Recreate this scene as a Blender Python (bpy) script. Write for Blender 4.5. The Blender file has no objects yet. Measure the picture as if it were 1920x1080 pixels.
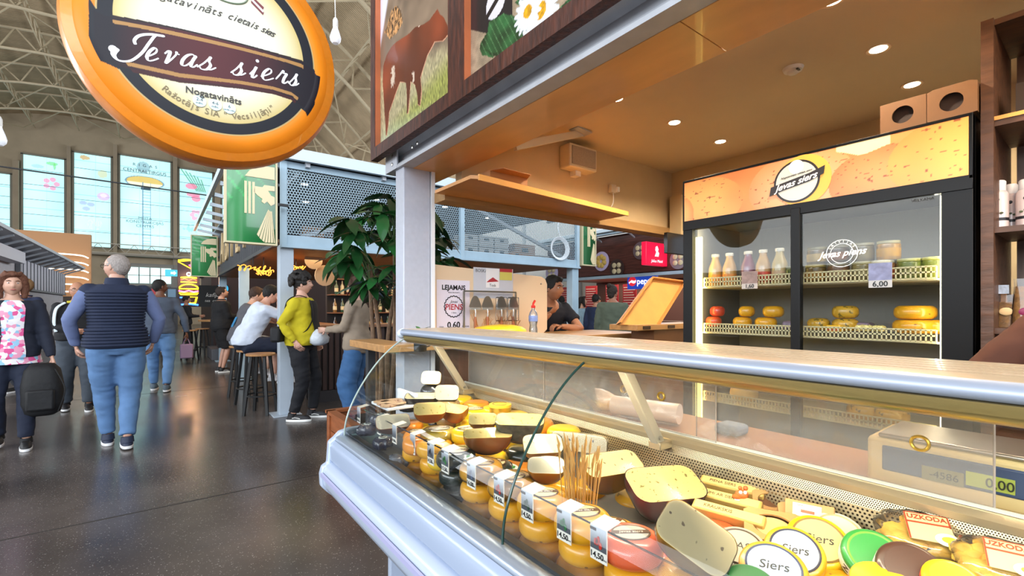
import bpy, math, random
import numpy as np
from mathutils import Vector as V, Matrix, noise
random.seed(7)
SC=bpy.context.scene; COL=SC.collection
R=math.radians; PI=math.pi
# ---------------- camera, world, large lights, exposure ----------------
cam=bpy.data.cameras.new('camera'); camo=bpy.data.objects.new('camera',cam); COL.objects.link(camo)
cam.sensor_width=36; cam.lens=870/1920*36; cam.shift_y=37/1920; cam.clip_start=.02; cam.clip_end=300
camo.location=(0,0,1.34); camo.rotation_euler=(R(90),0,R(-37.2)); SC.camera=camo
W=bpy.data.worlds.new('world'); SC.world=W; W.use_nodes=True
W.node_tree.nodes['Background'].inputs[0].default_value=(.80,.88,1,1)
W.node_tree.nodes['Background'].inputs[1].default_value=1.2
def lamp(name,kind,loc,rot,power,col=(1,1,1),**k):
    l=bpy.data.lights.new(name,kind); l.energy=power; l.color=col
    for a,b in k.items(): setattr(l,a,b)
    o=bpy.data.objects.new(name,l); COL.objects.link(o); o.location=loc; o.rotation_euler=rot; return o
# daylight from the hall's side glazing (left, high) and from the rear gable windows
lamp('side_glazing_light','AREA',(-15.5,10,5.5),(0,R(-88),0),5200,(.88,.94,1),shape='RECTANGLE',size=5,size_y=44)
lamp('right_glazing_light','AREA',(11,22,5.6),(0,R(100),0),2200,(.92,.95,1),shape='RECTANGLE',size=2.4,size_y=38)
lamp('rear_gable_light','AREA',(-3,-9,7),(R(68),0,0),1500,(.88,.94,1),shape='RECTANGLE',size=14,size_y=7)
SC.view_settings.view_transform='Standard'; SC.view_settings.look='None'
SC.view_settings.exposure=0.25; SC.view_settings.gamma=1; SC.view_settings.use_curve_mapping=False
SC.cycles.max_bounces=8; SC.cycles.transparent_max_bounces=24; SC.cycles.glossy_bounces=4
SC.cycles.caustics_reflective=False; SC.cycles.caustics_refractive=False
try: SC.cycles.use_denoising=True
except Exception: pass
# ---------------- helpers ----------------
def lin(h):
    if isinstance(h,str):
        h=[int(h[i:i+2],16)/255 for i in (0,2,4)]
        return tuple(c/12.92 if c<=.04045 else ((c+.055)/1.055)**2.4 for c in h)
    return h
MATS={}
def M(name,col,rough=.5,metal=0,n=0,ns=8,bump=0,emit=0,stretch=(1,1,1),spec=.5,col2=None,trans=0,coat=0):
    if name in MATS: return MATS[name]
    m=bpy.data.materials.new(name); m.use_nodes=True; nt=m.node_tree; b=nt.nodes['Principled BSDF']
    c=lin(col); b.inputs['Base Color'].default_value=(*c,1); b.inputs['Roughness'].default_value=rough
    b.inputs['Metallic'].default_value=metal; b.inputs['Specular IOR Level'].default_value=spec
    b.inputs['Coat Weight'].default_value=coat; b.inputs['Transmission Weight'].default_value=trans
    if emit: b.inputs['Emission Color'].default_value=(*c,1); b.inputs['Emission Strength'].default_value=emit
    if n or bump:
        tc=nt.nodes.new('ShaderNodeTexCoord'); mp=nt.nodes.new('ShaderNodeMapping'); mp.inputs['Scale'].default_value=stretch
        nt.links.new(tc.outputs['Object'],mp.inputs[0])
        t=nt.nodes.new('ShaderNodeTexNoise'); t.inputs['Scale'].default_value=ns; t.inputs['Detail'].default_value=5
        nt.links.new(mp.outputs[0],t.inputs[0])
        if n:
            r=nt.nodes.new('ShaderNodeValToRGB'); r.color_ramp.elements[0].position=.3; r.color_ramp.elements[1].position=.7
            c2=lin(col2) if col2 else tuple(x*(1-n) for x in c)
            r.color_ramp.elements[0].color=(*c2,1); r.color_ramp.elements[1].color=(*(c if col2 else [min(1,x*(1+n*.4)) for x in c]),1)
            nt.links.new(t.outputs[0],r.inputs[0]); nt.links.new(r.outputs[0],b.inputs['Base Color'])
        if bump:
            bp=nt.nodes.new('ShaderNodeBump'); bp.inputs['Strength'].default_value=min(1,bump); bp.inputs['Distance'].default_value=.01
            nt.links.new(t.outputs[0],bp.inputs['Height']); nt.links.new(bp.outputs[0],b.inputs['Normal'])
    MATS[name]=m; return m
def glass(name,tint=(1,1,1),refl=1.0,haze=0,rough=.0):
    # thin pane: clear with a Fresnel reflection, optionally a little dusty
    if name in MATS: return MATS[name]
    m=bpy.data.materials.new(name); m.use_nodes=True; nt=m.node_tree; nt.nodes.clear()
    o=nt.nodes.new('ShaderNodeOutputMaterial'); t=nt.nodes.new('ShaderNodeBsdfTransparent'); g=nt.nodes.new('ShaderNodeBsdfGlossy')
    t.inputs[0].default_value=(*tint,1); g.inputs['Roughness'].default_value=rough
    f=nt.nodes.new('ShaderNodeFresnel'); f.inputs[0].default_value=1.45
    mu=nt.nodes.new('ShaderNodeMath'); mu.operation='MULTIPLY'; mu.inputs[1].default_value=refl; mu.use_clamp=True
    nt.links.new(f.outputs[0],mu.inputs[0]); mx=nt.nodes.new('ShaderNodeMixShader')
    nt.links.new(mu.outputs[0],mx.inputs[0]); nt.links.new(t.outputs[0],mx.inputs[1]); nt.links.new(g.outputs[0],mx.inputs[2])
    out=mx
    if haze:
        d=nt.nodes.new('ShaderNodeBsdfDiffuse'); d.inputs[0].default_value=(.9,.88,.85,1); m2=nt.nodes.new('ShaderNodeMixShader'); m2.inputs[0].default_value=haze
        nt.links.new(mx.outputs[0],m2.inputs[1]); nt.links.new(d.outputs[0],m2.inputs[2]); out=m2
    nt.links.new(out.outputs[0],o.inputs[0]); MATS[name]=m; return m
def vcol(name,rough=.5,emit=0,coat=0,bump=0,spec=.5):
    if name in MATS: return MATS[name]
    m=bpy.data.materials.new(name); m.use_nodes=True; nt=m.node_tree; b=nt.nodes['Principled BSDF']
    a=nt.nodes.new('ShaderNodeAttribute'); a.attribute_name='print'; b.inputs['Specular IOR Level'].default_value=spec
    b.inputs['Roughness'].default_value=rough; b.inputs['Coat Weight'].default_value=coat
    nt.links.new(a.outputs[0],b.inputs['Base Color'])
    if emit: nt.links.new(a.outputs[0],b.inputs['Emission Color']); b.inputs['Emission Strength'].default_value=emit
    MATS[name]=m; return m
def perforated(name,col,cell,rad,rot=0,rough=.35,metal=.8):
    # sheet with real see-through round holes in a staggered grid (object space x, z)
    m=bpy.data.materials.new(name); m.use_nodes=True; nt=m.node_tree; b=nt.nodes['Principled BSDF']
    b.inputs['Base Color'].default_value=(*lin(col),1); b.inputs['Roughness'].default_value=rough; b.inputs['Metallic'].default_value=metal
    tc=nt.nodes.new('ShaderNodeTexCoord'); sp=nt.nodes.new('ShaderNodeSeparateXYZ'); nt.links.new(tc.outputs['Object'],sp.inputs[0])
    def mth(op,a,bb=None):
        n=nt.nodes.new('ShaderNodeMath'); n.operation=op
        for i,x in enumerate((a,bb)):
            if x is None: continue
            if isinstance(x,(int,float)): n.inputs[i].default_value=x
            else: nt.links.new(x,n.inputs[i])
        return n.outputs[0]
    y=mth('DIVIDE',sp.outputs[1],cell); z=mth('DIVIDE',sp.outputs[2],cell*.866)
    def dist(oy,oz):
        a=mth('SUBTRACT',mth('FRACT',mth('ADD',y,oy)),.5)
        bq=mth('MULTIPLY',mth('SUBTRACT',mth('FRACT',mth('ADD',mth('MULTIPLY',z,.5),oz)),.5),1.732)
        return mth('SQRT',mth('ADD',mth('MULTIPLY',a,a),mth('MULTIPLY',bq,bq)))
    dd=mth('MINIMUM',dist(0,0),dist(.5,.5))
    nt.links.new(mth('GREATER_THAN',dd,rad),b.inputs['Alpha'])
    MATS[name]=m; return m
class MB:
    def __init__(s): s.v=[]; s.f=[]; s.m=[]; s.mi=0
    def add(s,vs,fs,xf=None):
        b=len(s.v)
        for p in vs: s.v.append(tuple(xf@V(p)) if xf else tuple(p))
        for f in fs: s.f.append([b+i for i in f]); s.m.append(s.mi)
        return s
    def box(s,x0,y0,z0,x1,y1,z1,xf=None):
        x0,x1=min(x0,x1),max(x0,x1); y0,y1=min(y0,y1),max(y0,y1); z0,z1=min(z0,z1),max(z0,z1)
        return s.add([(x0,y0,z0),(x1,y0,z0),(x1,y1,z0),(x0,y1,z0),(x0,y0,z1),(x1,y0,z1),(x1,y1,z1),(x0,y1,z1)],
            [(0,3,2,1),(4,5,6,7),(0,1,5,4),(1,2,6,5),(2,3,7,6),(3,0,4,7)],xf)
    def rings(s,rs,cap=True,closed=False,xf=None):
        n=len(rs[0]); vs=[p for r in rs for p in r]; fs=[]
        k=len(rs)
        for i in range(k if closed else k-1):
            a=i*n; b=((i+1)%k)*n
            for j in range(n): fs.append((a+j,a+(j+1)%n,b+(j+1)%n,b+j))
        if cap and not closed: fs.append(tuple(range(n-1,-1,-1))); fs.append(tuple((k-1)*n+j for j in range(n)))
        return s.add(vs,fs,xf)
    def tube(s,pts,r,n=8,cap=True,flat=1,xf=None,closed=False,up=None):
        pts=[V(p) for p in pts]; rr=r if isinstance(r,(list,tuple)) else [r]*len(pts); rs=[]
        u=None
        for i,p in enumerate(pts):
            if closed: t=pts[(i+1)%len(pts)]-pts[i-1]
            else: t=pts[min(i+1,len(pts)-1)]-pts[max(i-1,0)]
            t=t.normalized() if t.length>1e-9 else V((0,0,1))
            if u is None: u=(V(up) if up else (V((0,0,1)) if abs(t.z)<.9 else V((1,0,0)))); 
            u=(u-t*u.dot(t)); u=u.normalized() if u.length>1e-6 else V((1,0,0)); w=t.cross(u)
            rs.append([p+(u*math.cos(2*PI*j/n)*flat+w*math.sin(2*PI*j/n))*rr[i] for j in range(n)])
        return s.rings(rs,cap,closed,xf)
    def bar(s,a,b,w,h=None,xf=None,up=(0,0,1)):
        a,b=V(a),V(b); h=h or w; t=(b-a).normalized(); u=V(up)
        if abs(t.dot(u))>.98: u=V((1,0,0))
        x=t.cross(u).normalized(); u=x.cross(t)
        rs=[[p+x*w/2+u*h/2,p-x*w/2+u*h/2,p-x*w/2-u*h/2,p+x*w/2-u*h/2] for p in (a,b)]
        return s.rings(rs,xf=xf)
    def lathe(s,prof,c=(0,0,0),n=24,xf=None,axis='z',sx=1,sy=1):
        rs=[]
        for r,z in prof:
            ring=[]
            for j in range(n):
                a=2*PI*j/n; x,y=r*math.cos(a)*sx,r*math.sin(a)*sy
                ring.append((c[0]+x,c[1]+y,c[2]+z) if axis=='z' else ((c[0]+x,c[1]-z,c[2]+y) if axis=='y' else (c[0]+z,c[1]+x,c[2]+y)))
            rs.append(ring)
        return s.rings(rs,xf=xf)
    def prism(s,poly,fr,t):
        # poly 2-D outline in frame fr (o,right,up); extruded t along the normal
        o,r,u=V(fr[0]),V(fr[1]),V(fr[2]); nn=r.cross(u).normalized()
        n=len(poly); A=[o+r*x+u*y for x,y in poly]; B=[p+nn*t for p in A]
        fs=[tuple(range(n-1,-1,-1)),tuple(range(n,2*n))]+[(i,(i+1)%n,n+(i+1)%n,n+i) for i in range(n)]
        return s.add(A+B,fs)
    def ball(s,c,r,n=12,sc=(1,1,1),xf=None):
        k=max(4,n//2); pr=[(max(1e-4,math.sin(PI*i/k)),-math.cos(PI*i/k)) for i in range(k+1)]
        rs=[[(c[0]+r*sc[0]*q*math.cos(2*PI*j/n),c[1]+r*sc[1]*q*math.sin(2*PI*j/n),c[2]+r*sc[2]*z) for j in range(n)] for q,z in pr]
        return s.rings(rs,xf=xf)
    def build(s,name,mat=None,parent=None,smooth=True,bevel=0,local=False,ang=40,seg=2):
        me=bpy.data.meshes.new(name); vs=s.v
        if parent is not None and not local:
            inv=MW[parent.name].inverted(); vs=[tuple(inv@V(p)) for p in s.v]
        me.from_pydata(vs,[],s.f)
        for mm in (mat if isinstance(mat,(list,tuple)) else [mat]):
            if mm: me.materials.append(mm)
        if any(s.m): me.polygons.foreach_set('material_index',s.m)
        if smooth:
            me.polygons.foreach_set('use_smooth',[True]*len(s.f))
            me.set_sharp_from_angle(angle=R(ang))
        me.update(); o=bpy.data.objects.new(name,me); COL.objects.link(o)
        if parent is not None: o.parent=parent; MW[o.name]=MW[parent.name]
        else: MW[o.name]=Matrix()
        if bevel:
            b=o.modifiers.new('bevel','BEVEL'); b.width=bevel; b.segments=seg; b.limit_method='ANGLE'
        return o
MW={}
def tag(o,label,cat,group=None,kind=None):
    if label: o['label']=label
    if cat: o['category']=cat
    if group: o['group']=group
    if kind: o['kind']=kind
    return o
def thing(name,label,cat,loc=(0,0,0),rz=0,group=None,kind=None):
    o=bpy.data.objects.new(name,None); COL.objects.link(o); o.empty_display_size=.05
    o.location=loc; o.rotation_euler=(0,0,rz); MW[o.name]=Matrix.Translation(loc)@Matrix.Rotation(rz,4,'Z')
    return tag(o,label,cat,group,kind)
def move(o,loc,rz=0,tilt=None):
    o.location=loc; o.rotation_euler=(tilt[0],tilt[1],rz) if tilt else (0,0,rz)
def struct(o): o['kind']='structure'; return o
def dup(root,loc,rz=0,label=None,group=None,tilt=None,scale=None):
    r=root.copy(); COL.objects.link(r); move(r,loc,rz,tilt)
    if scale: r.scale=scale
    if label: r['label']=label
    if group: r['group']=group
    for ch in list(root.children):
        c=ch.copy(); COL.objects.link(c); c.parent=r
        for g in ch.children:
            d=g.copy(); COL.objects.link(d); d.parent=c
    return r
def pieces(name,mesh,mats_xf,parent):
    for xf in mats_xf:
        o=bpy.data.objects.new(name,mesh); COL.objects.link(o); o.parent=parent; o.matrix_local=xf
def spline(pts,k=6,closed=False):
    P=[V(p) if len(p)==3 else V((p[0],p[1],0)) for p in pts]; out=[]; n=len(P)
    for i in range(n if closed else n-1):
        g=(lambda j:P[j%n]) if closed else (lambda j:P[max(0,min(n-1,j))])
        p0,p1,p2,p3=g(i-1),g(i),g(i+1),g(i+2)
        for t in [q/k for q in range(k)]:
            out.append(.5*((2*p1)+(p2-p0)*t+(2*p0-5*p1+4*p2-p3)*t*t+(3*p1-p0-3*p2+p3)*t**3))
    if not closed: out.append(P[-1])
    return out
def text(s,size,mat,parent,o,right,up,ext=.0006,align='CENTER',name='lettering',shear=0,bold=0,w=True,sx=1):
    cu=bpy.data.curves.new('t','FONT'); cu.body=s; cu.size=size; cu.extrude=ext; cu.align_x=align; cu.align_y='CENTER'; cu.shear=shear; cu.offset=bold; cu.resolution_u=3
    ob=bpy.data.objects.new('t',cu); COL.objects.link(ob)
    dg=bpy.context.evaluated_depsgraph_get(); me=bpy.data.meshes.new_from_object(ob.evaluated_get(dg))
    bpy.data.objects.remove(ob); bpy.data.curves.remove(cu)
    r,u=V(right).normalized(),V(up).normalized(); n=r.cross(u)
    mt=Matrix(((r.x*sx,u.x,n.x,o[0]),(r.y*sx,u.y,n.y,o[1]),(r.z*sx,u.z,n.z,o[2]),(0,0,0,1)))
    if w and parent is not None: mt=MW[parent.name].inverted()@mt
    me.transform(mt); me.materials.clear(); me.materials.append(mat); me.name=name
    ob=bpy.data.objects.new(name,me); COL.objects.link(ob)
    if parent is not None: ob.parent=parent; MW[ob.name]=MW[parent.name]
    return ob
def printgrid(name,fr,w,h,nx,ny,fn,mat,parent,offset=None):
    # flat print: a fine grid carrying its picture as a colour attribute; fn(u,v)->rgb arrays, u right 0..1, v up 0..1
    o,r,u=V(fr[0]),V(fr[1]),V(fr[2])
    U,Vv=np.meshgrid(np.linspace(0,1,nx+1),np.linspace(0,1,ny+1)); U=U.ravel(); Vv=Vv.ravel()
    inv=MW[parent.name].inverted() if parent else Matrix()
    o2=inv@o; r2=inv.to_3x3()@r; u2=inv.to_3x3()@u
    P=np.array(o2)[None]+U[:,None]*w*np.array(r2)[None]+Vv[:,None]*h*np.array(u2)[None]
    if offset is not None: P=P+offset(U,Vv)[:,None]*np.array(r2.cross(u2))[None]
    me=bpy.data.meshes.new(name); me.vertices.add(len(P)); me.vertices.foreach_set('co',P.ravel())
    i,j=np.meshgrid(np.arange(nx),np.arange(ny)); a=(j*(nx+1)+i).ravel(); F=np.stack([a,a+1,a+nx+2,a+nx+1],1)
    me.loops.add(F.size); me.loops.foreach_set('vertex_index',F.ravel()); me.polygons.add(len(F))
    me.polygons.foreach_set('loop_start',np.arange(0,F.size,4)); me.update(calc_edges=True)
    c=np.ones((len(P),4)); rgb=np.clip(fn(U,Vv),0,1); c[:,:3]=np.where(rgb<=.04045,rgb/12.92,((rgb+.055)/1.055)**2.4)
    at=me.color_attributes.new('print','FLOAT_COLOR','POINT'); at.data.foreach_set('color',c.ravel())
    me.materials.append(mat); me.polygons.foreach_set('use_smooth',[True]*len(F))
    ob=bpy.data.objects.new(name,me); COL.objects.link(ob)
    if parent: ob.parent=parent; MW[ob.name]=MW[parent.name]
    return ob
def hx(h): return np.array([int(h[i:i+2],16)/255 for i in (0,2,4)])
def inpoly(x,y,P):
    c=np.zeros(len(x),bool); n=len(P)
    for i in range(n):
        x0,y0=P[i]; x1,y1=P[i-1]
        if y0==y1: continue
        c^=((y0>y)!=(y1>y))&(x<(x1-x0)*(y-y0)/(y1-y0)+x0)
    return c
def vnoise(x,y,f,seed=0):
    # cheap value noise
    x=x*f+seed*17.3; y=y*f+seed*7.1; xi=np.floor(x); yi=np.floor(y); xf=x-xi; yf=y-yi
    h=lambda a,b:(np.sin(a*127.1+b*311.7)*43758.5453)%1
    xf=xf*xf*(3-2*xf); yf=yf*yf*(3-2*yf)
    return (h(xi,yi)*(1-xf)+h(xi+1,yi)*xf)*(1-yf)+(h(xi,yi+1)*(1-xf)+h(xi+1,yi+1)*xf)*yf
CA,SA=math.cos(R(37.2)),math.sin(R(37.2))
def at(px,py,**k):
    # a point of the place from where it is seen, on the plane X=, Y= or Z=, or at depth d=
    u=(px-960)/870; v=(577-py)/870; g=SA+u*CA; h=CA-u*SA; a,val=list(k.items())[0]
    d={'X':lambda:val/g,'Y':lambda:val/h,'Z':lambda:(val-1.34)/v,'d':lambda:val}[a]()
    return V((d*g,d*h,1.34+v*d))
# common materials
white_steel=M('white painted steel','b9bdc9',.4,n=.06,ns=30)
light_steel=M('pale grey steel','b9bdc4',.42,n=.12,ns=9)
blue_steel=M('pale blue steel','aac4d4',.45,n=.1,ns=5)
dark=M('dark grey','2a2b2e',.6); black=M('black paint','0b0b0c',.35); offblack=M('soft black','141416',.8)
wood_orange=M('varnished plywood','c98a4a',.33,n=.3,ns=3,stretch=(1,4,1),coat=.2)
wood_ply=M('birch plywood','c9945c',.4,n=.22,ns=4,stretch=(8,1,8))
wood_dark=M('dark stained wood','4a2a1c',.5,n=.5,ns=6,stretch=(9,1,9),bump=.5)
chrome=M('brushed metal','b8b6b0',.3,1)
cream_m=M('cream','efe6c9',.6); whitep=M('white plastic','e9e9e6',.4); warmwall=M('warm cream plaster','c9b48c',.75,n=.08,ns=4)
# ================= THE HALL =================
def floor_mat():
    m=M('polished grey terrazzo','4c4744',.22,n=.0,bump=.0); nt=m.node_tree; b=nt.nodes['Principled BSDF']
    tc=nt.nodes.new('ShaderNodeTexCoord')
    n1=nt.nodes.new('ShaderNodeTexNoise'); n1.inputs['Scale'].default_value=.9; n1.inputs['Detail'].default_value=6
    v=nt.nodes.new('ShaderNodeTexVoronoi'); v.inputs['Scale'].default_value=95
    n2=nt.nodes.new('ShaderNodeTexNoise'); n2.inputs['Scale'].default_value=55; n2.inputs['Detail'].default_value=3
    for t in (n1,v,n2): nt.links.new(tc.outputs['Object'],t.inputs[0])
    r1=nt.nodes.new('ShaderNodeValToRGB'); e=r1.color_ramp.elements; e[0].position=.3; e[0].color=(*lin('383432'),1); e[1].position=.72; e[1].color=(*lin('645c58'),1)
    nt.links.new(n1.outputs[0],r1.inputs[0])
    r2=nt.nodes.new('ShaderNodeValToRGB'); e=r2.color_ramp.elements; e[0].position=.0; e[0].color=(.75,.72,.68,1); e[1].position=.32; e[1].color=(0,0,0,1)
    nt.links.new(v.outputs['Distance'],r2.inputs[0])
    mk=nt.nodes.new('ShaderNodeValToRGB'); mk.color_ramp.elements[0].position=.5; mk.color_ramp.elements[1].position=.6; nt.links.new(n2.outputs[0],mk.inputs[0])
    mul=nt.nodes.new('ShaderNodeMixRGB'); mul.blend_type='MULTIPLY'; mul.inputs[0].default_value=1; nt.links.new(r2.outputs[0],mul.inputs[1]); nt.links.new(mk.outputs[0],mul.inputs[2])
    ad=nt.nodes.new('ShaderNodeMixRGB'); ad.blend_type='ADD'; ad.inputs[0].default_value=.6; nt.links.new(r1.outputs[0],ad.inputs[1]); nt.links.new(mul.outputs[0],ad.inputs[2])
    nt.links.new(ad.outputs[0],b.inputs['Base Color'])
    rr=nt.nodes.new('ShaderNodeMapRange'); rr.inputs[3].default_value=.13; rr.inputs[4].default_value=.34; nt.links.new(n1.outputs[0],rr.inputs[0]); nt.links.new(rr.outputs[0],b.inputs['Roughness'])
    return m
fl=MB(); fl.box(-16,-12,-.2,18,46,0); floor=struct(fl.build('floor',floor_mat(),smooth=False))
j=MB()
for y in (3.9,9.2,14.5,20): j.box(-6,y,-.002,4,y+.012,.0012)
for x in (-2.2,): j.box(x,-4,-.002,x+.012,40,.0012)
jo=j.build('floor_joint',M('dark joint','2b2725',.7),floor)
# end gable wall with tall windows
EY=45.0; wallm=M('beige gable plaster','b9a98f',.8,n=.12,ns=1)
HC=(-3.6,-1.6); HR=15.2   # hangar arch centre (x,z) and inner radius
we=MB(); arch=[(HC[0]+HR*1.12*math.cos(a),HC[1]+HR*1.12*math.sin(a)) for a in [R(6+ i*168/40) for i in range(41)]]
we.prism([(14,0)]+[(x,max(0,z)) for x,z in arch]+[(-21,0)],((0,EY+.5,0),(-1,0,0),(0,0,1)),0.01)
# (right vector is mirrored, so outline x runs negated)
we=MB(); we.prism([(14,0)]+[(x,max(0.01,z)) for x,z in arch]+[(-21,0)],((0,EY+.9,0),(1,0,0),(0,0,1)),.3)
wall_end=struct(we.build('wall_far',wallm,smooth=False))
panem=vcol('daylit printed glass',.3,emit=1.0)
winspec=[(-12.3,-10.9,9.0),(-10.4,-8.0,10.4),(-7.5,-5.35,11.9),(-4.95,-2.85,12.55),(-2.42,.72,12.85),(1.2,3.5,12.5),(4.1,5.9,11.6),(6.6,8.4,10.4)]
def blob(u,v,cu,cv,ru,rv): return ((u-cu)/ru)**2+((v-cv)/rv)**2
for k,(x0,x1,zt) in enumerate(winspec):
    z0=5.75; t=thing('window_%d'%(k+1),None,None,(x0,EY,z0)); struct(t)
    w,h=x1-x0,zt-z0
    def fn(u,v,k=k,w=w,h=h):
        base=hx('b4e6ea')[None]*np.ones((len(u),1)); n=vnoise(u*w,v*h,.7,k)[:,None]
        c=base*(.9+.14*n)+np.array([.06,.0,.03])*(1-v[:,None])*0
        def put(mask,col,a=.55):
            nonlocal c; c=np.where(mask[:,None],c*(1-a)+hx(col)[None]*a,c)
        gz=(np.abs((v*h/1.25)%1-.5)>.48); put(gz,'5f9aa8',.5); gx=(np.abs((u*w/1.2)%1-.5)>.485); put(gx,'7fb0b8',.3)
        S=h/w
        if k==2:
            for i in range(5):
                a=i*1.256; put(blob(u,v,.66+.13*math.cos(a),.70+.05*math.sin(a),.075,.026)<1,'e0608c')
            put(blob(u,v,.68,.93,.14,.02)<1,'5ab65a'); put(blob(u,v,.74,.90,.03,.04)<1,'5ab65a'); put(blob(u,v,.35,.88,.2,.03)<.5,'6f8a94',.35); put(blob(u,v,.55,.08,.12,.01)<1,'6f8a94',.3)
        if k==3:
            put(blob(u,v,.28,.95,.17,.03)+.8*(vnoise(u,v,30,2)-.5)<.7,'b88a50',.7); put(blob(u,v,.75,.80,.17,.045)+.8*(vnoise(u,v,30,5)-.5)<.8,'c3b078',.5)
            put(blob(u,v,.78,.56,.17,.045)<1,'c78ac0'); put(blob(u,v,.78,.57,.09,.02)<1,'e8c8e4',.8)
            for (a,b) in ((.25,.47),(.45,.46),(.33,.41)): put(blob(u,v,a,b,.1,.022)<1,'8a8fb4',.6)
            put((blob(u,v,.55,.25,.2,.06)<1)&(vnoise(u,v,40,3)>.5),'c4a8a0',.5)
        if k==4:
            put(blob(u,v,.45,.90,.13,.06)+(v>.96)*1<1,'5b7280',.45)
            m=blob(u,v,.48,.74,.36,.062); put((m<1)&(v>.735),'c59a3a',.75); put((m<1)&(v<=.735),'e0dcb4',.8); put((m<1.12)&(m>.92),'54708c',.7)
            put((np.abs(u-.5)<.09)&(np.abs(v-.672)<.014),'20303c',.95); put((np.abs(u-.44)<.008)&(v<.74),'54708c',.8); put((np.abs(u-.59)<.008)&(v<.74),'54708c',.8)
            put((np.abs(u-.515)<.075)&((v*30%1)<.14)&(v<.66),'54708c',.6)
        if k==5:
            for i in range(6):
                s=.05+.1*i; put((np.abs(u-(s+(1-v)*2.2*(1-s)*.9))<.02)&(v>.75)&(v<1-.02*i),'4b8f70',.8)
            for (a,b,ru,rv) in ((.36,.80,.17,.035),(.42,.70,.2,.025),(.5,.66,.13,.04)): put(blob(u,v,a,b,ru,rv)<1,'dd6a8a',.7)
            for i in range(6): put(blob(u,v,.5+.12*math.cos(i*1.05),.46+.045*math.sin(i*1.05),.07,.024)<1,'dc8aa8',.7)
            put((blob(u,v,.4,.3,.3,.05)<1)&(vnoise(u,v,25,9)>.6),'6fb0a8',.5)
        return c
    printgrid('pane',((x0,EY+.55,z0),(1,0,0),(0,0,1)),w,h,90,170,fn,panem,t)
    fm=MB()
    for a in (x0,x1): fm.box(a-.06,EY+.42,z0,a+.06,EY+.62,zt)
    for b in (z0,zt): fm.box(x0-.06,EY+.42,b-.06,x1+.06,EY+.62,b+.06)
    fm.build('window_frame',M('window frame','8e8a7c',.6),t,smooth=False)
    mu=MB()
    for q in range(1,6): mu.box(x0,EY+.5,z0+h*q/6-.012,x1,EY+.545,z0+h*q/6+.012)
    mu.build('glazing_bar',M('glazing bar','6f9aa6',.5),t,smooth=False)
tx=M('pale window lettering','50606a',.6)
w5=bpy.data.objects['window_5']
text('R  I  G  A  S',.30,tx,w5,(-.9,EY+.5,12.25),(1,0,0),(0,0,1)); text('CENTRALTIRGUS',.34,tx,w5,(-.9,EY+.5,11.8),(1,0,0),(0,0,1))
text('MEITA\nKONSTRUKCIJAS\nCENTRS',.3,M('faint lettering','8fb6ba',.6),w5,(-.9,EY+.5,7.9),(1,0,0),(0,0,1))
# pilasters between windows, gable cornice and gallery truss
for k in range(len(winspec)-1):
    a,b=winspec[k][1]+.1,winspec[k+1][0]-.1
    p=MB(); p.box(a,EY+.15,3.5,b,EY+.6,min(winspec[k][2],winspec[k+1][2])+.9); struct(p.build('trim_%d'%(k+1),M('pilaster plaster','a99a84',.8,n=.1,ns=1),smooth=False))
g=thing('gallery_walkway','long steel lattice walkway below the tall gable windows','walkway',(0,EY-.6,5.3))
m=MB(); m.box(-13,EY-.9,5.15,9,EY+.4,5.25); m.build('deck',M('gallery grey','9a9488',.6),g)
m=MB(); m.bar((-13,EY-.9,5.3),(9,EY-.9,5.3),.06); m.bar((-13,EY-.9,5.95),(9,EY-.9,5.95),.06)
for i in range(22):
    x=-13+i; m.bar((x,EY-.9,5.3),(x+.5,EY-.9,5.95),.035); m.bar((x+.5,EY-.9,5.95),(x+1,EY-.9,5.3),.035)
m.build('railing',M('gallery rail','b8b2a4',.5),g)
# portal under the gallery
d=thing('door_1',None,None,(-.6,EY,0)); struct(d)
m=MB(); m.box(-2.3,EY+.1,0,1.1,EY+.5,4.7); m.build('door_frame',M('portal grey','8d8a84',.6),d)
m=MB(); m.box(-1.9,EY+.02,3.2,.7,EY+.08,4.4); m.build('transom_pane',M('daylit transom','c9ecec',.3,emit=1.0),d)
m=MB()
for i in range(1,4): m.box(-1.9+i*.65-.03,EY-.02,3.2,-1.9+i*.65+.03,EY+.02,4.4)
m.box(-1.9,EY-.02,3.78,.7,EY+.02,3.82); m.build('glazing_bar',M('portal grey','8d8a84'),d)
m=MB(); m.box(-1.9,EY+.02,0,-.65,EY+.07,3); m.box(-.55,EY+.02,0,.7,EY+.07,3); m.build('door_leaf',M('dim door glass','4c5358',.3),d)
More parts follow.
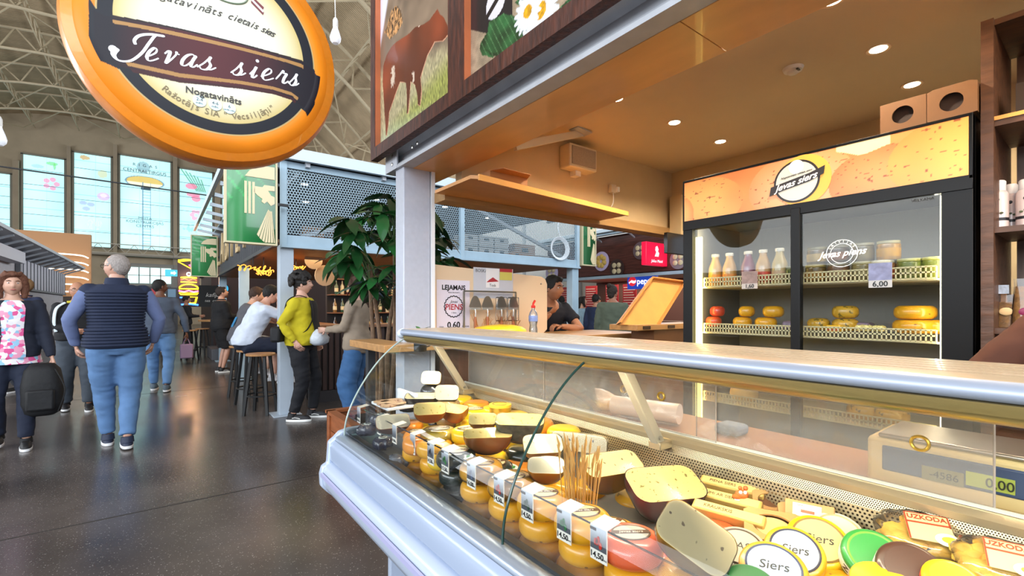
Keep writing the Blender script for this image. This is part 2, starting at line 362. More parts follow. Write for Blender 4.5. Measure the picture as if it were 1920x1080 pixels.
# roof: beige boarded barrel vault carried by arched lattice trusses
roofm=M('beige ribbed roof boarding','b29c7c',.75,n=.15,ns=2); nt=roofm.node_tree
wv=nt.nodes.new('ShaderNodeTexWave'); wv.inputs['Scale'].default_value=3.2; wv.bands_direction='Y'; tc=nt.nodes.new('ShaderNodeTexCoord'); nt.links.new(tc.outputs['Object'],wv.inputs[0])
bp=nt.nodes.new('ShaderNodeBump'); bp.inputs['Strength'].default_value=.7; bp.inputs['Distance'].default_value=.05; nt.links.new(wv.outputs[0],bp.inputs['Height']); nt.links.new(bp.outputs[0],nt.nodes['Principled BSDF'].inputs['Normal'])
m=MB(); N=48; angs=[R(26+i*146/N) for i in range(N+1)]
for i in range(N):
    a,b=angs[i],angs[i+1]; q=HR*1.1
    pa=(HC[0]+q*math.cos(a),HC[1]+q*math.sin(a)); pb=(HC[0]+q*math.cos(b),HC[1]+q*math.sin(b))
    q2=q+.15; pc=(HC[0]+q2*math.cos(b),HC[1]+q2*math.sin(b)); pd=(HC[0]+q2*math.cos(a),HC[1]+q2*math.sin(a))
    m.add([(pa[0],-2,pa[1]),(pb[0],-2,pb[1]),(pb[0],EY+1.2,pb[1]),(pa[0],EY+1.2,pa[1]),(pd[0],-2,pd[1]),(pc[0],-2,pc[1]),(pc[0],EY+1.2,pc[1]),(pd[0],EY+1.2,pd[1])],[(0,1,2,3),(7,6,5,4)])
ceiling=struct(m.build('ceiling',roofm,ang=80))
trm=M('cream truss steel','b8a98c',.55,n=.1,ns=3)
tr=MB()
def P(r,a,y): return (HC[0]+r*math.cos(a),y,HC[1]+r*math.sin(a))
NS=30; A=[R(26+i*146/NS) for i in range(NS+1)]
tr.tube([P(HR*1.075,a,0) for a in A],.075,5); tr.tube([P(HR*1.01,a,0) for a in A[::1]],.075,5)
for i in range(NS):
    tr.bar(P(HR*1.01,A[i],0),P(HR*1.075,(A[i]+A[i+1])/2,0),.06); tr.bar(P(HR*1.075,(A[i]+A[i+1])/2,0),P(HR*1.01,A[i+1],0),.06)
t0=tr.build('roof_truss',trm,ceiling,smooth=False)
for y in np.arange(6,44,4.3):
    o=t0.copy(); COL.objects.link(o); o.location=(0,y,0)
t0.location=(0,1.7,0)
# lattice purlins running between the trusses
pu=MB()
for L in (0.0,):
    pass
pu.bar((0,-2,0),(0,EY,0),.07)
for i in range(0,int((EY+2)/1.075)):
    y=-2+i*1.075; pu.bar((0,y,0),(-.75,y+.54,0),.04); pu.bar((-.75,y+.54,0),(0,y+1.07,0),.04)
pu.bar((-.75,-2,0),(-.75,EY,0),.05)
pm=pu.build('roof_purlin',trm,ceiling,smooth=False); first=True
for a in [R(28+i*8.2) for i in range(18)]:
    o=pm if first else pm.copy()
    if not first: COL.objects.link(o)
    first=False; o.location=P(HR*1.075,a,0); o.rotation_euler=(0,-a,0); o.rotation_euler=(0,PI-a if 0 else -a,0)
# vault ties: diagonal braces between trusses
br=MB()
for q in range(10):
    y=1.7+q*4.3
    for i in range(2,NS-2,4):
        br.bar(P(HR*1.02,A[i],y),P(HR*1.02,A[i+2],y+4.3),.045); br.bar(P(HR*1.02,A[i+4 if i+4<=NS else NS],y),P(HR*1.02,A[i+2],y+4.3),.045)
br.build('roof_brace',trm,ceiling,smooth=False)
# tie cable across the hall
m=MB(); m.tube([at(0,312,Y=12),at(430,372,Y=12)],.014,6); tag(m.build('tie_cable',dark),'long dark cable spanning the hall in front of the gable windows','cable')
# side walls
m=MB(); m.box(11.3,-2,0,11.5,EY,7); struct(m.build('wall_right',M('hall white wall','d4d6d4',.7),smooth=False))
m=MB()
for i in range(14): m.box(11.22,-1+i*3,0,11.3,-.9+i*3,7)
struct(m.build('trim_9',M('wall rib','aab0b4',.6),smooth=False))
m=MB(); m.box(-17,10,0,-16.8,EY,6); struct(m.build('wall_left',M('hall beige wall','b8a88c',.7),smooth=False))
# left row stall
t=thing('market_stall','grey white market stall with bracketed roof on the far left','stall',(-3.2,16,0))
m=MB(); m.box(-7,12,0,-3.25,27,2.75); m.build('wall_panel',M('stall grey panel','b4b4bc',.6,n=.08),t,smooth=False)
m=MB(); m.box(-3.25,19,1.9,-3.2,27,2.75); m.build('translucent_panel',M('stall plastic','c8cad8',.4),t,smooth=False,)
m=MB()
for i in range(17): m.box(-3.21,19+i*.5,1.9,-3.18,19.03+i*.5,2.75)
m.box(-3.22,12,1.86,-3.15,27,1.92); m.box(-3.24,18.85,0,-3.14,19,2.75); m.build('frame_rail',M('stall dark rail','6f747c',.5),t,smooth=False)
m=MB(); m.box(-4.2,12,2.55,-2.95,18.3,2.85); m.build('fascia_box',M('stall fascia','ccd0dc',.5),t,smooth=False)
m=MB(); m.box(-7,12,3.02,-2.6,27.5,3.1)
m.build('roof_sheet',M('stall roof','b9c2cc',.5),t,smooth=False)
for i in range(16):
    m=MB(); m.bar((-3.25,12.3+i,2.75),(-2.65,12.3+i,3.0),.05); m.build('roof_bracket',M('stall roof','b9c2cc',.5),t,smooth=False)
# lit orange shop front beyond it
t=thing('shop_front','orange shop front with rows of white light tubes behind left stall','shop',(-4,33,0))
m=MB(); m.box(-7.5,33,0,-2.9,33.4,5.2); m.build('board',M('orange boarding','b4855a',.6),t,smooth=False)
for q in range(6):
    m=MB(); m.tube(spline([(-5.2,32.6-q*.05,4.0-q*.38),(-4.4,32.3,4.06-q*.38),(-3.3,32.5,4.04-q*.38),(-3.0,32.9,3.95-q*.38)],5),.035,6); m.build('light_tube',M('warm white tube','fff0d8',.4,emit=2),t)
m=MB(); m.box(-7,31.5,0,-3,32.2,1.9); m.build('counter',M('shop counter','4a4038',.5),t,smooth=False)
# teal exit sign hung in the aisle
t=thing('exit_sign','small teal exit sign hanging over the far aisle','sign',at(325,512,Y=28))
p=at(325,512,Y=28); m=MB(); m.box(p.x-.32,p.y,p.z-.16,p.x+.32,p.y+.05,p.z+.16); m.build('sign_box',M('teal lit sign','3aa6b8',.4,emit=.9),t)
m=MB(); m.prism([(-.1,.05),(.02,.05),(.02,.1),(.12,0),(.02,-.1),(.02,-.05),(-.1,-.05)],((p.x,p.y-.005,p.z),(1,0,0),(0,0,1)),.006); m.build('arrow',M('white lit arrow','f4ffff',.4,emit=1),t)
m=MB(); m.tube([(p.x,p.y+.02,p.z+.16),(p.x,p.y+.02,7)],.008,5); m.build('rod',dark,t)
# dark service front far down the aisle
t=thing('kiosk_row','dark distant kiosk front with lit price boards at the aisle end','kiosk',(.6,36,0))
m=MB(); m.box(-1.2,36,0,.9,36.6,2.6); m.build('front',M('distant dark front','4a4c52',.5),t,smooth=False)
for i,(c) in enumerate(('c8ccd0','b04048','d8d8d0','6a88a0')):
    m=MB(); m.box(-1.1+i*.5,35.94,1.7+(i%2)*.3,-.7+i*.5,35.99,2.2+(i%2)*.3); m.build('price_board',M('board'+c,c,.5,emit=.3),t)
# hanging lamps
def bulb(p,label,cordtop,s=1):
    t=thing('pendant_bulb',label,'lamp',p)
    m=MB(); m.lathe([(.001,-.075*s),(.02*s,-.072*s),(.034*s,-.055*s),(.038*s,-.035*s),(.03*s,-.005*s),(.018*s,.03*s),(.015*s,.045*s)],p,18); m.build('globe',M('frosted bulb','e8ecf4',.3,emit=.25),t)
    m=MB(); m.lathe([(.015*s,.04*s),(.018*s,.05*s),(.018*s,.085*s),(.012*s,.1*s),(.004*s,.11*s)],p,14); m.build('socket',M('white bulb socket','e2e0dc',.4),t)
    m=MB(); m.tube([(p[0],p[1],p[2]+.1*s),(p[0]-.005,p[1],p[2]+.3),(p[0],p[1],cordtop)],.003*s,6); m.build('cord',whitep,t)
bulb(at(629,62,Y=3.3),'white bulb hanging on a cord between orange sign and cow poster',4.2)
bulb(at(-3,250,Y=9),'glowing bulb hanging at the left edge below the roof trusses',11,s=2.2)
# ================= THE CHEESE STALL =================
BX=1.23; BZ=2.25
t=thing('steel_column','white steel box column at the corner of the cheese stall','column',(1.33,2.87,0))
m=MB(); m.box(1.25,2.80,0,1.44,2.93,2.27); m.build('shaft',white_steel,t,bevel=.006)
m=MB(); m.box(1.445,2.79,0,1.47,2.85,2.25); m.build('edge_strip',M('white edge strip','eeeeee',.4),t)
m=MB(); m.box(1.18,2.74,0,1.52,3.0,.012); m.build('base_plate',light_steel,t)
# beam: steel channel with a plywood soffit
t=thing('steel_beam','pale grey steel channel beam under the framed posters','beam',(BX,1.2,BZ))
m=MB(); y0,y1=-.8,3.05
prof=[(BX,BZ),(BX+.085,BZ),(BX+.085,BZ+.012),(BX+.018,BZ+.016),(BX+.03,BZ+.03),(BX+.06,BZ+.05),(BX+.06,BZ+.115),(BX+.02,BZ+.13),(BX,BZ+.15),(BX-.012,BZ+.15),(BX-.012,BZ+.135),(BX+.01,BZ+.125),(BX+.045,BZ+.10),(BX+.045,BZ+.055),(BX+.012,BZ+.035),(BX,BZ+.02)]
m.rings([[(x,y0,z) for x,z in prof[::-1]],[(x,y1,z) for x,z in prof[::-1]]]); m.build('channel',light_steel,t,ang=30)
m=MB(); m.box(BX-.002,2.86,BZ,BX+.01,y1,BZ+.13); m.build('end_plate',M('bright steel plate','c4c9d2',.38),t,bevel=.003)
for (y,z) in ((2.93,BZ+.04),(2.93,BZ+.095),(2.62,BZ+.07),(2.55,BZ+.075)):
    m=MB(); m.lathe([(.012,0),(.012,.006),(.006,.008)],(0,0,0),6,axis='z',xf=Matrix.Translation((BX-.001,y,z))@Matrix.Rotation(R(-90),4,'Y')); m.build('bolt',chrome,t)
t=thing('soffit_board','orange lit plywood soffit along the stall front edge','board',(1.45,1.2,BZ))
ys=[-.8,.85,3.05]
for i in range(2):
    m=MB(); m.box(BX+.086,ys[i]+.002,BZ-.002,1.60,ys[i+1]-.002,BZ+.016); m.build('panel',wood_ply if 0 else M('soffit plywood','e6ae6c',.38,n=.14,ns=2.2,stretch=(3,1,1),coat=.15),t,smooth=False)
m=MB(); m.box(1.585,-.8,BZ+.016,1.60,3.0,2.66); m.build('inner_board',M('soffit plywood','d9924a'),t,smooth=False)
# stall ceiling, walls
cm=M('warm ceiling board','dac6a4',.62,n=.05,ns=2,coat=.1)
m=MB(); m.box(1.60,-.9,2.65,4.02,2.72,2.69); struct(m.build('ceiling.001',cm,smooth=False))
m=MB(); m.box(3.97,-.9,0,4.02,2.2,2.69); m.box(3.97,2.2,2.03,4.02,2.66,2.69); struct(m.build('wall_back',warmwall,smooth=False))
m=MB(); m.box(1.6,2.66,2.10,4.02,2.74,2.69); struct(m.build('wall_side',M('side wall plaster','cdb48a',.75,n=.1,ns=3),smooth=False))
m=MB(); m.box(1.45,2.62,2.03,4.0,2.76,2.10); struct(m.build('trim_10',M('lintel wood','a9814f',.5,n=.2,ns=4,stretch=(1,8,8)),smooth=False))
m=MB(); m.box(1.20,-.9,2.69,4.05,3.02,2.75); struct(m.build('ceiling.002',M('roof slab grey','6d6e70',.7),smooth=False))
m=MB(); m.box(3.88,2.5,1.95,3.97,2.62,2.4); struct(m.build('trim_11',M('side wall plaster','cdb48a'),smooth=False))
# recessed spots
spot_em=M('lit spot lens','fff3d8',.3,emit=14)
for i,(x,y) in enumerate([(2.28,1.92),(2.9,1.92),(3.52,1.92),(2.9,.75),(3.52,.75),(2.28,.75)]):
    where=['first recessed spot from the soffit board in the far row','second recessed spot of the far row, left of the fridge sign','third recessed spot of the far row, nearest the back wall',
        'large glowing recessed spot beside the round smoke detector','recessed spot above the two speaker boxes on the fridge','recessed spot just above the top edge near soffit'][i]
    s=thing('recessed_spot',where,'lamp',(x,y,2.65),group='recessed ceiling spots')
    m=MB(); m.lathe([(.038,-.001),(.052,-.004),(.055,-.001),(.055,.0)],(x,y,2.65),24); m.build('ring',M('spot ring','d8b890',.4),s)
    m=MB(); m.lathe([(.001,-.003),(.036,-.003),(.038,0)],(x,y,2.65),24); m.build('lens',spot_em,s)
    l=lamp('spot_light','SPOT',(x,y,2.635),(0,0,0),62,(1,.83,.62),spot_size=R(140),spot_blend=.6,shadow_soft_size=.035)
l=lamp('stall_fill_light','AREA',(2.0,-.3,2.6),(0,0,0),22,(1,.80,.56),shape='RECTANGLE',size=.5,size_y=.5)  # added helper lamp that fills the stall with warm light, no fitting here
p=at(1487,128,Z=2.65)
s=thing('smoke_detector','round white smoke detector on the stall ceiling','smoke detector',p)
m=MB(); m.lathe([(.001,-.032),(.02,-.032),(.028,-.026),(.03,-.018),(.045,-.016),(.05,-.004),(.052,0)],p,28); m.build('body',whitep,s)
m=MB(); m.box(p.x-.03,p.y-.036,p.z-.026,p.x+.0,p.y-.026,p.z-.02); m.build('slot',black,s)
# wall speaker, socket
def wp(px,py): return at(px,py,Y=2.66)
s=thing('wall_speaker','small white wall speaker with grey grille high on the side wall','speaker',(2.63,2.6,2.51))
m=MB(); m.box(2.48,2.54,2.42,2.78,2.66,2.60); m.build('case',M('speaker cream','dccfb4',.5),s,bevel=.01)
m=MB(); m.box(2.50,2.532,2.44,2.76,2.541,2.58); m.build('grille',M('speaker grille','a99a88',.7,n=.2,ns=200),s,bevel=.003)
m=MB(); m.box(2.60,2.60,2.38,2.66,2.66,2.42); m.build('bracket',whitep,s)
s=thing('wall_socket','white socket box with a dangling cable on the side wall','socket',(3.08,2.65,2.35))
m=MB(); m.box(3.05,2.62,2.32,3.11,2.66,2.39); m.build('box',M('speaker cream','dccfb4'),s,bevel=.004)
m=MB(); m.box(3.10,2.60,2.33,3.13,2.63,2.37); m.build('plug',whitep,s)
m=MB(); m.tube(spline([(3.08,2.63,2.32),(3.07,2.62,2.24),(3.05,2.63,2.18),(3.06,2.65,2.11)],5),.004,6); m.build('cable',whitep,s)
# long shelf under the side wall
t=thing('wall_shelf','long varnished plywood shelf under the lit side wall','shelf',(2.1,2.5,2.06))
m=MB(); m.prism([(1.38,2.62),(2.9,2.62),(2.9,2.33),(1.42,2.18),(1.38,2.2)],((0,0,2.08),(1,0,0),(0,1,0)),-.02); m.build('board',M('shelf plywood','c78843',.35,n=.2,ns=2,stretch=(1,4,4)),t,smooth=False)
m=MB(); m.bar((1.42,2.178,2.07),(2.9,2.328,2.07),.012,.034); m.build('front_edge',M('pale ply edge','e0a052',.35),t,smooth=False)
s=thing('cardboard_box','open cardboard box lying on the long wall shelf','box',(1.75,2.42,2.08))
m=MB(); m.box(1.62,2.36,2.085,1.92,2.58,2.19); m.build('carton',M('brown carton','a87648',.7),s,bevel=.003)
m=MB(); m.prism([(1.62,2.36),(1.92,2.36),(1.88,2.28),(1.66,2.27)],((0,0,2.185),(1,0,0),(0,1,0)),.004); m.build('flap',M('brown carton','a87648'),s)
s=thing('steel_brace','slanted pale steel brace below the stall ceiling corner','brace',(1.9,2.5,2.5))
m=MB(); m.bar(at(965,275,Y=2.4),at(1090,250,Y=2.45),.03,.05); m.build('bar',M('speaker cream','dccfb4'),s); m=MB(); m.bar(at(1075,240,Y=2.42),at(1102,252,Y=2.42),.09,.01); m.build('gusset',light_steel,s)
# ---------------- framed posters ----------------
frw=M('rough dark barn wood','5a2c1c',.6,n=.6,ns=7,stretch=(6,6,1.2),bump=.8,col2='28120c')
frr=M('reddish frame reveal','b8643a',.5,n=.2,ns=6)
def wood_frame(t,ya,yb,z0,z1,x=1.19,w=.075,d=.05):
    f=frw
    for (a,b,c,e) in ((ya,yb,z0,z0+w),(ya,yb,z1-w,z1)):
        m=MB(); m.add([(x-d,a,c),(x-d,b,c),(x-d,b-w*1 if c==z0 else b,e),(x-d,a,e)],[]) ; m=MB()
        lo=c==z0
        q=[(a,c),(b,c),(b-w,e),(a+w,e)] if lo else [(a+w,c),(b-w,c),(b,e),(a,e)]
        m.prism(q,((x,0,0),(0,1,0),(0,0,1)),-d); m.build('frame_rail',f,t,smooth=False)
    for (b,s2) in ((ya,1),(yb,-1)):
        m=MB(); m.prism([(b,z0),(b+s2*w,z0+w),(b+s2*w,z1-w),(b,z1)][::s2],((x,0,0),(0,1,0),(0,0,1)),-d); m.build('frame_stile',f,t,smooth=False)
    m=MB(); k=.012
    m.box(x-d+.004,ya+w,z0+w,x,ya+w+k*.4,z1-w); m.build('reveal',frr,t,smooth=False); m=MB(); m.box(x-d+.004,yb-w-k*.4,z0+w,x,yb-w,z1-w); m.build('reveal',frr,t,smooth=False)
pm=vcol('satin poster print',.28,coat=.2)
PZ0,PZ1=2.335,3.6
A1=(3.09,1.955)
t=thing('cow_poster','framed poster of a brown cow in tall grass, left above the beam','poster',(1.19,2.5,PZ0)); wood_frame(t,A1[1],A1[0],PZ0,PZ1)
L=A1[0]-A1[1]-.13; Hh=PZ1-PZ0-.13
def q(px,py):
    p=at(px,py,X=1.18); return ((A1[0]-.065-p.y)/L,(p.z-PZ0-.065)/Hh)
cowb=[q(*a) for a in [(728,252),(727,225),(724,190),(722,150),(723,120),(729,100),(738,84),(748,74),(770,60),(785,45),(800,40),(812,32),(817,24),(823,16),(827,10),(832,20),(840,26),(848,45),(850,58),(838,72),(822,74),(818,82),(808,100),(801,122),(795,142),(797,165),(794,196),(789,192),(788,170),(784,155),(776,150),(774,180),(771,210),(768,210),(768,175),(766,152),(756,150),(748,170),(742,188),(735,208),(733,232),(730,252)]]
tr1=[q(*a) for a in [(722,60),(735,20),(742,8),(752,18),(756,40),(745,60),(732,75)]]
def cow(u,v):
    n=vnoise(u*L,v*Hh,14,1); n2=vnoise(u*L*4,v*Hh,60,2)
    slope=.93-.10*u
    sky=hx('d9dcee')[None]*np.ones((len(u),1))
    hill=hx('7d6a58')[None]*(.85+.3*n[:,None]); grass=(hx('b0a680')[None]*(.75+.5*n2[:,None])); gr2=(hx('969a50')[None]*(.65+.7*n2[:,None]))
    pale=hx('b9c2a0')[None]*(.8+.35*n2[:,None])
    t1=np.clip((.50-.22*u-v+.05*(n-.5))/.10,0,1)[:,None]
    c=hill*(1-t1)+grass*t1; k=np.clip((.10-v+.14*u)/.10,0,1)[:,None]; c=c*(1-k)+gr2*k
    k=np.clip((.16-v-.14*u)/.1,0,1)[:,None]; c=c*(1-k)+pale*k
    sk=np.clip((v-.55-1.7*u)/.06,0,1)[:,None]; c=c*(1-sk)+sky*sk
    tm=inpoly(u+.02*(n2-.5),v+.02*(n-.5),tr1); c=np.where(tm[:,None],(hx('4a3424') if 0 else hx('a97c50')[None]*(.35+.9*(n2>.5)[:,None])),c)
    cm_=inpoly(u+.035+.008*(n-.5),v,cowb); sh=.72+.45*vnoise(u,v,7,4)+.25*(v-.4)
    body=hx('7c3820')[None]*sh[:,None]
    c=np.where(cm_[:,None],body,c)
    wp_=cm_&(n>.35)&((blob(u,v,*q(737,145),.035,.06)+1.6*(n2-.4)<1)|(blob(u,v,*q(774,146),.03,.03)+1.2*(n2-.4)<1)|(blob(u,v,*q(789,46),.03,.006)<1)|(blob(u,v,*q(792,172),.008,.05)<.6)); c=np.where(wp_[:,None],hx('d9c4b0')[None],c)
    edge=cm_&~inpoly(u+.041,v-.006,cowb); c=np.where(edge[:,None],hx('d8a080')[None],c)
    return c
printgrid('print',((1.178,A1[0]-.065,PZ0+.065),(0,-1,0),(0,0,1)),L,Hh,260,290,cow,pm,t)
A2=(1.955,.35)
t=thing('daisy_poster','framed poster of cheese with white daisies on burlap, above the soffit','poster',(1.19,1.1,PZ0)); wood_frame(t,A2[1],A2[0],PZ0,PZ1)
L2=A2[0]-A2[1]-.13
def q2(px,py):
    p=at(px,py,X=1.18); return (A2[0]-.065-p.y,p.z-PZ0-.065)
leaves=[[q2(*a) for a in P_] for P_ in ([(902,80),(915,60),(918,40),(945,25),(965,30),(975,45),(985,55),(975,75),(950,92),(925,108),(905,104),(900,92)],[(905,92),(930,100),(975,82),(970,92),(930,108)],[(975,70),(983,35),(992,50),(990,80),(980,78)],[(965,5),(985,-10),(1000,5),(985,15)],[(1040,25),(1070,-5),(1090,-20),(1085,0),(1060,20),(1045,30)],[(990,60),(1020,55),(1030,45),(1010,65)])]
dz=[(q2(1014,20),.115),(q2(990,22),.09),(q2(1120,-60),.12)]
jar=q2(905,10); lab=q2(930,8)
def dais(u,v):
    x=u*L2; y=v*Hh; n=vnoise(x,y,40,1)
    bur=hx('a9957c')[None]*(.72+.3*((np.sin(x*900)*np.sin(y*900))>0)[:,None]*.5+.25*n[:,None])
    c=bur*1.0; c=np.where((y>.12+.6*np.maximum(0,.25-x))[:,None]&(x<.34)[:,None],hx('1d1a20')[None],c)
    c=np.where((y>.30+.25*np.abs(x-.7))[:,None],hx('6b4a62')[None]*(.6+.6*n[:,None]),c)
    c=np.where((blob(x,y,lab[0],lab[1]+.01,.075,.07)<1)[:,None],hx('dcd8e0')[None],c)
    c=np.where(((blob(x,y,lab[0],lab[1]+.01,.075,.07)<1)&(np.abs(y-lab[1]-.01-.5*(x-lab[0]))<.016))[:,None],hx('17131a')[None],c)
    for i,P_ in enumerate(leaves):
        k=inpoly(x+.006*(n-.5),y+.006*(n-.5),P_); c=np.where(k[:,None],hx('24502c')[None]*(.6+.8*vnoise(x,y,24,3+i)[:,None]),c)
        ve=k&(np.abs((x*30+y*18+i)%1-.5)>.46); c=np.where(ve[:,None],hx('5f8f5c')[None],c)
    for (p,r) in dz:
        dx=x-p[0]; dy=(y-p[1]); rr=np.hypot(dx,dy); an=np.arctan2(dy,dx); pet=r*(.72+.28*np.abs(np.cos(an*8.5)))
        k=rr<pet; c=np.where(k[:,None],hx('eef2f6')[None]*(.86+.14*np.abs(np.cos(an*17)))[:,None],c)
        k=rr<r*.3; c=np.where(k[:,None],hx('e0a420')[None]*(.75+.4*vnoise(x,y,120,2)[:,None]),c)
    return c
printgrid('print',((1.178,A2[0]-.065,PZ0+.065),(0,-1,0),(0,0,1)),L2,Hh,340,270,dais,pm,t)
A3=(.35,-.8)
# ---------------- side ledge ----------------
lw=M('pale oak ledge','b98a55',.4,n=.25,ns=3,stretch=(1,9,9),coat=.1)
t=thing('side_ledge','long oak ledge counter at the far end of the cheese stall','counter',(2.2,2.9,0))
m=MB(); m.prism([(1.04,2.60),(3.47,2.60),(3.47,3.22),(1.48,3.22),(1.48,2.785),(1.235,2.785),(1.235,3.22),(1.04,3.22)],((0,0,1.075),(1,0,0),(0,1,0)),.045); m.build('top',lw,t,bevel=.004,smooth=False)
m=MB(); m.box(1.5,2.72,0,3.4,2.78,1.075); m.build('front_panel',M('ledge front','5b3a28',.5,n=.3,ns=5,stretch=(8,8,1)),t)
m=MB(); m.box(1.12,3.08,0,1.17,3.13,1.075); m.build('leg',dark,t); m=MB(); m.box(1.6,3.08,0,1.65,3.13,1.075); m.build('leg',dark,t)
t=thing('low_counter','dark wood low counter with flip ledge left of the fridge','counter',(3.4,2.4,0))
m=MB(); q0=at(1158,610,Y=2.5); m.box(2.95,2.28,1.16,3.95,2.56,1.205); m.build('top',lw,t,bevel=.003)
m=MB(); m.box(3.22,2.32,0,3.9,2.55,1.16); m.build('side_panel',M('counter brown','7d5232',.5,n=.2,ns=4),t)
for x in (3.02,3.35):
    m=MB(); m.box(x,2.272,1.17,x+.09,2.281,1.195); m.build('hinge',M('dark hinge','4c4038',.4,metal=.6),t)
# propped tray
t=thing('display_tray','empty plywood display tray propped at a slant beside the fridge','tray',(3.3,2.5,1.21))
a0,a1,a2,a3=at(1156,608,Y=2.38),at(1232,612,Y=2.33),at(1282,500,Y=2.62),at(1212,504,Y=2.66)
a3=V((3.44,2.52,1.60)); a2=a1+(a3-a0)
r=(a1-a0); up=(a3-a0); wl=r.length; hl=up.length; r.normalize(); up.normalize(); nn=r.cross(up).normalized()
def tb(x0,x1,y0,y1,z0,z1):
    m=MB(); m.add([tuple(a0+r*x+up*y+nn*z) for x in (x0,x1) for y in (y0,y1) for z in (z0,z1)],[(0,1,3,2),(4,6,7,5),(0,4,5,1),(2,3,7,6),(0,2,6,4),(1,5,7,3)]); return m
ply=M('tray plywood','d59a52',.42,n=.12,ns=6,coat=.1); pl2=M('tray edge','bd7f3e',.45,n=.15,ns=8)
tb(0,wl,0,hl,-.012,0).build('base',ply,t,smooth=False)
tb(0,.022,0,hl,0,.035).build('rail',pl2,t,smooth=False); tb(wl-.022,wl,0,hl,0,.035).build('rail',pl2,t,smooth=False); tb(.022,wl-.022,hl-.022,hl,0,.035).build('rail',pl2,t,smooth=False); tb(wl-.05,wl,-.02,.0,-.03,.03).build('stop_block',pl2,t,smooth=False)
# partition board with notices
t=thing('partition_board','cream rounded partition board standing on the far ledge','board',(1.9,2.92,1.12))
def rr(x0,x1,z0,z1,r,tl=True,tr_=True):
    P_=[(x0,z0),(x1,z0)]
    if tr_: P_+=[(x1-r+r*math.cos(a),z1-r+r*math.sin(a)) for a in [R(i*15) for i in range(7)]]
    else: P_+=[(x1,z1)]
    if tl: P_+=[(x0+r-r*math.sin(a),z1-r+r*math.cos(a)) for a in [R(i*15) for i in range(7)]]
    else: P_+=[(x0,z1)]
    return P_
BY=2.92; c1=at(812,512,Y=BY); c2=at(1026,600,Y=BY); zt=c1.z
zt2=at(1000,518,Y=BY).z
m=MB(); m.prism([(1.47,1.12),(c2.x-.05,1.12),(c2.x,1.16),(c2.x,zt2-.06),(c2.x-.02,zt2-.02),(c2.x-.06,zt2),(1.47,zt2+.05)],((0,BY,0),(1,0,0),(0,0,1)),-.018)
m.build('panel',M('cream board','e8cfae',.5),t,bevel=.003)
for (x,z) in ((c2.x-.07,zt2-.06),):
    m=MB(); m.ball((x,BY-.003,z),.006,8); m.build('screw',chrome,t)
s=thing('notice_poster','white notice with LEJAMAIS headline taped to the partition board','poster',(1.6,BY,1.15))
pa,pb=at(819,524,Y=BY-.004),at(881,612,Y=BY-.004)
m=MB(); m.box(pa.x,BY-.003,1.135,pb.x,BY-.001,pa.z); m.build('sheet',M('notice paper','e8e2f0',.5),s,smooth=False)
X=(1,0,0);Z=(0,0,1); ink=M('ink black','17161b',.5); red=M('ink red','b5323c',.5); yb=BY-.0045
cx=(pa.x+pb.x)/2; w_=pb.x-pa.x
text('LEJAMAIS',.048,ink,s,(cx,yb,pa.z-.055),X,Z,bold=.0015,ext=.0003)
text('PIENA PRODUKTI',.012,ink,s,(cx,yb,pa.z-.09),X,Z,ext=.0003)
m=MB(); pts=[(cx+.075*math.cos(a)*(1+.04*math.cos(a*20)),yb,pa.z-.19+.075*math.sin(a)*(1+.04*math.cos(a*20))) for a in [R(i*3) for i in range(120)]]
m.tube(pts,.0035,4,closed=True); m.build('stamp_ring',ink,s)
text('Jevas',.03,ink,s,(cx,yb,pa.z-.155),X,Z,shear=.4,ext=.0003); text('PIENS',.058,red,s,(cx,yb-.001,pa.z-.195),X,Z,bold=.001,ext=.0003,shear=.1); text('1 litrs',.018,ink,s,(cx,yb,pa.z-.235),X,Z,ext=.0003)
text('0,60',.062,ink,s,(cx+.0,yb,pa.z-.325),X,Z,bold=.0015,ext=.0003); text('CENA',.014,ink,s,(cx-.1,yb,pa.z-.335),X,Z,ext=.0003); text('EUR/GAB.',.014,ink,s,(cx+.1,yb,pa.z-.335),X,Z,ext=.0003)
for i in range(4): text('svaigs piens katru dienu',.011,M('grey ink','8a8494',.5),s,(cx+.02,yb,pa.z-.365-.016*i),X,Z,ext=.0002)
s=thing('product_notice','grey sheet with knife picture and yellow price card on the partition board','poster',(1.9,BY,1.4))
a_,b_=at(888,517,Y=yb),at(962,560,Y=yb)
m=MB(); m.box(a_.x,BY-.003,b_.z,b_.x,BY-.001,zt2+.045); m.build('sheet',M('grey notice','ccd0da',.5),s,smooth=False)
text('BOSKA',.034,M('grey ink2','55585e',.5),s,(a_.x+.07,yb,zt2+.02),X,Z,ext=.0003)
pa_,pb_=at(911,515,Y=yb),at(936,540,Y=yb)
m=MB(); m.box(pa_.x,yb-.001,pb_.z,pb_.x,yb,zt2+.04); m.build('picture_card',M('white card','f2f2f4',.5),s,smooth=False)
m=MB(); m.prism([(pa_.x+.005,pb_.z+.04),(pb_.x-.005,pb_.z+.05),(pb_.x-.06,pb_.z+.08),(pa_.x+.03,pb_.z+.06)],((0,yb-.001,0),X,Z),.0008); m.build('knife_print',M('ink red','b5323c'),s)
text('Tosk',.03,ink,s,((pa_.x+pb_.x)/2,yb-.002,pb_.z+.018),X,Z,ext=.0003)
pa_,pb_=at(937,512,Y=yb),at(960,526,Y=yb)
m=MB(); m.box(pa_.x,yb-.001,pb_.z,pb_.x,yb,zt2+.02); m.build('yellow_card',M('yellow card','d9cf6a',.5),s,smooth=False)
m=MB(); m.box(pa_.x,yb-.002,zt2+.02,pb_.x,yb,zt2+.045); m.build('red_band',M('ink red','b5323c'),s,smooth=False)
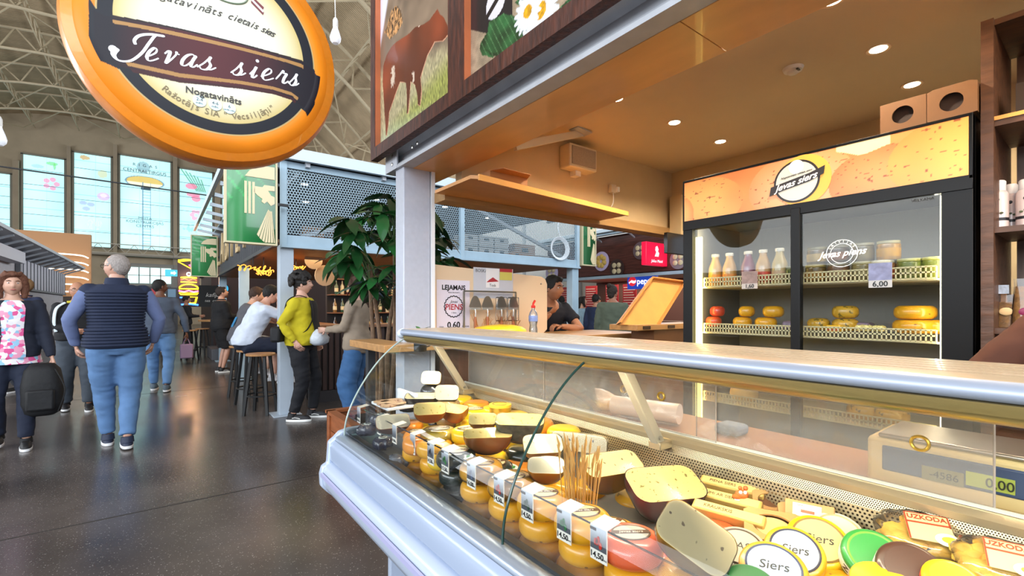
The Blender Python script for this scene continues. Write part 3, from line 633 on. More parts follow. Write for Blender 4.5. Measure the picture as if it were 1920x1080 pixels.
# ---------------- the fridge ----------------
FX=2.5; Y0,Y1=.38,1.595
fb=M('fridge black','070708',.4,spec=.2); fin=M('fridge liner','6e6a62',.5)
t=thing('display_fridge','tall black two-door display fridge with lit cheese picture header','fridge',(2.85,.97,0))
m=MB(); m.box(FX,Y1-.03,0,3.15,Y1,2.09); m.box(FX,Y0-.03,0,3.15,Y0+.0,2.09); m.box(3.10,Y0,0,3.15,Y1,2.09); m.box(FX+.03,Y0,1.86,3.15,Y1,2.09); m.box(FX,Y0,0,3.1,Y1,.18)
m.build('body',fb,t,smooth=False)
m=MB(); m.box(3.085,Y0+.0,.18,3.099,Y1-.03,1.86); m.box(FX+.08,Y1-.045,.18,3.09,Y1-.031,1.86); m.box(FX+.08,Y0+.001,.18,3.09,Y0+.012,1.86); m.box(FX+.08,Y0,1.845,3.09,Y1-.03,1.86); m.build('liner',fin,t,smooth=False)
m=MB(); m.box(FX-.006,Y0-.03,2.083,FX+.03,Y1,2.095); m.box(FX-.006,Y1-.008,1.84,FX+.03,Y1,2.09); m.box(FX-.006,Y0-.03,1.84,FX+.03,Y0-.018,2.09); m.box(FX-.006,Y0-.03,1.80,FX+.03,Y1,1.855); m.build('header_frame',fb,t,bevel=.002)
ch=vcol('backlit cheese picture',.35,emit=.10)
hw=Y1-.01-(Y0-.018)
def hdr(u,v):
    x=u*hw; y=v*.228; n=vnoise(x,y,9,1); n2=vnoise(x,y,40,2)
    c=(hx('dd8c4c')[None]*(1-n[:,None])+hx('c97440')[None]*n[:,None])
    def disc(cx,cy,rx,ry,ca,cb,sp=0):
        nonlocal c
        b=blob(x,y,cx,cy,rx,ry); k=b<1; col=hx(ca)[None]*(1-np.clip(b,0,1)[:,None])+hx(cb)[None]*np.clip(b,0,1)[:,None]
        col=col*(.95+.1*n[:,None]); c=np.where(k[:,None],col,c)
        if sp:
            s_=k&(vnoise(x,y*1.7,70,sp)>.88)&(vnoise(x,y,15,sp+3)>.35); c=np.where(s_[:,None],hx('8a4a28')[None],c)
    disc(.12,.08,.23,.15,'eda25c','e08a4c',3); disc(-.01,.04,.07,.1,'f0a060','d88048'); disc(.62,.09,.24,.17,'e8ac7c','d98c58',5); disc(.95,.05,.2,.14,'dd8a50','cf7440',6); disc(1.22,.09,.25,.17,'efa850','da8c44',7)
    k=(y>.18-.6*(x-.78))&(x>.78)&(y>.17+.0*x)&(y>.235-.45*(x-.72))&(x<.98)&(y>.17+.25*(x-.9)); c=np.where(k[:,None],hx('e8d0a0')[None],c)
    return c
printgrid('header_picture',((FX-.004,Y1-.01,1.855),(0,-1,0),(0,0,1)),hw,.228,300,60,hdr,ch,t)
# header badge
def badge(t,xf0,yc,zc,r,mats):
    n=len(mats)
by,bz=at(1494,340,X=FX).y,1.962
def Dd(px,mat,name,r,off,cy=0,cz=0,n=40):
    m=MB(); m.prism([(r*math.cos(2*PI*i/n)+cy,r*math.sin(2*PI*i/n)+cz) for i in range(n)],((FX-.004-off,by,bz),(0,-1,0),(0,0,1)),.0008); return m.build(name,mat,t)
Dd(0,M('badge yellow','dca040',.4,emit=.3),'badge_wheel',.123,.001,.028,.0)
Dd(0,M('badge black','1c1616',.4),'badge_ring',.104,.002); Dd(0,M('badge silver','c9c4b4',.4,emit=.25),'badge_disc',.094,.003); Dd(0,M('badge white','e6e2d8',.4,emit=.3),'badge_medallion',.034,.004,0,.07)
m=MB(); band=[(-.125,-.052),(-.06,-.035),(.06,-.012),(.12,.012),(.125,.05),(.06,.028),(-.06,.004),(-.118,-.008)]
m.prism(band,((FX-.009,by,bz),(0,-1,0),(0,0,1)),.0008); m.build('badge_ribbon',M('badge black','1c1616'),t)
text('Jevas siers',.046,M('print white','f4f0ea',.4,emit=.4),t,(FX-.0105,by-.0,bz-.004),(0,-1,.2),(0,-.2,1),shear=.15,bold=.0008)
text('Nogatavinats cietais siers',.014,M('badge black','1c1616'),t,(FX-.009,by,bz+.034),(0,-1,.12),(0,-.12,1),shear=.3)
text('HELKAMA',.016,dark,t,(FX+.002,.50,1.785),(0,-1,0),(0,0,1))
# doors: black frame, stiles, glass
fm=MB(); zlo=.15
m=MB(); m.box(FX-.002,Y1-.06,zlo,FX+.03,Y1,1.84); m.build('door_stile',fb,t,bevel=.002)
m=MB(); m.box(FX-.002,Y0-.03,zlo,FX+.03,Y0+.062,1.84); m.build('door_stile',fb,t,bevel=.002)
m=MB(); m.box(FX-.012,.955,zlo,FX+.03,.997,1.83); m.build('door_stile',fb,t,bevel=.002)
gl=glass('fridge glass',(.93,.95,.95),.45)
m=MB(); m.box(FX+.012,.997,zlo,FX+.016,Y1-.06,1.82); m.build('door_glass',gl,t,smooth=False)
m=MB(); m.box(FX+.004,Y0+.06,zlo,FX+.008,.955,1.83); m.build('door_glass',gl,t,smooth=False)
m=MB(); m.box(FX+.05,Y1-.085,zlo,FX+.065,Y1-.05,1.76); m.build('light_tube',M('warm led tube','ffe27a',.3,emit=5),t)
m=MB(); m.box(FX+.05,Y0+.05,zlo,FX+.065,Y0+.075,1.80); m.build('light_tube',M('cool led tube','fff6d2',.3,emit=6),t)
for y,c in ((Y1-.10,(1,.85,.5)),(Y0+.09,(1,.93,.75))): lamp('fridge_led','AREA',(FX+.07,y,1.1),(0,R(90),R(180 if 0 else 0)) if 0 else (R(90) if y>1 else R(-90),0,0),3,c,shape='RECTANGLE',size=.05,size_y=1.4)
lamp('fridge_top_led','AREA',(FX+.1,.97,1.83),(0,R(-15),0),2,(1,.9,.72),shape='RECTANGLE',size=.04,size_y=1.1)
# shelves with slotted price rails
shm=M('ivory shelf','cfc3a2',.45)
for z in (1.468,1.20,.80):
    s_=MB(); s_.box(FX+.09,Y0+.015,z-.012,3.08,Y1-.05,z-.004); sh=s_.build('shelf',shm,t,smooth=False)
    m=MB(); x=FX+.072; a,b=Y0+.09,Y1-.09
    for dz in (-.004,.022,.046): m.box(x,a,z+dz-.0035,x+.006,b,z+dz+.0035)
    k=62
    for i in range(k+1):
        y=a+(b-a)*i/k; m.box(x,y-.0028,z-.004,x+.005,y+.0028,z+.046)
    m.build('price_rail',M('ivory rail','d8c998',.45),sh,smooth=False)
p=at(1502,340,X=FX)
# price cards
def card(p,w,h,label,c='e9e2e4',txt='1,60',b='c8b8bc',X_=FX+.064,par=None):
    s=thing('price_card',label,'price tag',(X_,p.y,p.z))
    m=MB(); m.box(X_-.002,p.y-w/2,p.z-h/2,X_,p.y+w/2,p.z+h/2); m.build('sheet',M('card '+c,c,.5),s,smooth=False)
    m=MB(); m.box(X_-.003,p.y-w/2,p.z-h/2+h*.3,X_-.002,p.y+w/2,p.z+h/2); m.build('picture',M('cardpic '+b,b,.5,n=.3,ns=40),s,smooth=False)
    text(txt,h*.3,ink,s,(X_-.0035,p.y,p.z-h*.36),(0,-1,0),(0,0,1),bold=.0004)
card(at(1405,525,X=FX+.06),.085,.095,'pinkish price card on the upper fridge rail under the bottles','e4cfc4','1,60','b8938a')
card(at(1650,516,X=FX+.06),.085,.11,'white and lilac price card on the upper right fridge rail','e8dcd8','6,00','a9a6cc')
# door sticker
s=thing('door_sticker','white round milk shop sticker on the right fridge door glass','sticker',at(1578,475,X=FX))
p=at(1578,475,X=FX); wm=M('sticker white','e9f0f0',.5,emit=.15)
for r0 in (.062,.045):
    m=MB(); m.tube([(FX+.001,p.y+r0*math.cos(a),p.z+r0*math.sin(a)) for a in [R(i*9) for i in range(40)]],.0016,4,closed=True); m.build('ring',wm,s)
text('Jevas piens',.042,wm,s,(FX,p.y,p.z),(0,-1,.05),(0,0,1),shear=.4,bold=.001); 
for i,chh in enumerate('LATVIJAS'): a=R(150-i*17); text(chh,.016,wm,s,(FX,p.y-.054*math.cos(a),p.z+.054*math.sin(a)),(0,-math.sin(a),-math.cos(a)) if 0 else (0,-math.cos(a-PI/2),math.sin(a-PI/2)),(0,-math.sin(PI/2-a) if 0 else -math.cos(a),math.sin(a)))
# fridge contents ------------------------------------------------
def bottle(label,col,capc,lab=None,h=.19,r=.038):
    t=thing('milk_bottle',label,'bottle',(0,0,0),group='drink bottles on the top fridge shelf')
    MW[t.name]=Matrix()
    m=MB(); m.lathe([(.001,0),(r*.93,0),(r,.006),(r,h*.5),(r*.93,h*.6),(r*.6,h*.78),(r*.48,h*.86),(r*.48,h*.93)],n=20); m.build('body',M('drink '+col,col,.3,coat=.5),t)
    m=MB(); m.lathe([(r*.55,h*.92),(r*.57,h*.93),(r*.57,h),(r*.5,h*1.01),(.001,h*1.01)],n=18); m.build('cap',M('cap '+capc,capc,.4),t)
    if lab:
        m=MB(); m.lathe([(r*1.01,h*.08),(r*1.015,h*.1),(r*1.015,h*.36),(r*1.01,h*.37)],n=20); m.build('label',M('label '+lab,lab,.5),t)
    return t
bx=FX+.14
for (px,lb,c,l) in ((1341,'leftmost bottle with orange label on the top fridge shelf','b8924c','d98a30'),(1367,'second bottle from left, peach drink with orange label','bc9050','d2853a'),(1402,'purple berry drink bottle on the top fridge shelf','7c4458','2a2230'),(1431,'bottle of pale drink with a red label','b89468','c44a38'),(1462,'tallest pale cream drink bottle beside the door stile','b09c70','b89878')):
    o=bottle(lb,c,'e4dccc',l); move(o,(bx+.01*random.random(),at(px,500,X=bx).y,1.466),R(random.uniform(0,90)))
def jarf(label,col,z,px,X_=bx,h=.105,r=.052,lid='b8b0a0',gr='glass jars on the top fridge shelf',lab='c9a04a'):
    y=at(px,500,X=X_).y
    t=thing('glass_jar',label,'jar',(X_,y,z),group=gr)
    m=MB(); m.lathe([(.001,0),(r*.95,0),(r,.006),(r,h*.8),(r*.9,h*.86)],(X_,y,z),22); m.build('body',M('jar '+col,col,.35,n=.5,ns=60,coat=.5),t)
    m=MB(); m.lathe([(r*.93,h*.85),(r*.97,h*.87),(r*.97,h),(.001,h)],(X_,y,z),22); m.build('lid',M('lid '+lid,lid,.4),t)
    if lab:
        m=MB(); m.lathe([(r*1.01,h*.15),(r*1.015,h*.16),(r*1.015,h*.6),(r*1.01,h*.61)],(X_,y,z),22); m.build('label',M('label '+lab,lab,.5,n=.3,ns=30),t)
rowj=[(1490,'4f5a2c','8c8c78','283020'),(1530,'6a5428','a89858','b08030'),(1572,'6a4c34','8c8470','a89070'),(1619,'7a6c40','a8a078','989068'),(1656,'b07c50','e0d8c0','c8683c'),(1706,'6f7a38','b0ac68','909058'),(1755,'7c8430','b8b460','989c48')]
for i,(px,c,l,lb) in enumerate(rowj):
    jarf('%s jar in the lower row of the top shelf, %s from the door stile'%(['olive green','amber label','brown','grey green','red label','pale green','yellow green'][i],['first','second','third','fourth','fifth','sixth','seventh'][i]),c,1.466,px,lid=l,lab=lb,r=.042 if px<1500 else .047,h=.09)
for i,(px,c,l,lb) in enumerate([(1532,'6e5a3c','8c8468','b89a60'),(1572,'4e3a28','807868','8a5a40'),(1618,'6a5c3c','989078','80704a'),(1666,'a87c38','a8a080','c08c20')]):
    jarf('%s jar stacked on the upper row of the top fridge shelf'%['cream label','dark brown','grey mushroom','wide golden'][i],c,1.557,px,lid=l,lab=lb,h=.085,r=.044)
# ================= THE CURVED GLASS CHEESE CASE =================
CY0,CY1=-.75,1.97
def sweep(prof,y0,y1,closed=True):
    m=MB(); m.rings([[(x,y0,z) for x,z in prof],[(x,y1,z) for x,z in prof]],cap=closed)
    if not closed: # open strip: drop the wrap face
        n=len(prof); m.f=[f for f in m.f if not (n-1 in f and 0 in f)]; m.m=m.m[:len(m.f)]
    return m
case=thing('display_case','long white curved glass cheese display case in the foreground','display case',(.9,.9,0))
wp1=M('case white enamel','b3bfd2',.3,coat=.3); wp2=M('case bluish enamel','9dabc2',.32,coat=.3)
gpts=[(.612,.805),(.614,.84),(.622,.88),(.638,.925),(.66,.97),(.69,1.02),(.73,1.075),(.775,1.125),(.825,1.168),(.87,1.197),(.90,1.21)]
gp=[(p.x,p.y) for p in spline(gpts,3)]
inn=[(x+.008*.9,z-.004) for x,z in gp]
cg=glass('case glass',(.96,.985,.975),.8)
for (a,b) in ((.846,CY1-.012),(CY0,.838)):
    m=sweep(gp,a,b,False); m.build('glass_pane',cg,case,ang=80)
ge=M('green glass edge','1c3a34',.15)
for y in (.842,):
    m=MB(); m.tube([(x,y,z) for x,z in gp],.0034,6); m.build('glass_joint',ge,case)
m=MB(); m.tube([(x,CY1-.010,z) for x,z in gp],.0035,6); m.build('glass_joint',M('pale glass edge','9fb0ac',.15),case)
# end pane
m=MB(); m.prism([(x,z) for x,z in gp]+[(1.16,1.21),(1.16,.80)],((0,CY1-.008,0),(1,0,0),(0,0,1)),.004); m.build('end_pane',cg,case,smooth=False)
# lower body profile: steel rail, stepped bumper, receding skirt
steel=M('case anodised rail','a6b2c2',.3,.55)
m=sweep([(.585,.775),(.578,.79),(.582,.803),(.596,.81),(.618,.81),(.63,.803),(.63,.775)],CY0,CY1+.01); m.build('glass_rail',steel,case,ang=60)
m=sweep([(.632,.81),(.66,.805),(.66,.74),(.632,.74)],CY0,CY1-.01); m.build('seal_strip',M('dark seal','3a3e42',.4),case,smooth=False)
m=sweep([(.577,.79),(.565,.782),(.558,.765),(.558,.715),(.57,.70),(.62,.70),(.62,.775),(.585,.775)],CY0,CY1+.01); m.build('upper_fascia',wp2,case,ang=35)
m=sweep([(.562,.702),(.545,.695),(.535,.68),(.53,.655),(.532,.62),(.54,.60),(.552,.592),(.60,.592),(.60,.70)],CY0,CY1+.01); m.build('bumper',wp1,case,ang=35)
m=sweep([(.528,.668),(.522,.665),(.522,.65),(.528,.647)],CY0,CY1+.01); m.build('bumper_strip',M('bumper lilac strip','a9a9cc',.4),case)
m=sweep([(.60,.592),(.56,.59),(.60,.52),(.70,.40),(.80,.30),(.82,.22),(.82,.04),(1.25,.04),(1.25,.592)],CY0,CY1-.01); m.build('skirt',wp2,case,ang=30)
m=sweep([(.86,.0),(.86,.05),(1.22,.05),(1.22,.0)],CY0,CY1-.05); m.build('plinth',dark,case,smooth=False)
# end cap
cap=[(.577,.80),(.556,.785),(.55,.70),(.53,.69),(.522,.66),(.524,.61),(.545,.585),(.58,.55),(.70,.40),(.80,.30),(.82,.22),(.82,.04),(1.26,.04),(1.26,.83),(.64,.83),(.60,.822)]
m=MB(); m.prism(cap,((0,CY1+.04,0),(1,0,0),(0,0,1)),.035); m.build('end_cap',wp1,case,bevel=.006)
# inside: deck, well walls
dk=M('deck steel','8c8a84',.4,.3)
m=MB(); m.prism([(.66,.735),(.80,.75),(.80,.80),(1.15,.862),(1.15,.845),(.815,.785),(.815,.735),(.66,.72)],((0,CY1-.02,0),(1,0,0),(0,0,1)),CY1-CY0-.02); m.build('deck',dk,case,smooth=False)
m=MB(); m.box(.64,CY1-.03,.70,1.2,CY1-.014,.81); m.build('end_liner',M('end liner teal grey','7f9ba0',.4),case,smooth=False)
fine=perforated('fine perforated steel','b5a78d',.0042,.30); coarse=perforated('coarse perforated steel','b9a884',.0082,.27)
m=MB(); m.add([(1.158,CY0,.928),(1.158,CY1-.03,.928),(1.172,CY1-.03,.958),(1.172,CY0,.958)],[(0,1,2,3)]); m.build('perforated_strip',fine,case,smooth=False)
m=MB(); m.add([(1.150,CY0,.868),(1.150,CY1-.03,.868),(1.158,CY1-.03,.928),(1.158,CY0,.928)],[(0,1,2,3)]); m.build('perforated_panel',coarse,case,smooth=False)
m=MB(); m.box(1.20,CY0,.80,1.22,CY1-.03,.95); m.build('well_back',M('well brown','4a3c30',.6),case,smooth=False)
al=M('champagne aluminium','b9a98b',.32,.6)
m=sweep([(1.165,.95),(1.162,.965),(1.17,.973),(1.20,.975),(1.22,.97),(1.22,.95)],CY0,CY1-.02); m.build('rear_rail',al,case,ang=50)
m=sweep([(1.187,.975),(1.187,.982),(1.19,.982),(1.19,.975)],CY0,CY1-.02); m.build('door_track',M('track bright','dcdcd4',.3,.6),case)
# rear work surface behind the case (warm brown) and lower back
m=MB(); m.box(1.22,CY0,.90,1.60,CY1-.02,.935); m.build('work_top',M('work top brown','8f6142',.45,n=.15,ns=3),case,bevel=.004)
m=MB(); m.box(1.22,CY0,.05,1.27,CY1-.02,.90); m.build('rear_panel',M('case back','8a8684',.5),case,smooth=False)
# support arms
for y in (1.85,.80,-.25):
    m=MB(); m.bar((.965,y,1.20),(1.13,y,.955),.026,.03,up=(1,0,0)); m.build('support_arm',M('arm enamel','bdb6a4',.4,.2),case,bevel=.003)
    m=MB(); m.box(1.11,y-.02,.94,1.17,y+.02,.962); m.build('arm_foot',al,case,bevel=.002)
    m=MB(); m.lathe([(.006,0),(.006,.003),(.002,.004)],(0,0,0),10,xf=Matrix.Translation((1.118,y-.014,.975))@Matrix.Rotation(R(90),4,'X')); m.build('screw',chrome,case)
# counter top with rounded nose
top_m=M('counter top laminate','bda88a',.28,n=.1,ns=4,stretch=(30,1,1),coat=.3)
m=sweep([(.885,1.222),(.878,1.228),(.876,1.235),(.88,1.241),(.89,1.244),(1.165,1.244),(1.17,1.238),(1.165,1.222)],CY0,CY1+.02); m.build('counter_top',top_m,case,ang=50)
m=sweep([(.886,1.214),(.872,1.217),(.867,1.225),(.868,1.234),(.876,1.241),(.884,1.243),(.884,1.22)],CY0,CY1+.02); m.build('nose_strip',M('nose steel','aab4c6',.42,.4),case,ang=60)
m=sweep([(.868,1.214),(.872,1.196),(.888,1.184),(.91,1.182),(.935,1.19),(.94,1.215)],CY0,CY1-.02); m.build('glass_clamp',M('gold clamp','a8935c',.3,.6),case,ang=50)
m=MB(); m.ball((.885,CY1+.025,1.222),.03,14,(.9,.6,.8)); m.build('nose_cap',M('clear grey cap','c9d3dc',.2),case)
for i in range(5):
    m=MB(); m.box(.95+i*.04,CY0,1.2437,.953+i*.04,CY1+.015,1.2447); m.build('groove_line',M('groove line','a08b6e',.4),case,smooth=False)
m=MB(); m.box(.95,CY0,1.193,.985,CY1-.05,1.214); m.build('lamp_housing',al,case)
m=MB(); m.box(.952,CY0,1.188,.98,CY1-.08,1.193); m.build('lamp_tube',M('case tube ','fff0cf',.3,emit=3),case,smooth=False)
lamp('case_tube_light','AREA',(.905,.6,1.177),(0,R(-4),0),10,(1,.90,.68),shape='RECTANGLE',size=.03,size_y=2.5)
# rear sliding acrylic doors with ring grips
ac=glass('rear acrylic',(.93,.88,.84),1.0,haze=.10,rough=.05)
def rdoor(y0,y1,xo):
    m=MB(); m.box(1.186+xo,y0,.978,1.189+xo,y1,1.20); m.build('sliding_door',ac,case,smooth=False)
    m=MB(); m.tube([(1.187+xo,y0,.978),(1.187+xo,y0,1.20)],.0018,4); m.build('door_edge',M('acrylic edge','a79c94',.2),case)
    m=MB(); m.tube([(1.187+xo,y1,.978),(1.187+xo,y1,1.20)],.0018,4); m.build('door_edge',M('acrylic edge','a79c94'),case)
def ring(px,py,xo,r=.014):
    p=at(px,py,X=1.187+xo); m=MB(); m.tube([(p.x,p.y+r*math.cos(a),p.z+r*math.sin(a)) for a in [R(i*15) for i in range(24)]],.0032,8,closed=True,flat=1.6); m.build('finger_ring',M('brass ring','c9a84c',.3,.8),case)
rdoor(1.28,1.92,.006); rdoor(.66,1.36,0); rdoor(.14,.72,.006); ring(1170,730,.006,.011); ring(1240,743,0,.011); ring(1725,831,.006,.0135)
# ---------------- price tags on a wire strip ----------------
strip=MB(); strip.tube([(.672,CY0,.918),(.672,1.9,.918)],.0022,6); tag(strip.build('tag_strip',glass('clear rod',(.8,.85,.85),2)),'clear rod carrying the price tags inside the case front','rod')
tagf=M('tag grey print','8f99a6',.4); tagw=M('tag white','eae6dc',.5); tagd=M('tag dark','26262c',.5)
tags=[((673,782),'16,50','e0e0e0','leftmost small price tag in front of dark vacuum packs'),((711,806),'16,50','6a6a78','price tag beside pale orange half cheese at case left end'),((740,818),'14,50','c8c8d0','small price tag between orange half cheese and orange wheel'),((774,837),'14,50','444450','price tag with a branch picture left of bagged wedge'),
((808,860),'14,50','33333c','price tag with dark caraway picture'),((835,880),'15,50','2f7a3c','price tag with green picture before the dark green wheel'),((884,906),'16,00','5f6a88','price tag with grey blue garlic picture'),((936,938),'14,50','b8302c','price tag with red tomato picture left of the glass joint'),
((989,970),'14,50','2c4a3a','price tag with dark green pepper picture right of glass joint'),((1058,1010),'14,50','226b3c','price tag with green peppercorn picture'),((1123,1046),'14,50','c03024','largest price tag with red chilli picture')]
tfn=lambda u,v:(hx('4f545c')[None]*(1-np.clip(v*1.5-.3,0,1))[:,None]+hx('c6ccd6')[None]*np.clip(v*1.5-.3,0,1)[:,None])
for i,((px,py),pr,pc,lb) in enumerate(tags):
    p=at(px,py,X=.666); zt=.923; y=p.y; w=.042 if i>3 else .036; h=.066
    t=thing('price_tag',lb,'price tag',(.666,y,zt),group='price tags along the case front')
    m=MB(); m.box(.6645,y-w/2,zt-h,.6665,y+w/2,zt); m.build('front_card',tagw,t,smooth=False)
    printgrid('picture_field',((.664,y+w/2-.001,zt-h*.68),(0,-1,0),(0,0,1)),w-.002,h*.66,6,12,tfn,vcol('tag print',.4),t)
    m=MB(); m.add([(.666,y-w/2,zt),(.705,y-w/2,zt+.006),(.705,y+w/2,zt+.006),(.666,y+w/2,zt),(.666,y-w/2,zt-.001),(.705,y-w/2,zt+.005),(.705,y+w/2,zt+.005),(.666,y+w/2,zt-.001)],[(3,2,1,0),(4,5,6,7),(0,1,5,4),(2,3,7,6)]); m.build('top_flap',tagw,t,smooth=False)
    if i>3:
        m=MB(); m.box(.6625,y+w/2-.016,zt-.009,.664,y+w/2-.001,zt-.004); m.build('brand_bar',tagd,t,smooth=False)
        m=MB()
        for k in range(4): m.prism(spline([(-.004,-.006),(.002,-.008),(.005,0),(.001,.007),(-.003,.004)],2,closed=True) and [(q.x,q.y) for q in spline([(-.003,-.006),(.002,-.007),(.004,0),(.001,.006),(-.003,.003)],2,closed=True)],((.6632,y+.007*math.cos(k*1.7)*.9,zt-.028+.006*math.sin(k*2.1)),(0,-1,0),(0,0,1)),.0006)
        m.build('picture',M('tag picture '+pc,pc,.4),t)
    text(pr,.0155 if i>3 else .012,ink,t,(.6638,y+.004,zt-h*.84),(0,-1,0),(0,0,1),bold=.0003,ext=.0002)
    text('EUR/KG',.0045,ink,t,(.6638,y-w/2+.008,zt-h*.88),(0,-1,0),(0,0,1),ext=.0002)
# ---------------- cheeses ----------------
def specks(name,col,sp,dens=.62,scale=55,rough=.5,coat=0):
    if name in MATS: return MATS[name]
    m=M(name,col,rough,n=.10,ns=9,coat=coat); nt=m.node_tree; b=nt.nodes['Principled BSDF']
    base=b.inputs['Base Color'].links[0].from_socket
    t=nt.nodes.new('ShaderNodeTexNoise'); t.inputs['Scale'].default_value=scale; t.inputs['Detail'].default_value=1
    tc=nt.nodes.new('ShaderNodeTexCoord'); nt.links.new(tc.outputs['Object'],t.inputs[0])
    r=nt.nodes.new('ShaderNodeValToRGB'); r.color_ramp.elements[0].position=dens; r.color_ramp.elements[1].position=dens+.03; nt.links.new(t.outputs[0],r.inputs[0])
    mx=nt.nodes.new('ShaderNodeMixRGB'); nt.links.new(r.outputs[0],mx.inputs[0]); nt.links.new(base,mx.inputs[1]); mx.inputs[2].default_value=(*lin(sp),1)
    nt.links.new(mx.outputs[0],b.inputs['Base Color']); return m
wax={'y':specks('yellow wax','e2a21c','8a5a18',.72,60,.3,.4),'yy':M('bright yellow wax','efc420',.3,coat=.4,n=.08,ns=6),'o':M('orange wax','ee9428',.3,coat=.4,n=.12,ns=8),'g':M('dark green wax','17241f',.25,coat=.6),'og':specks('mustard wax','c79a2c','6b5a20',.62,50,.3,.4),
 'r':M('red wax','c8452c',.3,coat=.4,n=.1,ns=6),'ro':M('red orange wax','d85a30',.3,coat=.4),'k':M('navy wrap wax','1f2434',.25,coat=.6),'p':M('pale rind','e0b870',.45,n=.15,ns=9),'d':M('dark red wax','7d2430',.3,coat=.5,n=.2,ns=9),'n':M('netted grey rind','7d7862',.5,n=.4,ns=60)}
paste={'y':specks('yellow paste','f8e08c','d8b850',.66,70),'p':specks('pale paste','f6ebc0','d8c898',.66,60),'s':specks('seeded paste','f2dc98','7a6a3c',.68,75),'c':specks('pesto paste','f8dc88','8a7a30',.66,85),'w':M('white paste','f4ecd0',.5),'h':specks('herb paste','f8dfa4','7a6040',.70,60)}
lab_c=M('label cream print','e6d3a4',.45); lab_b=M('label brown print','5c3a20',.45)
wrapm=glass('cling film',(.98,.98,.98),1.4,haze=.02,rough=.12)
nt=wrapm.node_tree
for nd in nt.nodes:
    if nd.bl_idname=='ShaderNodeBsdfGlossy':
        tc=nt.nodes.new('ShaderNodeTexCoord'); nz=nt.nodes.new('ShaderNodeTexNoise'); nz.inputs['Scale'].default_value=45; nz.inputs['Detail'].default_value=3; bp=nt.nodes.new('ShaderNodeBump'); bp.inputs['Strength'].default_value=1; bp.inputs['Distance'].default_value=.01
        nt.links.new(tc.outputs['Object'],nz.inputs[0]); nt.links.new(nz.outputs[0],bp.inputs['Height']); nt.links.new(bp.outputs[0],nd.inputs['Normal'])
def wprof(r,h,k=.42,n=7):
    e=h*k; pr=[(.001,0)]
    for i in range(n+1): a=R(-90+90*i/n); pr.append((r-e+e*math.cos(a),e+e*math.sin(a)))
    for i in range(n+1): a=R(90*i/n); pr.append((r-e+e*math.cos(a),h-e+e*math.sin(a)))
    pr.append((.001,h+.001)); return pr
def wheel(label,px,py,zt,r=.062,h=.062,col='y',lab=True,group='whole wax cheese wheels in the case',wrap=False,X=None,pos=None,tilt=(0,0),rz=None,sticker=None,lc=None):
    p=V(pos) if pos else (at(px,py,Z=zt) if zt<1.0 else at(px,py,d=zt)); zb=p.z-h if not pos else p.z
    t=thing('wax_cheese',label,'cheese',(p.x,p.y,zb),0,group)
    MW[t.name]=Matrix(); rz=rz if rz is not None else R(random.uniform(-25,25)); t.rotation_euler=(tilt[0],tilt[1],rz)
    m=MB(); m.lathe(wprof(r,h),n=36); m.build('wax_rind',wax[col],t,ang=70)
    if lab:
        q=r*.62; m=MB(); m.lathe([(q,h+.0005),(q,h+.0015),(q*.9,h+.0018)],n=28,sy=.8); m.f=m.f[1:-1]; m.m=m.m[1:-1] if len(m.m)>len(m.f) else m.m; m.m=[0]*len(m.f); m.build('label_ring',lab_b,t)
        m=MB(); m.lathe([(.001,h+.001),(q*.9,h+.0016),(.001,h+.002)],n=28,sy=.8); m.build('label_disc',lc or lab_c,t)
        m=MB(); m.box(-q*.95,-q*.16,h+.0018,q*.95,q*.16,h+.0026); m.build('label_band',lab_b,t)
        tt=text('Jevas siers',q*.3,M('print cream','efe6d4',.5),t,(0,0,h+.0028),(1,0,0),(0,1,0),shear=.2,ext=.0002)
    if sticker:
        m=MB(); m.lathe([(.001,h+.002),(.021,h+.003),(.021,h+.0038),(.001,h+.004)],(r*.55,-r*.45,-.004),20,xf=Matrix.Rotation(R(12),4,'X')); m.build('sticker',M('sticker paper','e9efe2',.5),t)
        m=MB()
        for k in range(7): m.ball((r*.55+.009*math.cos(k*2.3),-r*.45+.008*math.sin(k*1.9),h+.0005+.001*(k%2)),.0045,6,(1,.6,.3),xf=Matrix.Rotation(R(12),4,'X'))
        m.build('sticker_leaf',M('sticker '+sticker,sticker,.5),t)
    if wrap: m=MB(); m.lathe([(a*1.02+.0007,b*1.03) for a,b in wprof(r,h)],n=36); m.build('film_wrap',wrapm,t,ang=70)
    return t
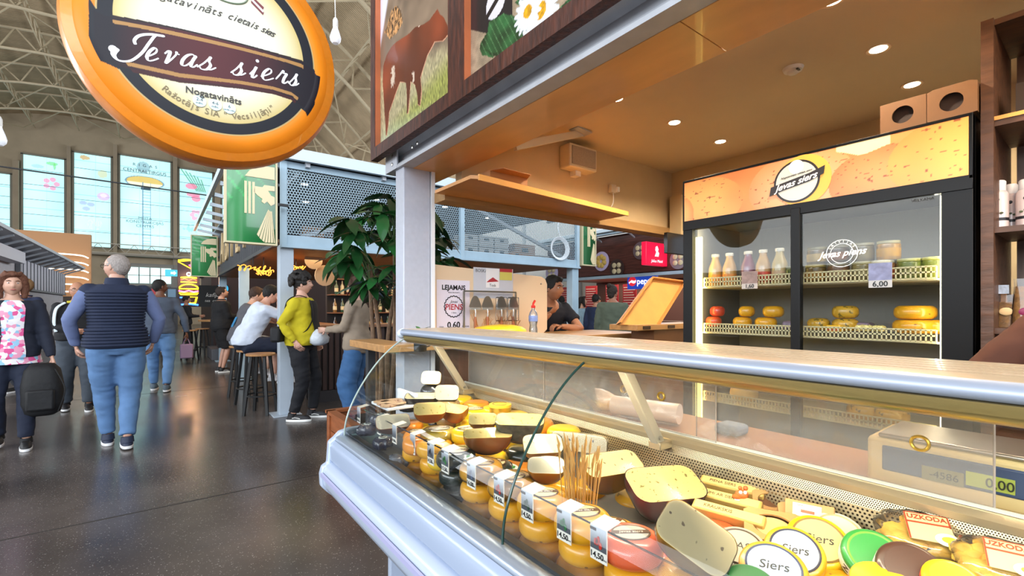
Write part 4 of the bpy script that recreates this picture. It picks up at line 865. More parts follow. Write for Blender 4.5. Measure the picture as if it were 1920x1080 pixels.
def cut(label,px,py,Z,r,h,yaw,th,rind='y',pst='y',a0=180,a1=360,group=None,wrap=True,lift=0,roll=0,name='cut_cheese',pos=None):
    # part of a wheel; thing origin = centre of the cut face
    p=V(pos) if pos else (at(px,py,Z=Z) if Z<1.0 else at(px,py,d=Z))
    t=thing(name,label,'cheese',p,0,group); MW[t.name]=Matrix()
    t.rotation_euler=(Matrix.Rotation(R(yaw),4,'Z')@Matrix.Rotation(R(th),4,'X')@Matrix.Rotation(R(roll),4,'Y')).to_euler()
    pr=wprof(r,h,.3,5); n=22; A_=[R(a0+(a1-a0)*i/n) for i in range(n+1)]
    rs=[[(q*math.cos(a),q*math.sin(a),z-h/2) for q,z in pr] for a in A_]
    k=len(pr); vs=[v for r_ in rs for v in r_]; fs=[]
    for i in range(n):
        for j in range(k-1): fs.append((i*k+j,(i+1)*k+j,(i+1)*k+j+1,i*k+j+1))
    m=MB(); m.add(vs,fs); m.build('rind',wax[rind] if rind in wax else rind,t,ang=60)
    m=MB(); e=.0006
    if a1-a0==180:
        m.add([(q,e*0,z-h/2) for q,z in pr]+[(-q,0,z-h/2) for q,z in pr[::-1]],[tuple(range(2*k-1,-1,-1))])
    else:
        for s_,ring_ in ((0,rs[0]),(1,rs[-1])): m.add(ring_,[tuple(range(k)) if s_ else tuple(range(k-1,-1,-1))])
    f=m.build('cut_face',paste[pst],t,smooth=False)
    if wrap:
        s=1.025; m=MB(); m.add([(x*s,y*s,z*s) for x,y,z in vs],fs); 
        if a1-a0==180: m.add([(q*s,.0025,(z-h/2)*s) for q,z in pr]+[(-q*s,.0025,(z-h/2)*s) for q,z in pr[::-1]],[tuple(range(2*k-1,-1,-1))])
        m.build('film_wrap',wrapm,t,ang=60)
    return t
VY=143
# front row stacks (three wheels high), standing against the glass
FXr=.735
row=[(.58,'ro','red orange wheel with round cream label, nearest front corner stack'),(.71,'y','speckled yellow wheel topping the stack behind the peppercorn tag'),(.842,'y','yellow wheel topping the stack behind the green pepper tag'),(.975,'y','yellow wheel topping the stack behind the tomato tag'),(1.11,'y','wrapped yellow wheel topping the stack behind the garlic tag'),(1.25,'g','dark green wheel with parsley sticker behind the green tag'),(1.385,'y','yellow wheel topping the stack behind the caraway tag'),(1.53,'o','bright orange wheel topping the stack behind the branch tag')]
for i,(y,c,lb) in enumerate(row):
    h=.052; z0=.742
    for k in range(3):
        top=k==2
        l=lb if top else ('%s wheel of the %s'%(['bottom','middle'][k],lb.split(' topping ')[-1] if ' topping ' in lb else 'stack under the '+lb.split(' with ')[0]))
        l=' '.join(l.split()[:15])
        wheel(l,0,0,0,pos=(FXr+random.uniform(-.006,.004),y+random.uniform(-.004,.004),z0+k*(h+.0005)),r=.058+.004*top if c!='o' else .05,h=h,col=c if (top or c in 'g') else 'y',lab=top,wrap=(top and i in (3,4)),sticker='2f8a34' if (c=='g' and top) else None,
            lc=M('label silver','c9c3b8',.35) if c=='ro' else None,rz=R(-37+random.uniform(-12,12)))
# dark vacuum packs at the far left front
for i,(px,py,z,lb) in enumerate([(690,800,.86,'dark vacuum pack in the left front corner of the case'),(718,826,.83,'dark vacuum pack below the second price tag'),(745,862,.80,'crumpled grey vacuum pack lying low by the front glass'),(715,782,.90,'navy pack with white round sticker, upper left'),(767,758,.905,'navy wrapped piece with white round sticker beside the white tray')]):
    p=at(px,py,Z=z); t=thing('vacuum_pack',lb,'cheese pack',(p.x,p.y,p.z-.03),R(20+i*40),'dark vacuum packs at the case left end'); MW[t.name]=Matrix()
    m=MB(); rs=[]
    for k,(zz,s) in enumerate(((0,.8),(.012,1),(.03,.97),(.042,.7))): rs.append([(s*(.045+.006*math.sin(3*a+i)+.004*math.sin(7*a))*math.cos(a),s*(.035+.005*math.cos(4*a))*math.sin(a),zz) for a in [R(j*12) for j in range(30)]])
    m.rings(rs); m.build('pack',M('crumpled film %d'%(i==2),'2a2e40' if i!=2 else '7d8794',.2,coat=.6,n=.5,ns=50,bump=.6),t,ang=70)
    if i!=2: m=MB(); m.lathe([(.001,0),(.017,0),(.017,.0015),(.001,.002)],(0,.0,.042),20); m.build('sticker',M('sticker paper','e9efe2'),t); m=MB(); m.tube([(.009*math.cos(a),.009*math.sin(a),.0445) for a in [R(j*30) for j in range(10)]],.0016,4); m.build('sticker_print',ink,t)
# second level, left cluster
t=thing('foam_tray','white foam tray with sliced smoked cheese at the left end','tray',at(735,752,d=1.93)); p=at(735,752,d=1.93)
m=MB(); m.box(p.x-.055,p.y-.09,p.z-.02,p.x+.075,p.y+.09,p.z-.008); m.box(p.x+.06,p.y-.09,p.z-.02,p.x+.075,p.y+.09,p.z+.035); m.build('tray',M('white foam','eef0f4',.6),t,bevel=.003)
for k in range(9):
    m=MB(); c=(p.x-.04+.02*(k%4),p.y-.06+.035*(k//3)+.01*(k%2),p.z-.004+.003*(k%3)); m.lathe([(.001,-.003),(.03,-.003),(.032,0),(.03,.003),(.001,.003)],c,14,sx=1.1,sy=.8); m.build('slice',specks('smoked slice','c9a888','8a5a48',.6,60),t)
cut('small pale half cheese standing highest at the back left',808,708,1.97,.043,.055,VY-10,20,'p','p',wrap=False)
cut('half wheel in blue white film at the back left',790,742,1.92,.066,.06,VY,76,'k','p')
cut('upright pale half cheese right of the blue wrapped half',838,736,1.88,.048,.06,VY,22,'p','p')
cut('pale orange half cheese with round face by the left price tags',737,790,1.74,.062,.055,VY+25,40,'o','w')
cut('wrapped cut block with orange rind in the left cluster',806,766,1.72,.058,.06,VY+12,55,'o','y')
cut('wrapped orange wedge with a dark oval label behind the block',851,766,1.78,.055,.06,VY-30,70,'o','y')
wheel('bright yellow wheel with oval label beside the gold tins',889,766,1.87,r=.064,h=.06,col='yy')
p=at(938,757,d=1.80)
for k in range(2):
    t=thing('gold_tin',['lower of the two stacked gold tins by the rear rail','upper gold tin with printed yellow lid by the rear rail'][k],'tin',(p.x,p.y,p.z-.09+k*.045),group='stacked gold tins'); MW[t.name]=Matrix()
    m=MB(); m.lathe([(.001,0),(.042,0),(.042,.036)],n=32); m.build('body',M('gold tin','b8983c',.3,.7),t)
    m=MB(); m.lathe([(.0425,.034),(.0435,.035),(.0435,.044),(.041,.045),(.001,.0445)],n=32); m.build('lid',M('tin lid yellow','dcc040',.35,n=.1,ns=20),t)
    if k: m=MB(); m.tube([(.03*math.cos(a),.03*math.sin(a),.0452) for a in [R(j*15) for j in range(20)]],.0012,4); m.build('lid_print',lab_b,t)
wheel('yellow wheel with dark label half hidden behind small pale piece',908,786,1.70,r=.058,h=.05,col='yy')
wheel('yellow wheel with white label in the middle of the left cluster',823,803,1.60,r=.062,h=.055,col='yy',wrap=True,lc=M('label white','e9e6da',.4))
wheel('orange wheel in clear film behind the branch tag',787,818,1.58,r=.058,h=.055,col='o',lab=False)
wheel('flat yellow wheel left of the small round pale piece',876,802,1.58,r=.056,h=.05,col='yy')
cut('small round pale cheese face in the centre of the cluster',905,785,1.52,.045,.045,VY,50,'p','y')
cut('flat wrapped half cheese with orange rim under the pale piece',915,812,1.45,.075,.045,VY+5,66,'o','y')
cut('long pale wedge lying flat before the dark green wheels',880,845,.885,.085,.035,VY+30,12,'o','y',a0=250,a1=292,wrap=False)
wheel('orange wheel with small black leaf label near the caraway tag',830,848,.872,r=.05,h=.05,col='yy')
cut('large half cheese with netted grey rind, cut face up',975,786,1.47,.076,.07,VY-6,72,'n','y')
wheel('dark green wheel with parsley sticker under the netted half cheese',985,838,.885,r=.066,h=.06,col='g',lab=False,sticker='3f8f2c')
wheel('wide dark green wheel with cream label and parsley sticker',925,868,.872,r=.068,h=.06,col='g',sticker='3f8f2c')
wheel('yellow wheel with printed oval label left of the glass joint',960,893,.875,r=.063,h=.058,col='y')
wheel('yellow wheel under the orange block just right of glass joint',1012,925,.845,r=.06,h=.05,col='og',lab=False)
cut('orange rind block with white face beside the glass joint',1024,872,1.22,.048,.06,VY-5,66,'y','w')
cut('pale cut cheese with white paper strip behind the glass joint',1018,832,1.36,.058,.06,VY+10,45,'p','p')
# centre
cut('tall seeded half wheel standing behind the wheat',1084,830,.945,.085,.05,VY-28,12,'og','h')
cut('big yellow half wheel with dark printed label right of wheat',1148,868,1.21,.085,.075,VY+22,62,'y','s')
cut('large pesto half wheel with red wax rind, cut face up',1248,905,1.12,.092,.108,VY+12,66,'d','c')
cut('herb half wheel leaning in the foreground, cut face to viewer',1305,1005,.93,.066,.09,VY+2,48,'y','h',roll=-42)
wheel('mustard speckled wheel with oval label between the big half wheels',1150,985,.865,r=.062,h=.058,col='og')
wheel('plain speckled mustard wheel under the big yellow half',1195,925,.845,r=.06,h=.05,col='og',lab=False)
wheel('red wheel lying low under the pesto half wheel',1225,1020,.85,r=.058,h=.055,col='r',lab=False)
wheel('orange wheel at the bottom under the leaning half wheel',1290,1060,.86,r=.055,h=.05,col='y',lab=False)
wheel('red orange wheel behind the leaning half wheel',1345,985,.87,r=.045,h=.05,col='ro',lab=False)
# white paper strip on the pesto cheese
# wheat bundle
p=at(1083,935,Z=.90); t=thing('wheat_bundle','bundle of dry wheat ears standing between cheeses','wheat',(p.x,p.y,.80)); wh=M('dry wheat','c99a55',.6,n=.2,ns=30)
m=MB(); e=MB()
for i in range(46):
    a=random.uniform(0,6.28); q=random.random()**.5; bx_,by_=p.x+.012*q*math.cos(a),p.y+.012*q*math.sin(a)
    tx_,ty_=p.x+.045*q*math.cos(a),p.y+.055*q*math.sin(a); tz=random.uniform(.93,1.01)
    m.bar((bx_+.02*math.cos(a)*q,by_+.02*math.sin(a)*q,.80),(tx_,ty_,tz),.0014)
    e.tube([(tx_,ty_,tz-.004),(tx_+.002,ty_,tz+.012),(tx_+.005*math.cos(a),ty_+.005*math.sin(a),tz+.032)],[.0012,.0034,.0008],5)
tag(m.build('stalks',wh,t),None,None,kind='stuff'); tag(e.build('ears',wh,t),None,None,kind='stuff')
# ---------------- right half: boxes, tins, bags ----------------
kraft=M('kraft card','c2925a',.6,n=.1,ns=20); kin=M('kraft inside','6b4428',.7)
def frame_thing(name,label,cat,px,py,Z,yaw,tilt=0,roll=0,group=None):
    p=at(px,py,Z=Z); t=thing(name,label,cat,p,0,group); MW[t.name]=Matrix()
    t.rotation_euler=(Matrix.Rotation(R(yaw),4,'Z')@Matrix.Rotation(R(roll),4,'Y')@Matrix.Rotation(R(tilt),4,'X')).to_euler(); return t
GY=-53  # local x runs along the view's right
for k,(px,py) in enumerate([(1372,917),(1363,940),(1365,967)]):
    t=frame_thing('cracker_box',['rearmost narrow cracker box beside the orange toy','middle narrow cracker box with printed top','front narrow cracker tube box nearest the leaning cheese'][k],'box',px,py,.885-.003*k,-78,25,0,'narrow cracker boxes')
    m=MB(); m.box(-.075,-.014,-.014,.075,.014,.014); m.build('carton',M('cracker yellow','cfa95a',.5),t,bevel=.003); m=MB(); m.box(-.07,-.011,.0142,.07,.011,.0148); m.build('top_print',M('cracker print','dcc078',.5),t,smooth=False)
    text(['PIENA SIERS','CEPUMI AR SIERU','KRAUKSKIS'][k],.012,lab_b,t,(-.02,0,.0152),(1,0,0),(0,1,0),ext=.0002)
t=frame_thing('toy_figure','small orange open-mouthed animal toy standing by the cracker boxes','toy',1390,945,.88,-45,0)
om=M('toy orange','c8682c',.45)
m=MB(); m.ball((0,0,.0),.018,14,(1,.9,.8)); m.ball((0,-.004,.024),.012,12,(1.3,1.1,.9)); m.ball((-.013,-.008,.02),.009,10,(1.2,1,.6)); m.ball((.01,.002,.037),.006,8); m.ball((-.002,.002,.037),.005,8); m.ball((.0,0,-.016),.017,12,(1,.9,.5)); m.build('body',om,t)
for x in (-.006,.004): m=MB(); m.ball((x,-.013,.032),.0042,8); m.build('eye',whitep,t)
m=MB(); m.ball((-.012,-.012,.0145),.006,8,(1.3,1,.3)); m.build('teeth',whitep,t)
m=MB(); m.ball((0,-.002,-.008),.0195,12,(1,1,.7)); m.build('wrapped_base',M('toy base film','5b3a28',.3,coat=.6,n=.5,ns=70),t)
def windowbox(label,px,py,Z,w,h,yaw,tilt,disc='d8b070',arch=False):
    t=frame_thing('kraft_box',label,'box',px,py,Z,yaw,tilt,0,'kraft gift boxes with windows')
    pts=[(-w/2,-h/2),(w/2,-h/2),(w/2,h/2),(-w/2,h/2)]; n=28; rx,ry=w*.36,h*.36
    hole=[(rx*math.cos(2*PI*i/n),ry*math.sin(2*PI*i/n)) for i in range(n)]
    outer=[]
    for (x,y) in hole:
        s=1/max(abs(x)/(w/2),abs(y)/(h/2)); outer.append((x*s,y*s))
    m=MB(); m.rings([[(x,y,0) for x,y in outer],[(x,y,0) for x,y in hole],[(x,y,-.004) for x,y in hole]],cap=False); m.rings([[(x,y,0) for x,y in outer],[(x,y,-.03) for x,y in outer]],cap=False); m.build('carton',kraft,t,smooth=False)
    m=MB(); m.box(-w/2+.002,-h/2+.002,-.029,w/2-.002,h/2-.002,-.012); m.build('inside',kin,t,smooth=False)
    if disc: m=MB(); m.lathe([(.001,-.012),(rx*.9,-.012),(rx*.86,-.005),(.001,-.004)],n=28,sy=ry/rx); m.build('cheese_window',M('disc '+disc,disc,.5,n=.1,ns=40),t)
    return t
windowbox('kraft box with oval window nearest the cracker boxes',1450,985,.885,.11,.085,-62,22,'d8b078')
windowbox('kraft box with empty dark window by the rear panel',1445,938,.888,.075,.05,-60,35,None)
windowbox('kraft box with arched dark window before the label card',1500,968,.89,.08,.06,-60,35,None)
t=frame_thing('label_card','upright kraft card with white printed label by the perforated panel','card',1517,960,.905,-72,60); m=MB(); m.box(-.045,-.02,-.004,.045,.02,0); m.build('card',kraft,t,bevel=.004); m=MB(); m.box(-.03,-.012,.0002,.022,.014,.001); m.build('label',M('label white','e9e6da'),t,smooth=False); m=MB(); m.box(-.015,-.004,.0012,.01,.002,.0016); m.build('label_print',M('brown red print','a85c3a',.5),t,smooth=False); text('SIERS',.006,ink,t,(-.015,.010,.0014),(1,0,0),(0,1,0),ext=.0002)
def rtin(label,px,py,Z,r,h,top,side,band,txt,tilt=35,yaw=-60,group='round tins and cheeses at the right end',topring=None,nm='round_tin',cat='tin',tcol=None):
    t=frame_thing(nm,label,cat,px,py,Z,yaw,tilt,0,group)
    m=MB(); m.lathe(wprof(r,h,.18,4),(0,0,-h),32); m.build('body',M('tin side '+side,side,.35,coat=.3),t,ang=60)
    if band:
        m=MB(); m.lathe([(r*1.005,-h*.75),(r*1.008,-h*.72),(r*1.008,-h*.28),(r*1.005,-h*.25)],n=32); m.f=m.f[1:-1] if 0 else m.f; m.build('band',M('tin band '+band,band,.4),t)
    if top: m=MB(); m.lathe([(.001,0),(r*.78,.0),(r*.78,.0015),(.001,.002)],n=32); m.build('label_disc',M('tin top '+top,top,.4),t); 
    if topring: m=MB(); m.tube([(r*.79*math.cos(a),r*.79*math.sin(a),.001) for a in [R(i*10) for i in range(36)]],.002,5,closed=True); m.build('label_ring',M('tin ring '+topring,topring,.4),t)
    if txt and band:
        for i,chh in enumerate(txt):
            a=R(-90+(i-(len(txt)-1)/2)*(150/len(txt))); rr_=r*1.012
            text(chh,h*.42,M('tin text','2a2a26',.5) if not tcol else tcol,t,(rr_*math.cos(a),rr_*math.sin(a),-h*.5),(-math.sin(a),math.cos(a),0),(0,0,1),ext=.0003,bold=.0003)
    elif txt: text(txt,r*.45,M('tin text','2a2a26',.5),t,(0,0,.0022),(1,0,0),(0,1,0),ext=.0002,shear=.2)
    return t
rtin('bright yellow round cheese with tree label, centre right',1535,1012,.885,.056,.045,'cbb278','ecb810',None,'Siers',topring='8a6a30',nm='round_cheese',cat='cheese')
rtin('yellow round cheese with silver label left of the bright yellow one',1490,1032,.88,.052,.04,'a4aab8','d8a018',None,'Siers',topring='3a3a48',nm='round_cheese',cat='cheese')
rtin('white round cheese box with dark lettering by the kraft boxes',1572,1000,.885,.05,.035,'cfc4ae','d8cdb8','e6e0d2','APLOCINS',topring='c8a070')
rtin('green round tin with white lettering band, right of the yellow cheese',1640,1040,.895,.05,.045,'2f8a3c','2f8a3c','eef0e0','ZALAIS',tilt=40,topring='7ac040')
rtin('brown round tin with white lettering band, bottom right',1712,1068,.90,.05,.045,'4a2c20','4a2c20','f0ece2','KARAVIKA',tilt=40)
rtin('grey labelled flat cheese beside the leaning half wheel',1388,1025,.875,.05,.03,'b9a890','9f968a',None,'LATVIJAS SIERS',tilt=25,topring='5b4c40',nm='round_cheese',cat='cheese')
rtin('silver blue labelled cheese at the bottom centre right',1450,1062,.885,.055,.035,'98a6c0','cc9420',None,'Siers',tilt=25,topring='4a5068',nm='round_cheese',cat='cheese')
rtin('green topped tin peeking at the bottom edge',1405,1085,.885,.04,.04,'1f6a34','1f6a34',None,None,tilt=10)
rtin('red and yellow tin at the bottom right edge',1790,1090,.905,.04,.03,'f0d020','f0c818','d84828',None,tilt=30)
rtin('orange yellow tin at the bottom edge left of the brown one',1655,1092,.885,.045,.03,None,'e0a020',None,None,tilt=20)
def bag(label,px,py,Z,w,h,yaw,tilt,seed,lab=True):
    random.seed(seed); t=frame_thing('snack_bag',label,'bag',px,py,Z,yaw,tilt,0,'clear bags of cheese snacks')
    cm_=M('cheese curd snack','e8b848',.5,n=.2,ns=25,bump=.3); m=MB()
    for i in range(60):
        x,y=random.uniform(-w/2,w/2),random.uniform(-h/2,h/2)
        if (2*x/w)**2+(2*y/h)**2>1.25: continue
        s=random.uniform(.011,.017); m.ball((x*.9,y*.9,-.012+random.uniform(0,.008)*(1-(2*x/w)**2)),s,7,(1.2,.9,.7),xf=Matrix.Rotation(random.uniform(-.1,.1),4,'Z'))
    tag(m.build('snack_pieces',cm_,t),None,None,kind='stuff')
    m=MB(); rs=[]
    for zz,s in ((-.028,.7),(-.015,1.0),(-.004,1.02),(.008,.85),(.012,.4)):
        rs.append([(s*w/2*1.12*abs(math.cos(a))**.7*(1 if math.cos(a)>0 else -1)*(1+.04*math.sin(9*a)),s*h/2*1.12*abs(math.sin(a))**.7*(1 if math.sin(a)>0 else -1)*(1+.04*math.cos(11*a)),zz) for a in [R(i*9) for i in range(40)]])
    m.rings(rs); m.build('bag_film',wrapm,t,ang=80)
    if lab:
        m=MB(); m.box(-w*.22,-h*.30,.013,w*.28,h*.36,.0142); m.build('label',M('snack label','ecc890',.5),t,smooth=False)
        m=MB()
        for (a,b,c,d_) in ((-.22,.34,.28,.36),(-.22,.10,.28,.14),(-.22,-.30,-.20,.36),(.26,.08,.28,.36)): m.box(w*a,h*b,.0143,w*c,h*d_,.0148)
        m.build('label_border',M('snack label red','a84428',.5),t,smooth=False)
        text('UZKODA',h*.15,M('snack label red','a84428'),t,(w*.03,h*.25,.0146),(1,0,0),(0,1,0),bold=.0004,ext=.0003)
        m=MB(); m.lathe([(.001,.0148),(h*.2,.0148),(h*.2,.0158),(.001,.016)],(w*.2,-h*.22,0),24,sy=.75); m.build('price_sticker',M('sticker paper','e9efe2'),t)
        m=MB(); m.lathe([(.001,.0162),(h*.13,.0164),(.001,.0166)],(w*.22,-h*.22,0),20,sy=.6); m.build('sticker_sun',M('sticker sun','e8d040',.5),t)
bag('clear bag of cheese pieces with UZKODA label by the rear panel',1735,1000,.92,.13,.09,-66,30,3)
bag('clear bag of cheese pieces cut by the right frame edge',1885,1055,.925,.11,.085,-75,30,5)
random.seed(11)
# filler wheels so the deck reads full between the shown pieces
m=MB(); m.prism([(.94,.80),(1.14,.80),(1.14,.885),(1.02,.885),(1.02,.85),(.94,.85)],((0,1.93,0),(1,0,0),(0,0,1)),.83); m.build('stepped_riser',dk,case,smooth=False)
for (px_,py_,d0,zb_,n_,hh_,cc_,rr0) in ((812,708,2.0,.80,3,.069,'k',.052),(840,736,1.91,.852,2,.056,'p',.048)):
    q_=at(px_,py_,d=d0)
    for k_ in range(n_): wheel('%s %s wheel of the stack under the %s pale half cheese'%(('bottom','middle','top')[k_ if n_==3 else 2*k_],'navy' if cc_=='k' else 'pale','highest' if cc_=='k' else 'upright'),0,0,0,pos=(q_.x,q_.y,zb_+k_*(hh_+.0005)),r=rr0,h=hh_,col=cc_,lab=False,wrap=True)
for a_,xx in enumerate((.88,.99,1.085)):
    for b_ in range(6):
        yy=1.14+b_*.135; zz=(.805,.852,.887)[a_]
        wheel('plain %s wheel of the bottom layer, %s row, %s from the case end'%('yellow' if (a_+b_)%3 else 'orange',('front','middle','back')[a_],('sixth','fifth','fourth','third','second','first')[b_]),0,0,0,pos=(xx,yy,zz),r=.058,h=.052,col='yy' if (a_+b_)%3 else 'o',lab=False)
for i,(px,py,z,c) in enumerate([(860,825,.855,'y'),(770,790,.87,'o'),(1060,900,.85,'y'),(1105,905,.85,'y'),(1400,1000,.845,'y'),(1560,1060,.85,'y')]):
    wheel('plain wheel mostly hidden %s'%['beneath the flat wrapped half cheese','under the cut block at the left','left behind the wheat bundle','right behind the wheat bundle','under the grey labelled cheese','below the bright yellow round cheese'][i],px,py,z,r=.052,h=.045,col=c,lab=False)
# ---------------- scale on the work top ----------------
t=thing('counter_scale','cream counter scale with green LCD reading zero behind the case','scale',(1.35,.2,.935))
p=at(1850,905,X=1.30)
bx_=lambda a,b,c,d_,e,f: MB().box(a,b,c,d_,e,f)
m=MB(); m.box(1.305,-.05,.94,1.50,.36,1.045); m.build('body',M('scale cream','d8c48c',.45),t,bevel=.01)
m=MB(); m.box(1.299,-.02,.975,1.306,.33,1.03); m.build('display_panel',M('scale blue','35486a',.35),t,bevel=.003)
p=at(1856,905,X=1.298); lc=M('lcd green','9aa84a',.3,emit=.12)
m=MB(); m.box(1.296,p.y-.034,p.z-.014,1.3,p.y+.034,p.z+.014); m.build('lcd',lc,t,smooth=False)
text('0,00',.026,M('lcd ink','1e2418',.4),t,(1.2945,p.y-.014,p.z-.001),(0,-1,0),(0,0,1),bold=.0002,sx=.9)
p2=at(1770,893,X=1.298); m=MB(); m.box(1.296,p2.y-.03,p2.z-.014,1.3,p2.y+.035,p2.z+.014); m.build('lcd',M('lcd dim','7d7c56',.3),t,smooth=False); text('-4586',.02,M('lcd ink','1e2418'),t,(1.2945,p2.y,p2.z),(0,-1,0),(0,0,1))
m=MB(); m.box(1.31,-.03,1.045,1.49,.34,1.055); m.build('pan',chrome,t,bevel=.004)
m=MB(); m.box(1.30,p.y-.09,p.z+.012,1.301,p.y-.06,p.z+.022) ; m.build('sticker',M('sticker cyan','9fd0c8',.4),t,smooth=False)
# things lying on the work top behind the acrylic doors
def blobpack(label,px,py,d_,sz,col,name='wrapped_bundle',cat='bundle',n=.3,seed=1):
    p=at(px,py,X=d_); t=thing(name,label,cat,(p.x,p.y,.935)); m=MB(); random.seed(seed); rs=[]
    top=max(.04,p.z-.935+sz[2]*.5); k=8
    for i in range(k+1):
        q=i/k; s=math.sin(PI*(.12+.85*q))**.6
        rs.append([(p.x+sz[0]*s*math.cos(a)*(1+.12*math.sin(3*a+i+seed)),p.y+sz[1]*s*math.sin(a)*(1+.12*math.cos(4*a+2*i)),.936+top*q) for a in [R(j*18) for j in range(20)]])
    m.rings(rs); m.build('film',M('film '+col,col,.25,coat=.6,n=n,ns=18,bump=.6),t,ang=80); return t
blobpack('glowing heap of clear film bags behind the left rear door',1040,745,1.5,(.08,.16,.10),'e8c49a',seed=2)
blobpack('small translucent roll of bags behind the support arm',950,690,1.45,(.05,.09,.08),'d8b890',seed=3)
blobpack('film wrapped bread shape by the second ring grip',1120,750,1.4,(.06,.10,.09),'e8cdb0',seed=4)
t=thing('film_roll','large clear cling film roll lying on the work top','roll',(1.4,1.0,.95))
m=MB(); m.tube([(1.36,1.16,.975),(1.42,.92,.975)],.035,20); m.build('roll',M('roll film','ded0c4',.3,coat=.4),t)
m=MB(); m.tube([(1.355,1.18,.975),(1.36,1.159,.975)],.012,12); m.build('core',kraft,t)
t=thing('blue_sponge','folded blue cloth lying on the work top behind acrylic','cloth',(1.45,.75,.935))
m=MB(); m.box(1.42,.72,.936,1.50,.80,.97); m.build('cloth',M('blue cloth','6a7a8c',.8,n=.2,ns=20),t,bevel=.012)
# ================= HANGING CHEESE SIGN =================
SX,SY,SZ,SR=.2,2.4,2.49,.5
t=thing('cheese_sign','huge orange cheese wheel sign with dark ribbon lettering hanging over the aisle','sign',(SX,SY,SZ))
def sdome(r): # how far the face stands out towards the viewer
    r=np.asarray(r,float); return np.where(r<.40,.050-.02*(r/.40)**2,np.where(r<.5,.030-.085*((np.clip(r,.4,.5)-.40)/.10)**2.4,0))
NA,NR=720,250; rs_=np.concatenate([[.0005],np.linspace(.004,.5,NR)])
AA,RR=np.meshgrid(np.arange(NA)*2*PI/NA,rs_); AA=AA.ravel(); RR=RR.ravel()
X_=RR*np.cos(AA); Z_=RR*np.sin(AA)
pp=lambda px,py:(lambda q:(q.x-SX,q.z-SZ))(at(px,py,Y=SY))
up_=[pp(*a) for a in [(168,8),(182,30),(200,38),(260,50),(337,67),(450,94),(530,114),(562,122),(580,133),(590,145)]]
lo_=[pp(*a) for a in [(180,95),(186,112),(225,130),(244,135),(337,157),(450,169),(510,178),(544,188),(570,210),(574,218)]]
ux,uz=zip(*up_); lx,lz=zip(*lo_)
TU=np.interp(X_,ux,uz); TL=np.interp(X_,lx,lz)
n=vnoise(X_,Z_,8,3)
orange=hx('e8871c')[None]*(.95+.08*n)[:,None]; c=orange.copy()
ringo=(RR<.392); bandx=(np.abs(X_)<.40); tab=(X_>ux[0])&(X_<.40)&(Z_<TU+.012)&(Z_>TL-.012)&(RR<.432)
dk_=hx('14161f'); c=np.where((ringo|tab)[:,None],dk_[None],c)
edge=((RR<.397)&(RR>=.392)&~tab); c=np.where(edge[:,None],hx('b9a06a')[None],c)
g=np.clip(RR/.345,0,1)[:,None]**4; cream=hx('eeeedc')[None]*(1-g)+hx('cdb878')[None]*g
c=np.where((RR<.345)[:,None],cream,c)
band=(Z_<TU)&(Z_>TL)&(RR<.425)&(X_>-.40)
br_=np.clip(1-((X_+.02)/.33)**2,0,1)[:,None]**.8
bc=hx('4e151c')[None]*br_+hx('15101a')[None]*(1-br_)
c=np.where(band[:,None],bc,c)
inner=(np.abs(X_)<.345)&(RR<.36)
for (f0,f1) in ((.05,.13),(.87,.95)):
    f=(Z_-TL)/(TU-TL+1e-6); k=inner&(f>f0)&(f<f1); c=np.where(k[:,None],hx('a87d48')[None],c)
k=inner&(Z_<TL)&(Z_>TL-.012); c=np.where(k[:,None],hx('3a1418')[None],c); k=inner&(Z_>TU)&(Z_<TU+.008); c=np.where(k[:,None],hx('26181a')[None],c)
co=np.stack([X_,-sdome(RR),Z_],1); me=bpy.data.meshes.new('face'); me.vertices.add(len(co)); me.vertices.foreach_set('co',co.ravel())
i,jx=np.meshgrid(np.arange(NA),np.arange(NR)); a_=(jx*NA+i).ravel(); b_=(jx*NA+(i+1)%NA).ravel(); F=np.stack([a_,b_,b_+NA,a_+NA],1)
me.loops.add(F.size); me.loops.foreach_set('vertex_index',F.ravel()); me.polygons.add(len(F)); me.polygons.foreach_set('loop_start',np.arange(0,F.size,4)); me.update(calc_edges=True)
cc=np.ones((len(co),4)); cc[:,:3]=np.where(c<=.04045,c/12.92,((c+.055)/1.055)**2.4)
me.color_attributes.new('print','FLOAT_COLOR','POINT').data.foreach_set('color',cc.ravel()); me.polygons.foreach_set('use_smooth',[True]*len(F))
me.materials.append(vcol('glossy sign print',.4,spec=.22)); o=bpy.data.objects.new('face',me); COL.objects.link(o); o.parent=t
m=MB(); e0=float(-sdome(.5)); prof=[(.5,0.0)]
pr=[]
for i in range(17):
    a=R(-8+ i*98/16); pr.append((.40+.115*math.cos(a) if 0 else .385+.118*math.cos(a),e0+.02+.17*max(0,math.sin(a))**1.0 if 0 else e0+.17*(i/16)**1.0))
pr=[(.4995,e0),(.509,e0+.03),(.514,e0+.06),(.513,e0+.09),(.508,e0+.125),(.49,e0+.155),(.46,e0+.18),(.41,e0+.20),(.3,e0+.21),(.001,e0+.212)]
pr=[(q.x,q.y) for q in spline(pr,4)]
m.rings([[(r*math.cos(2*PI*j/96),y,r*math.sin(2*PI*j/96)) for j in range(96)] for r,y in pr]); m.build('rim',M('sign orange shell','e8871c',.38,n=.06,ns=40,coat=.2,bump=.08),t,local=True,ang=80)
def on(x,z,e=.0015): return (x,-float(sdome(math.hypot(x,z)))-e,z)
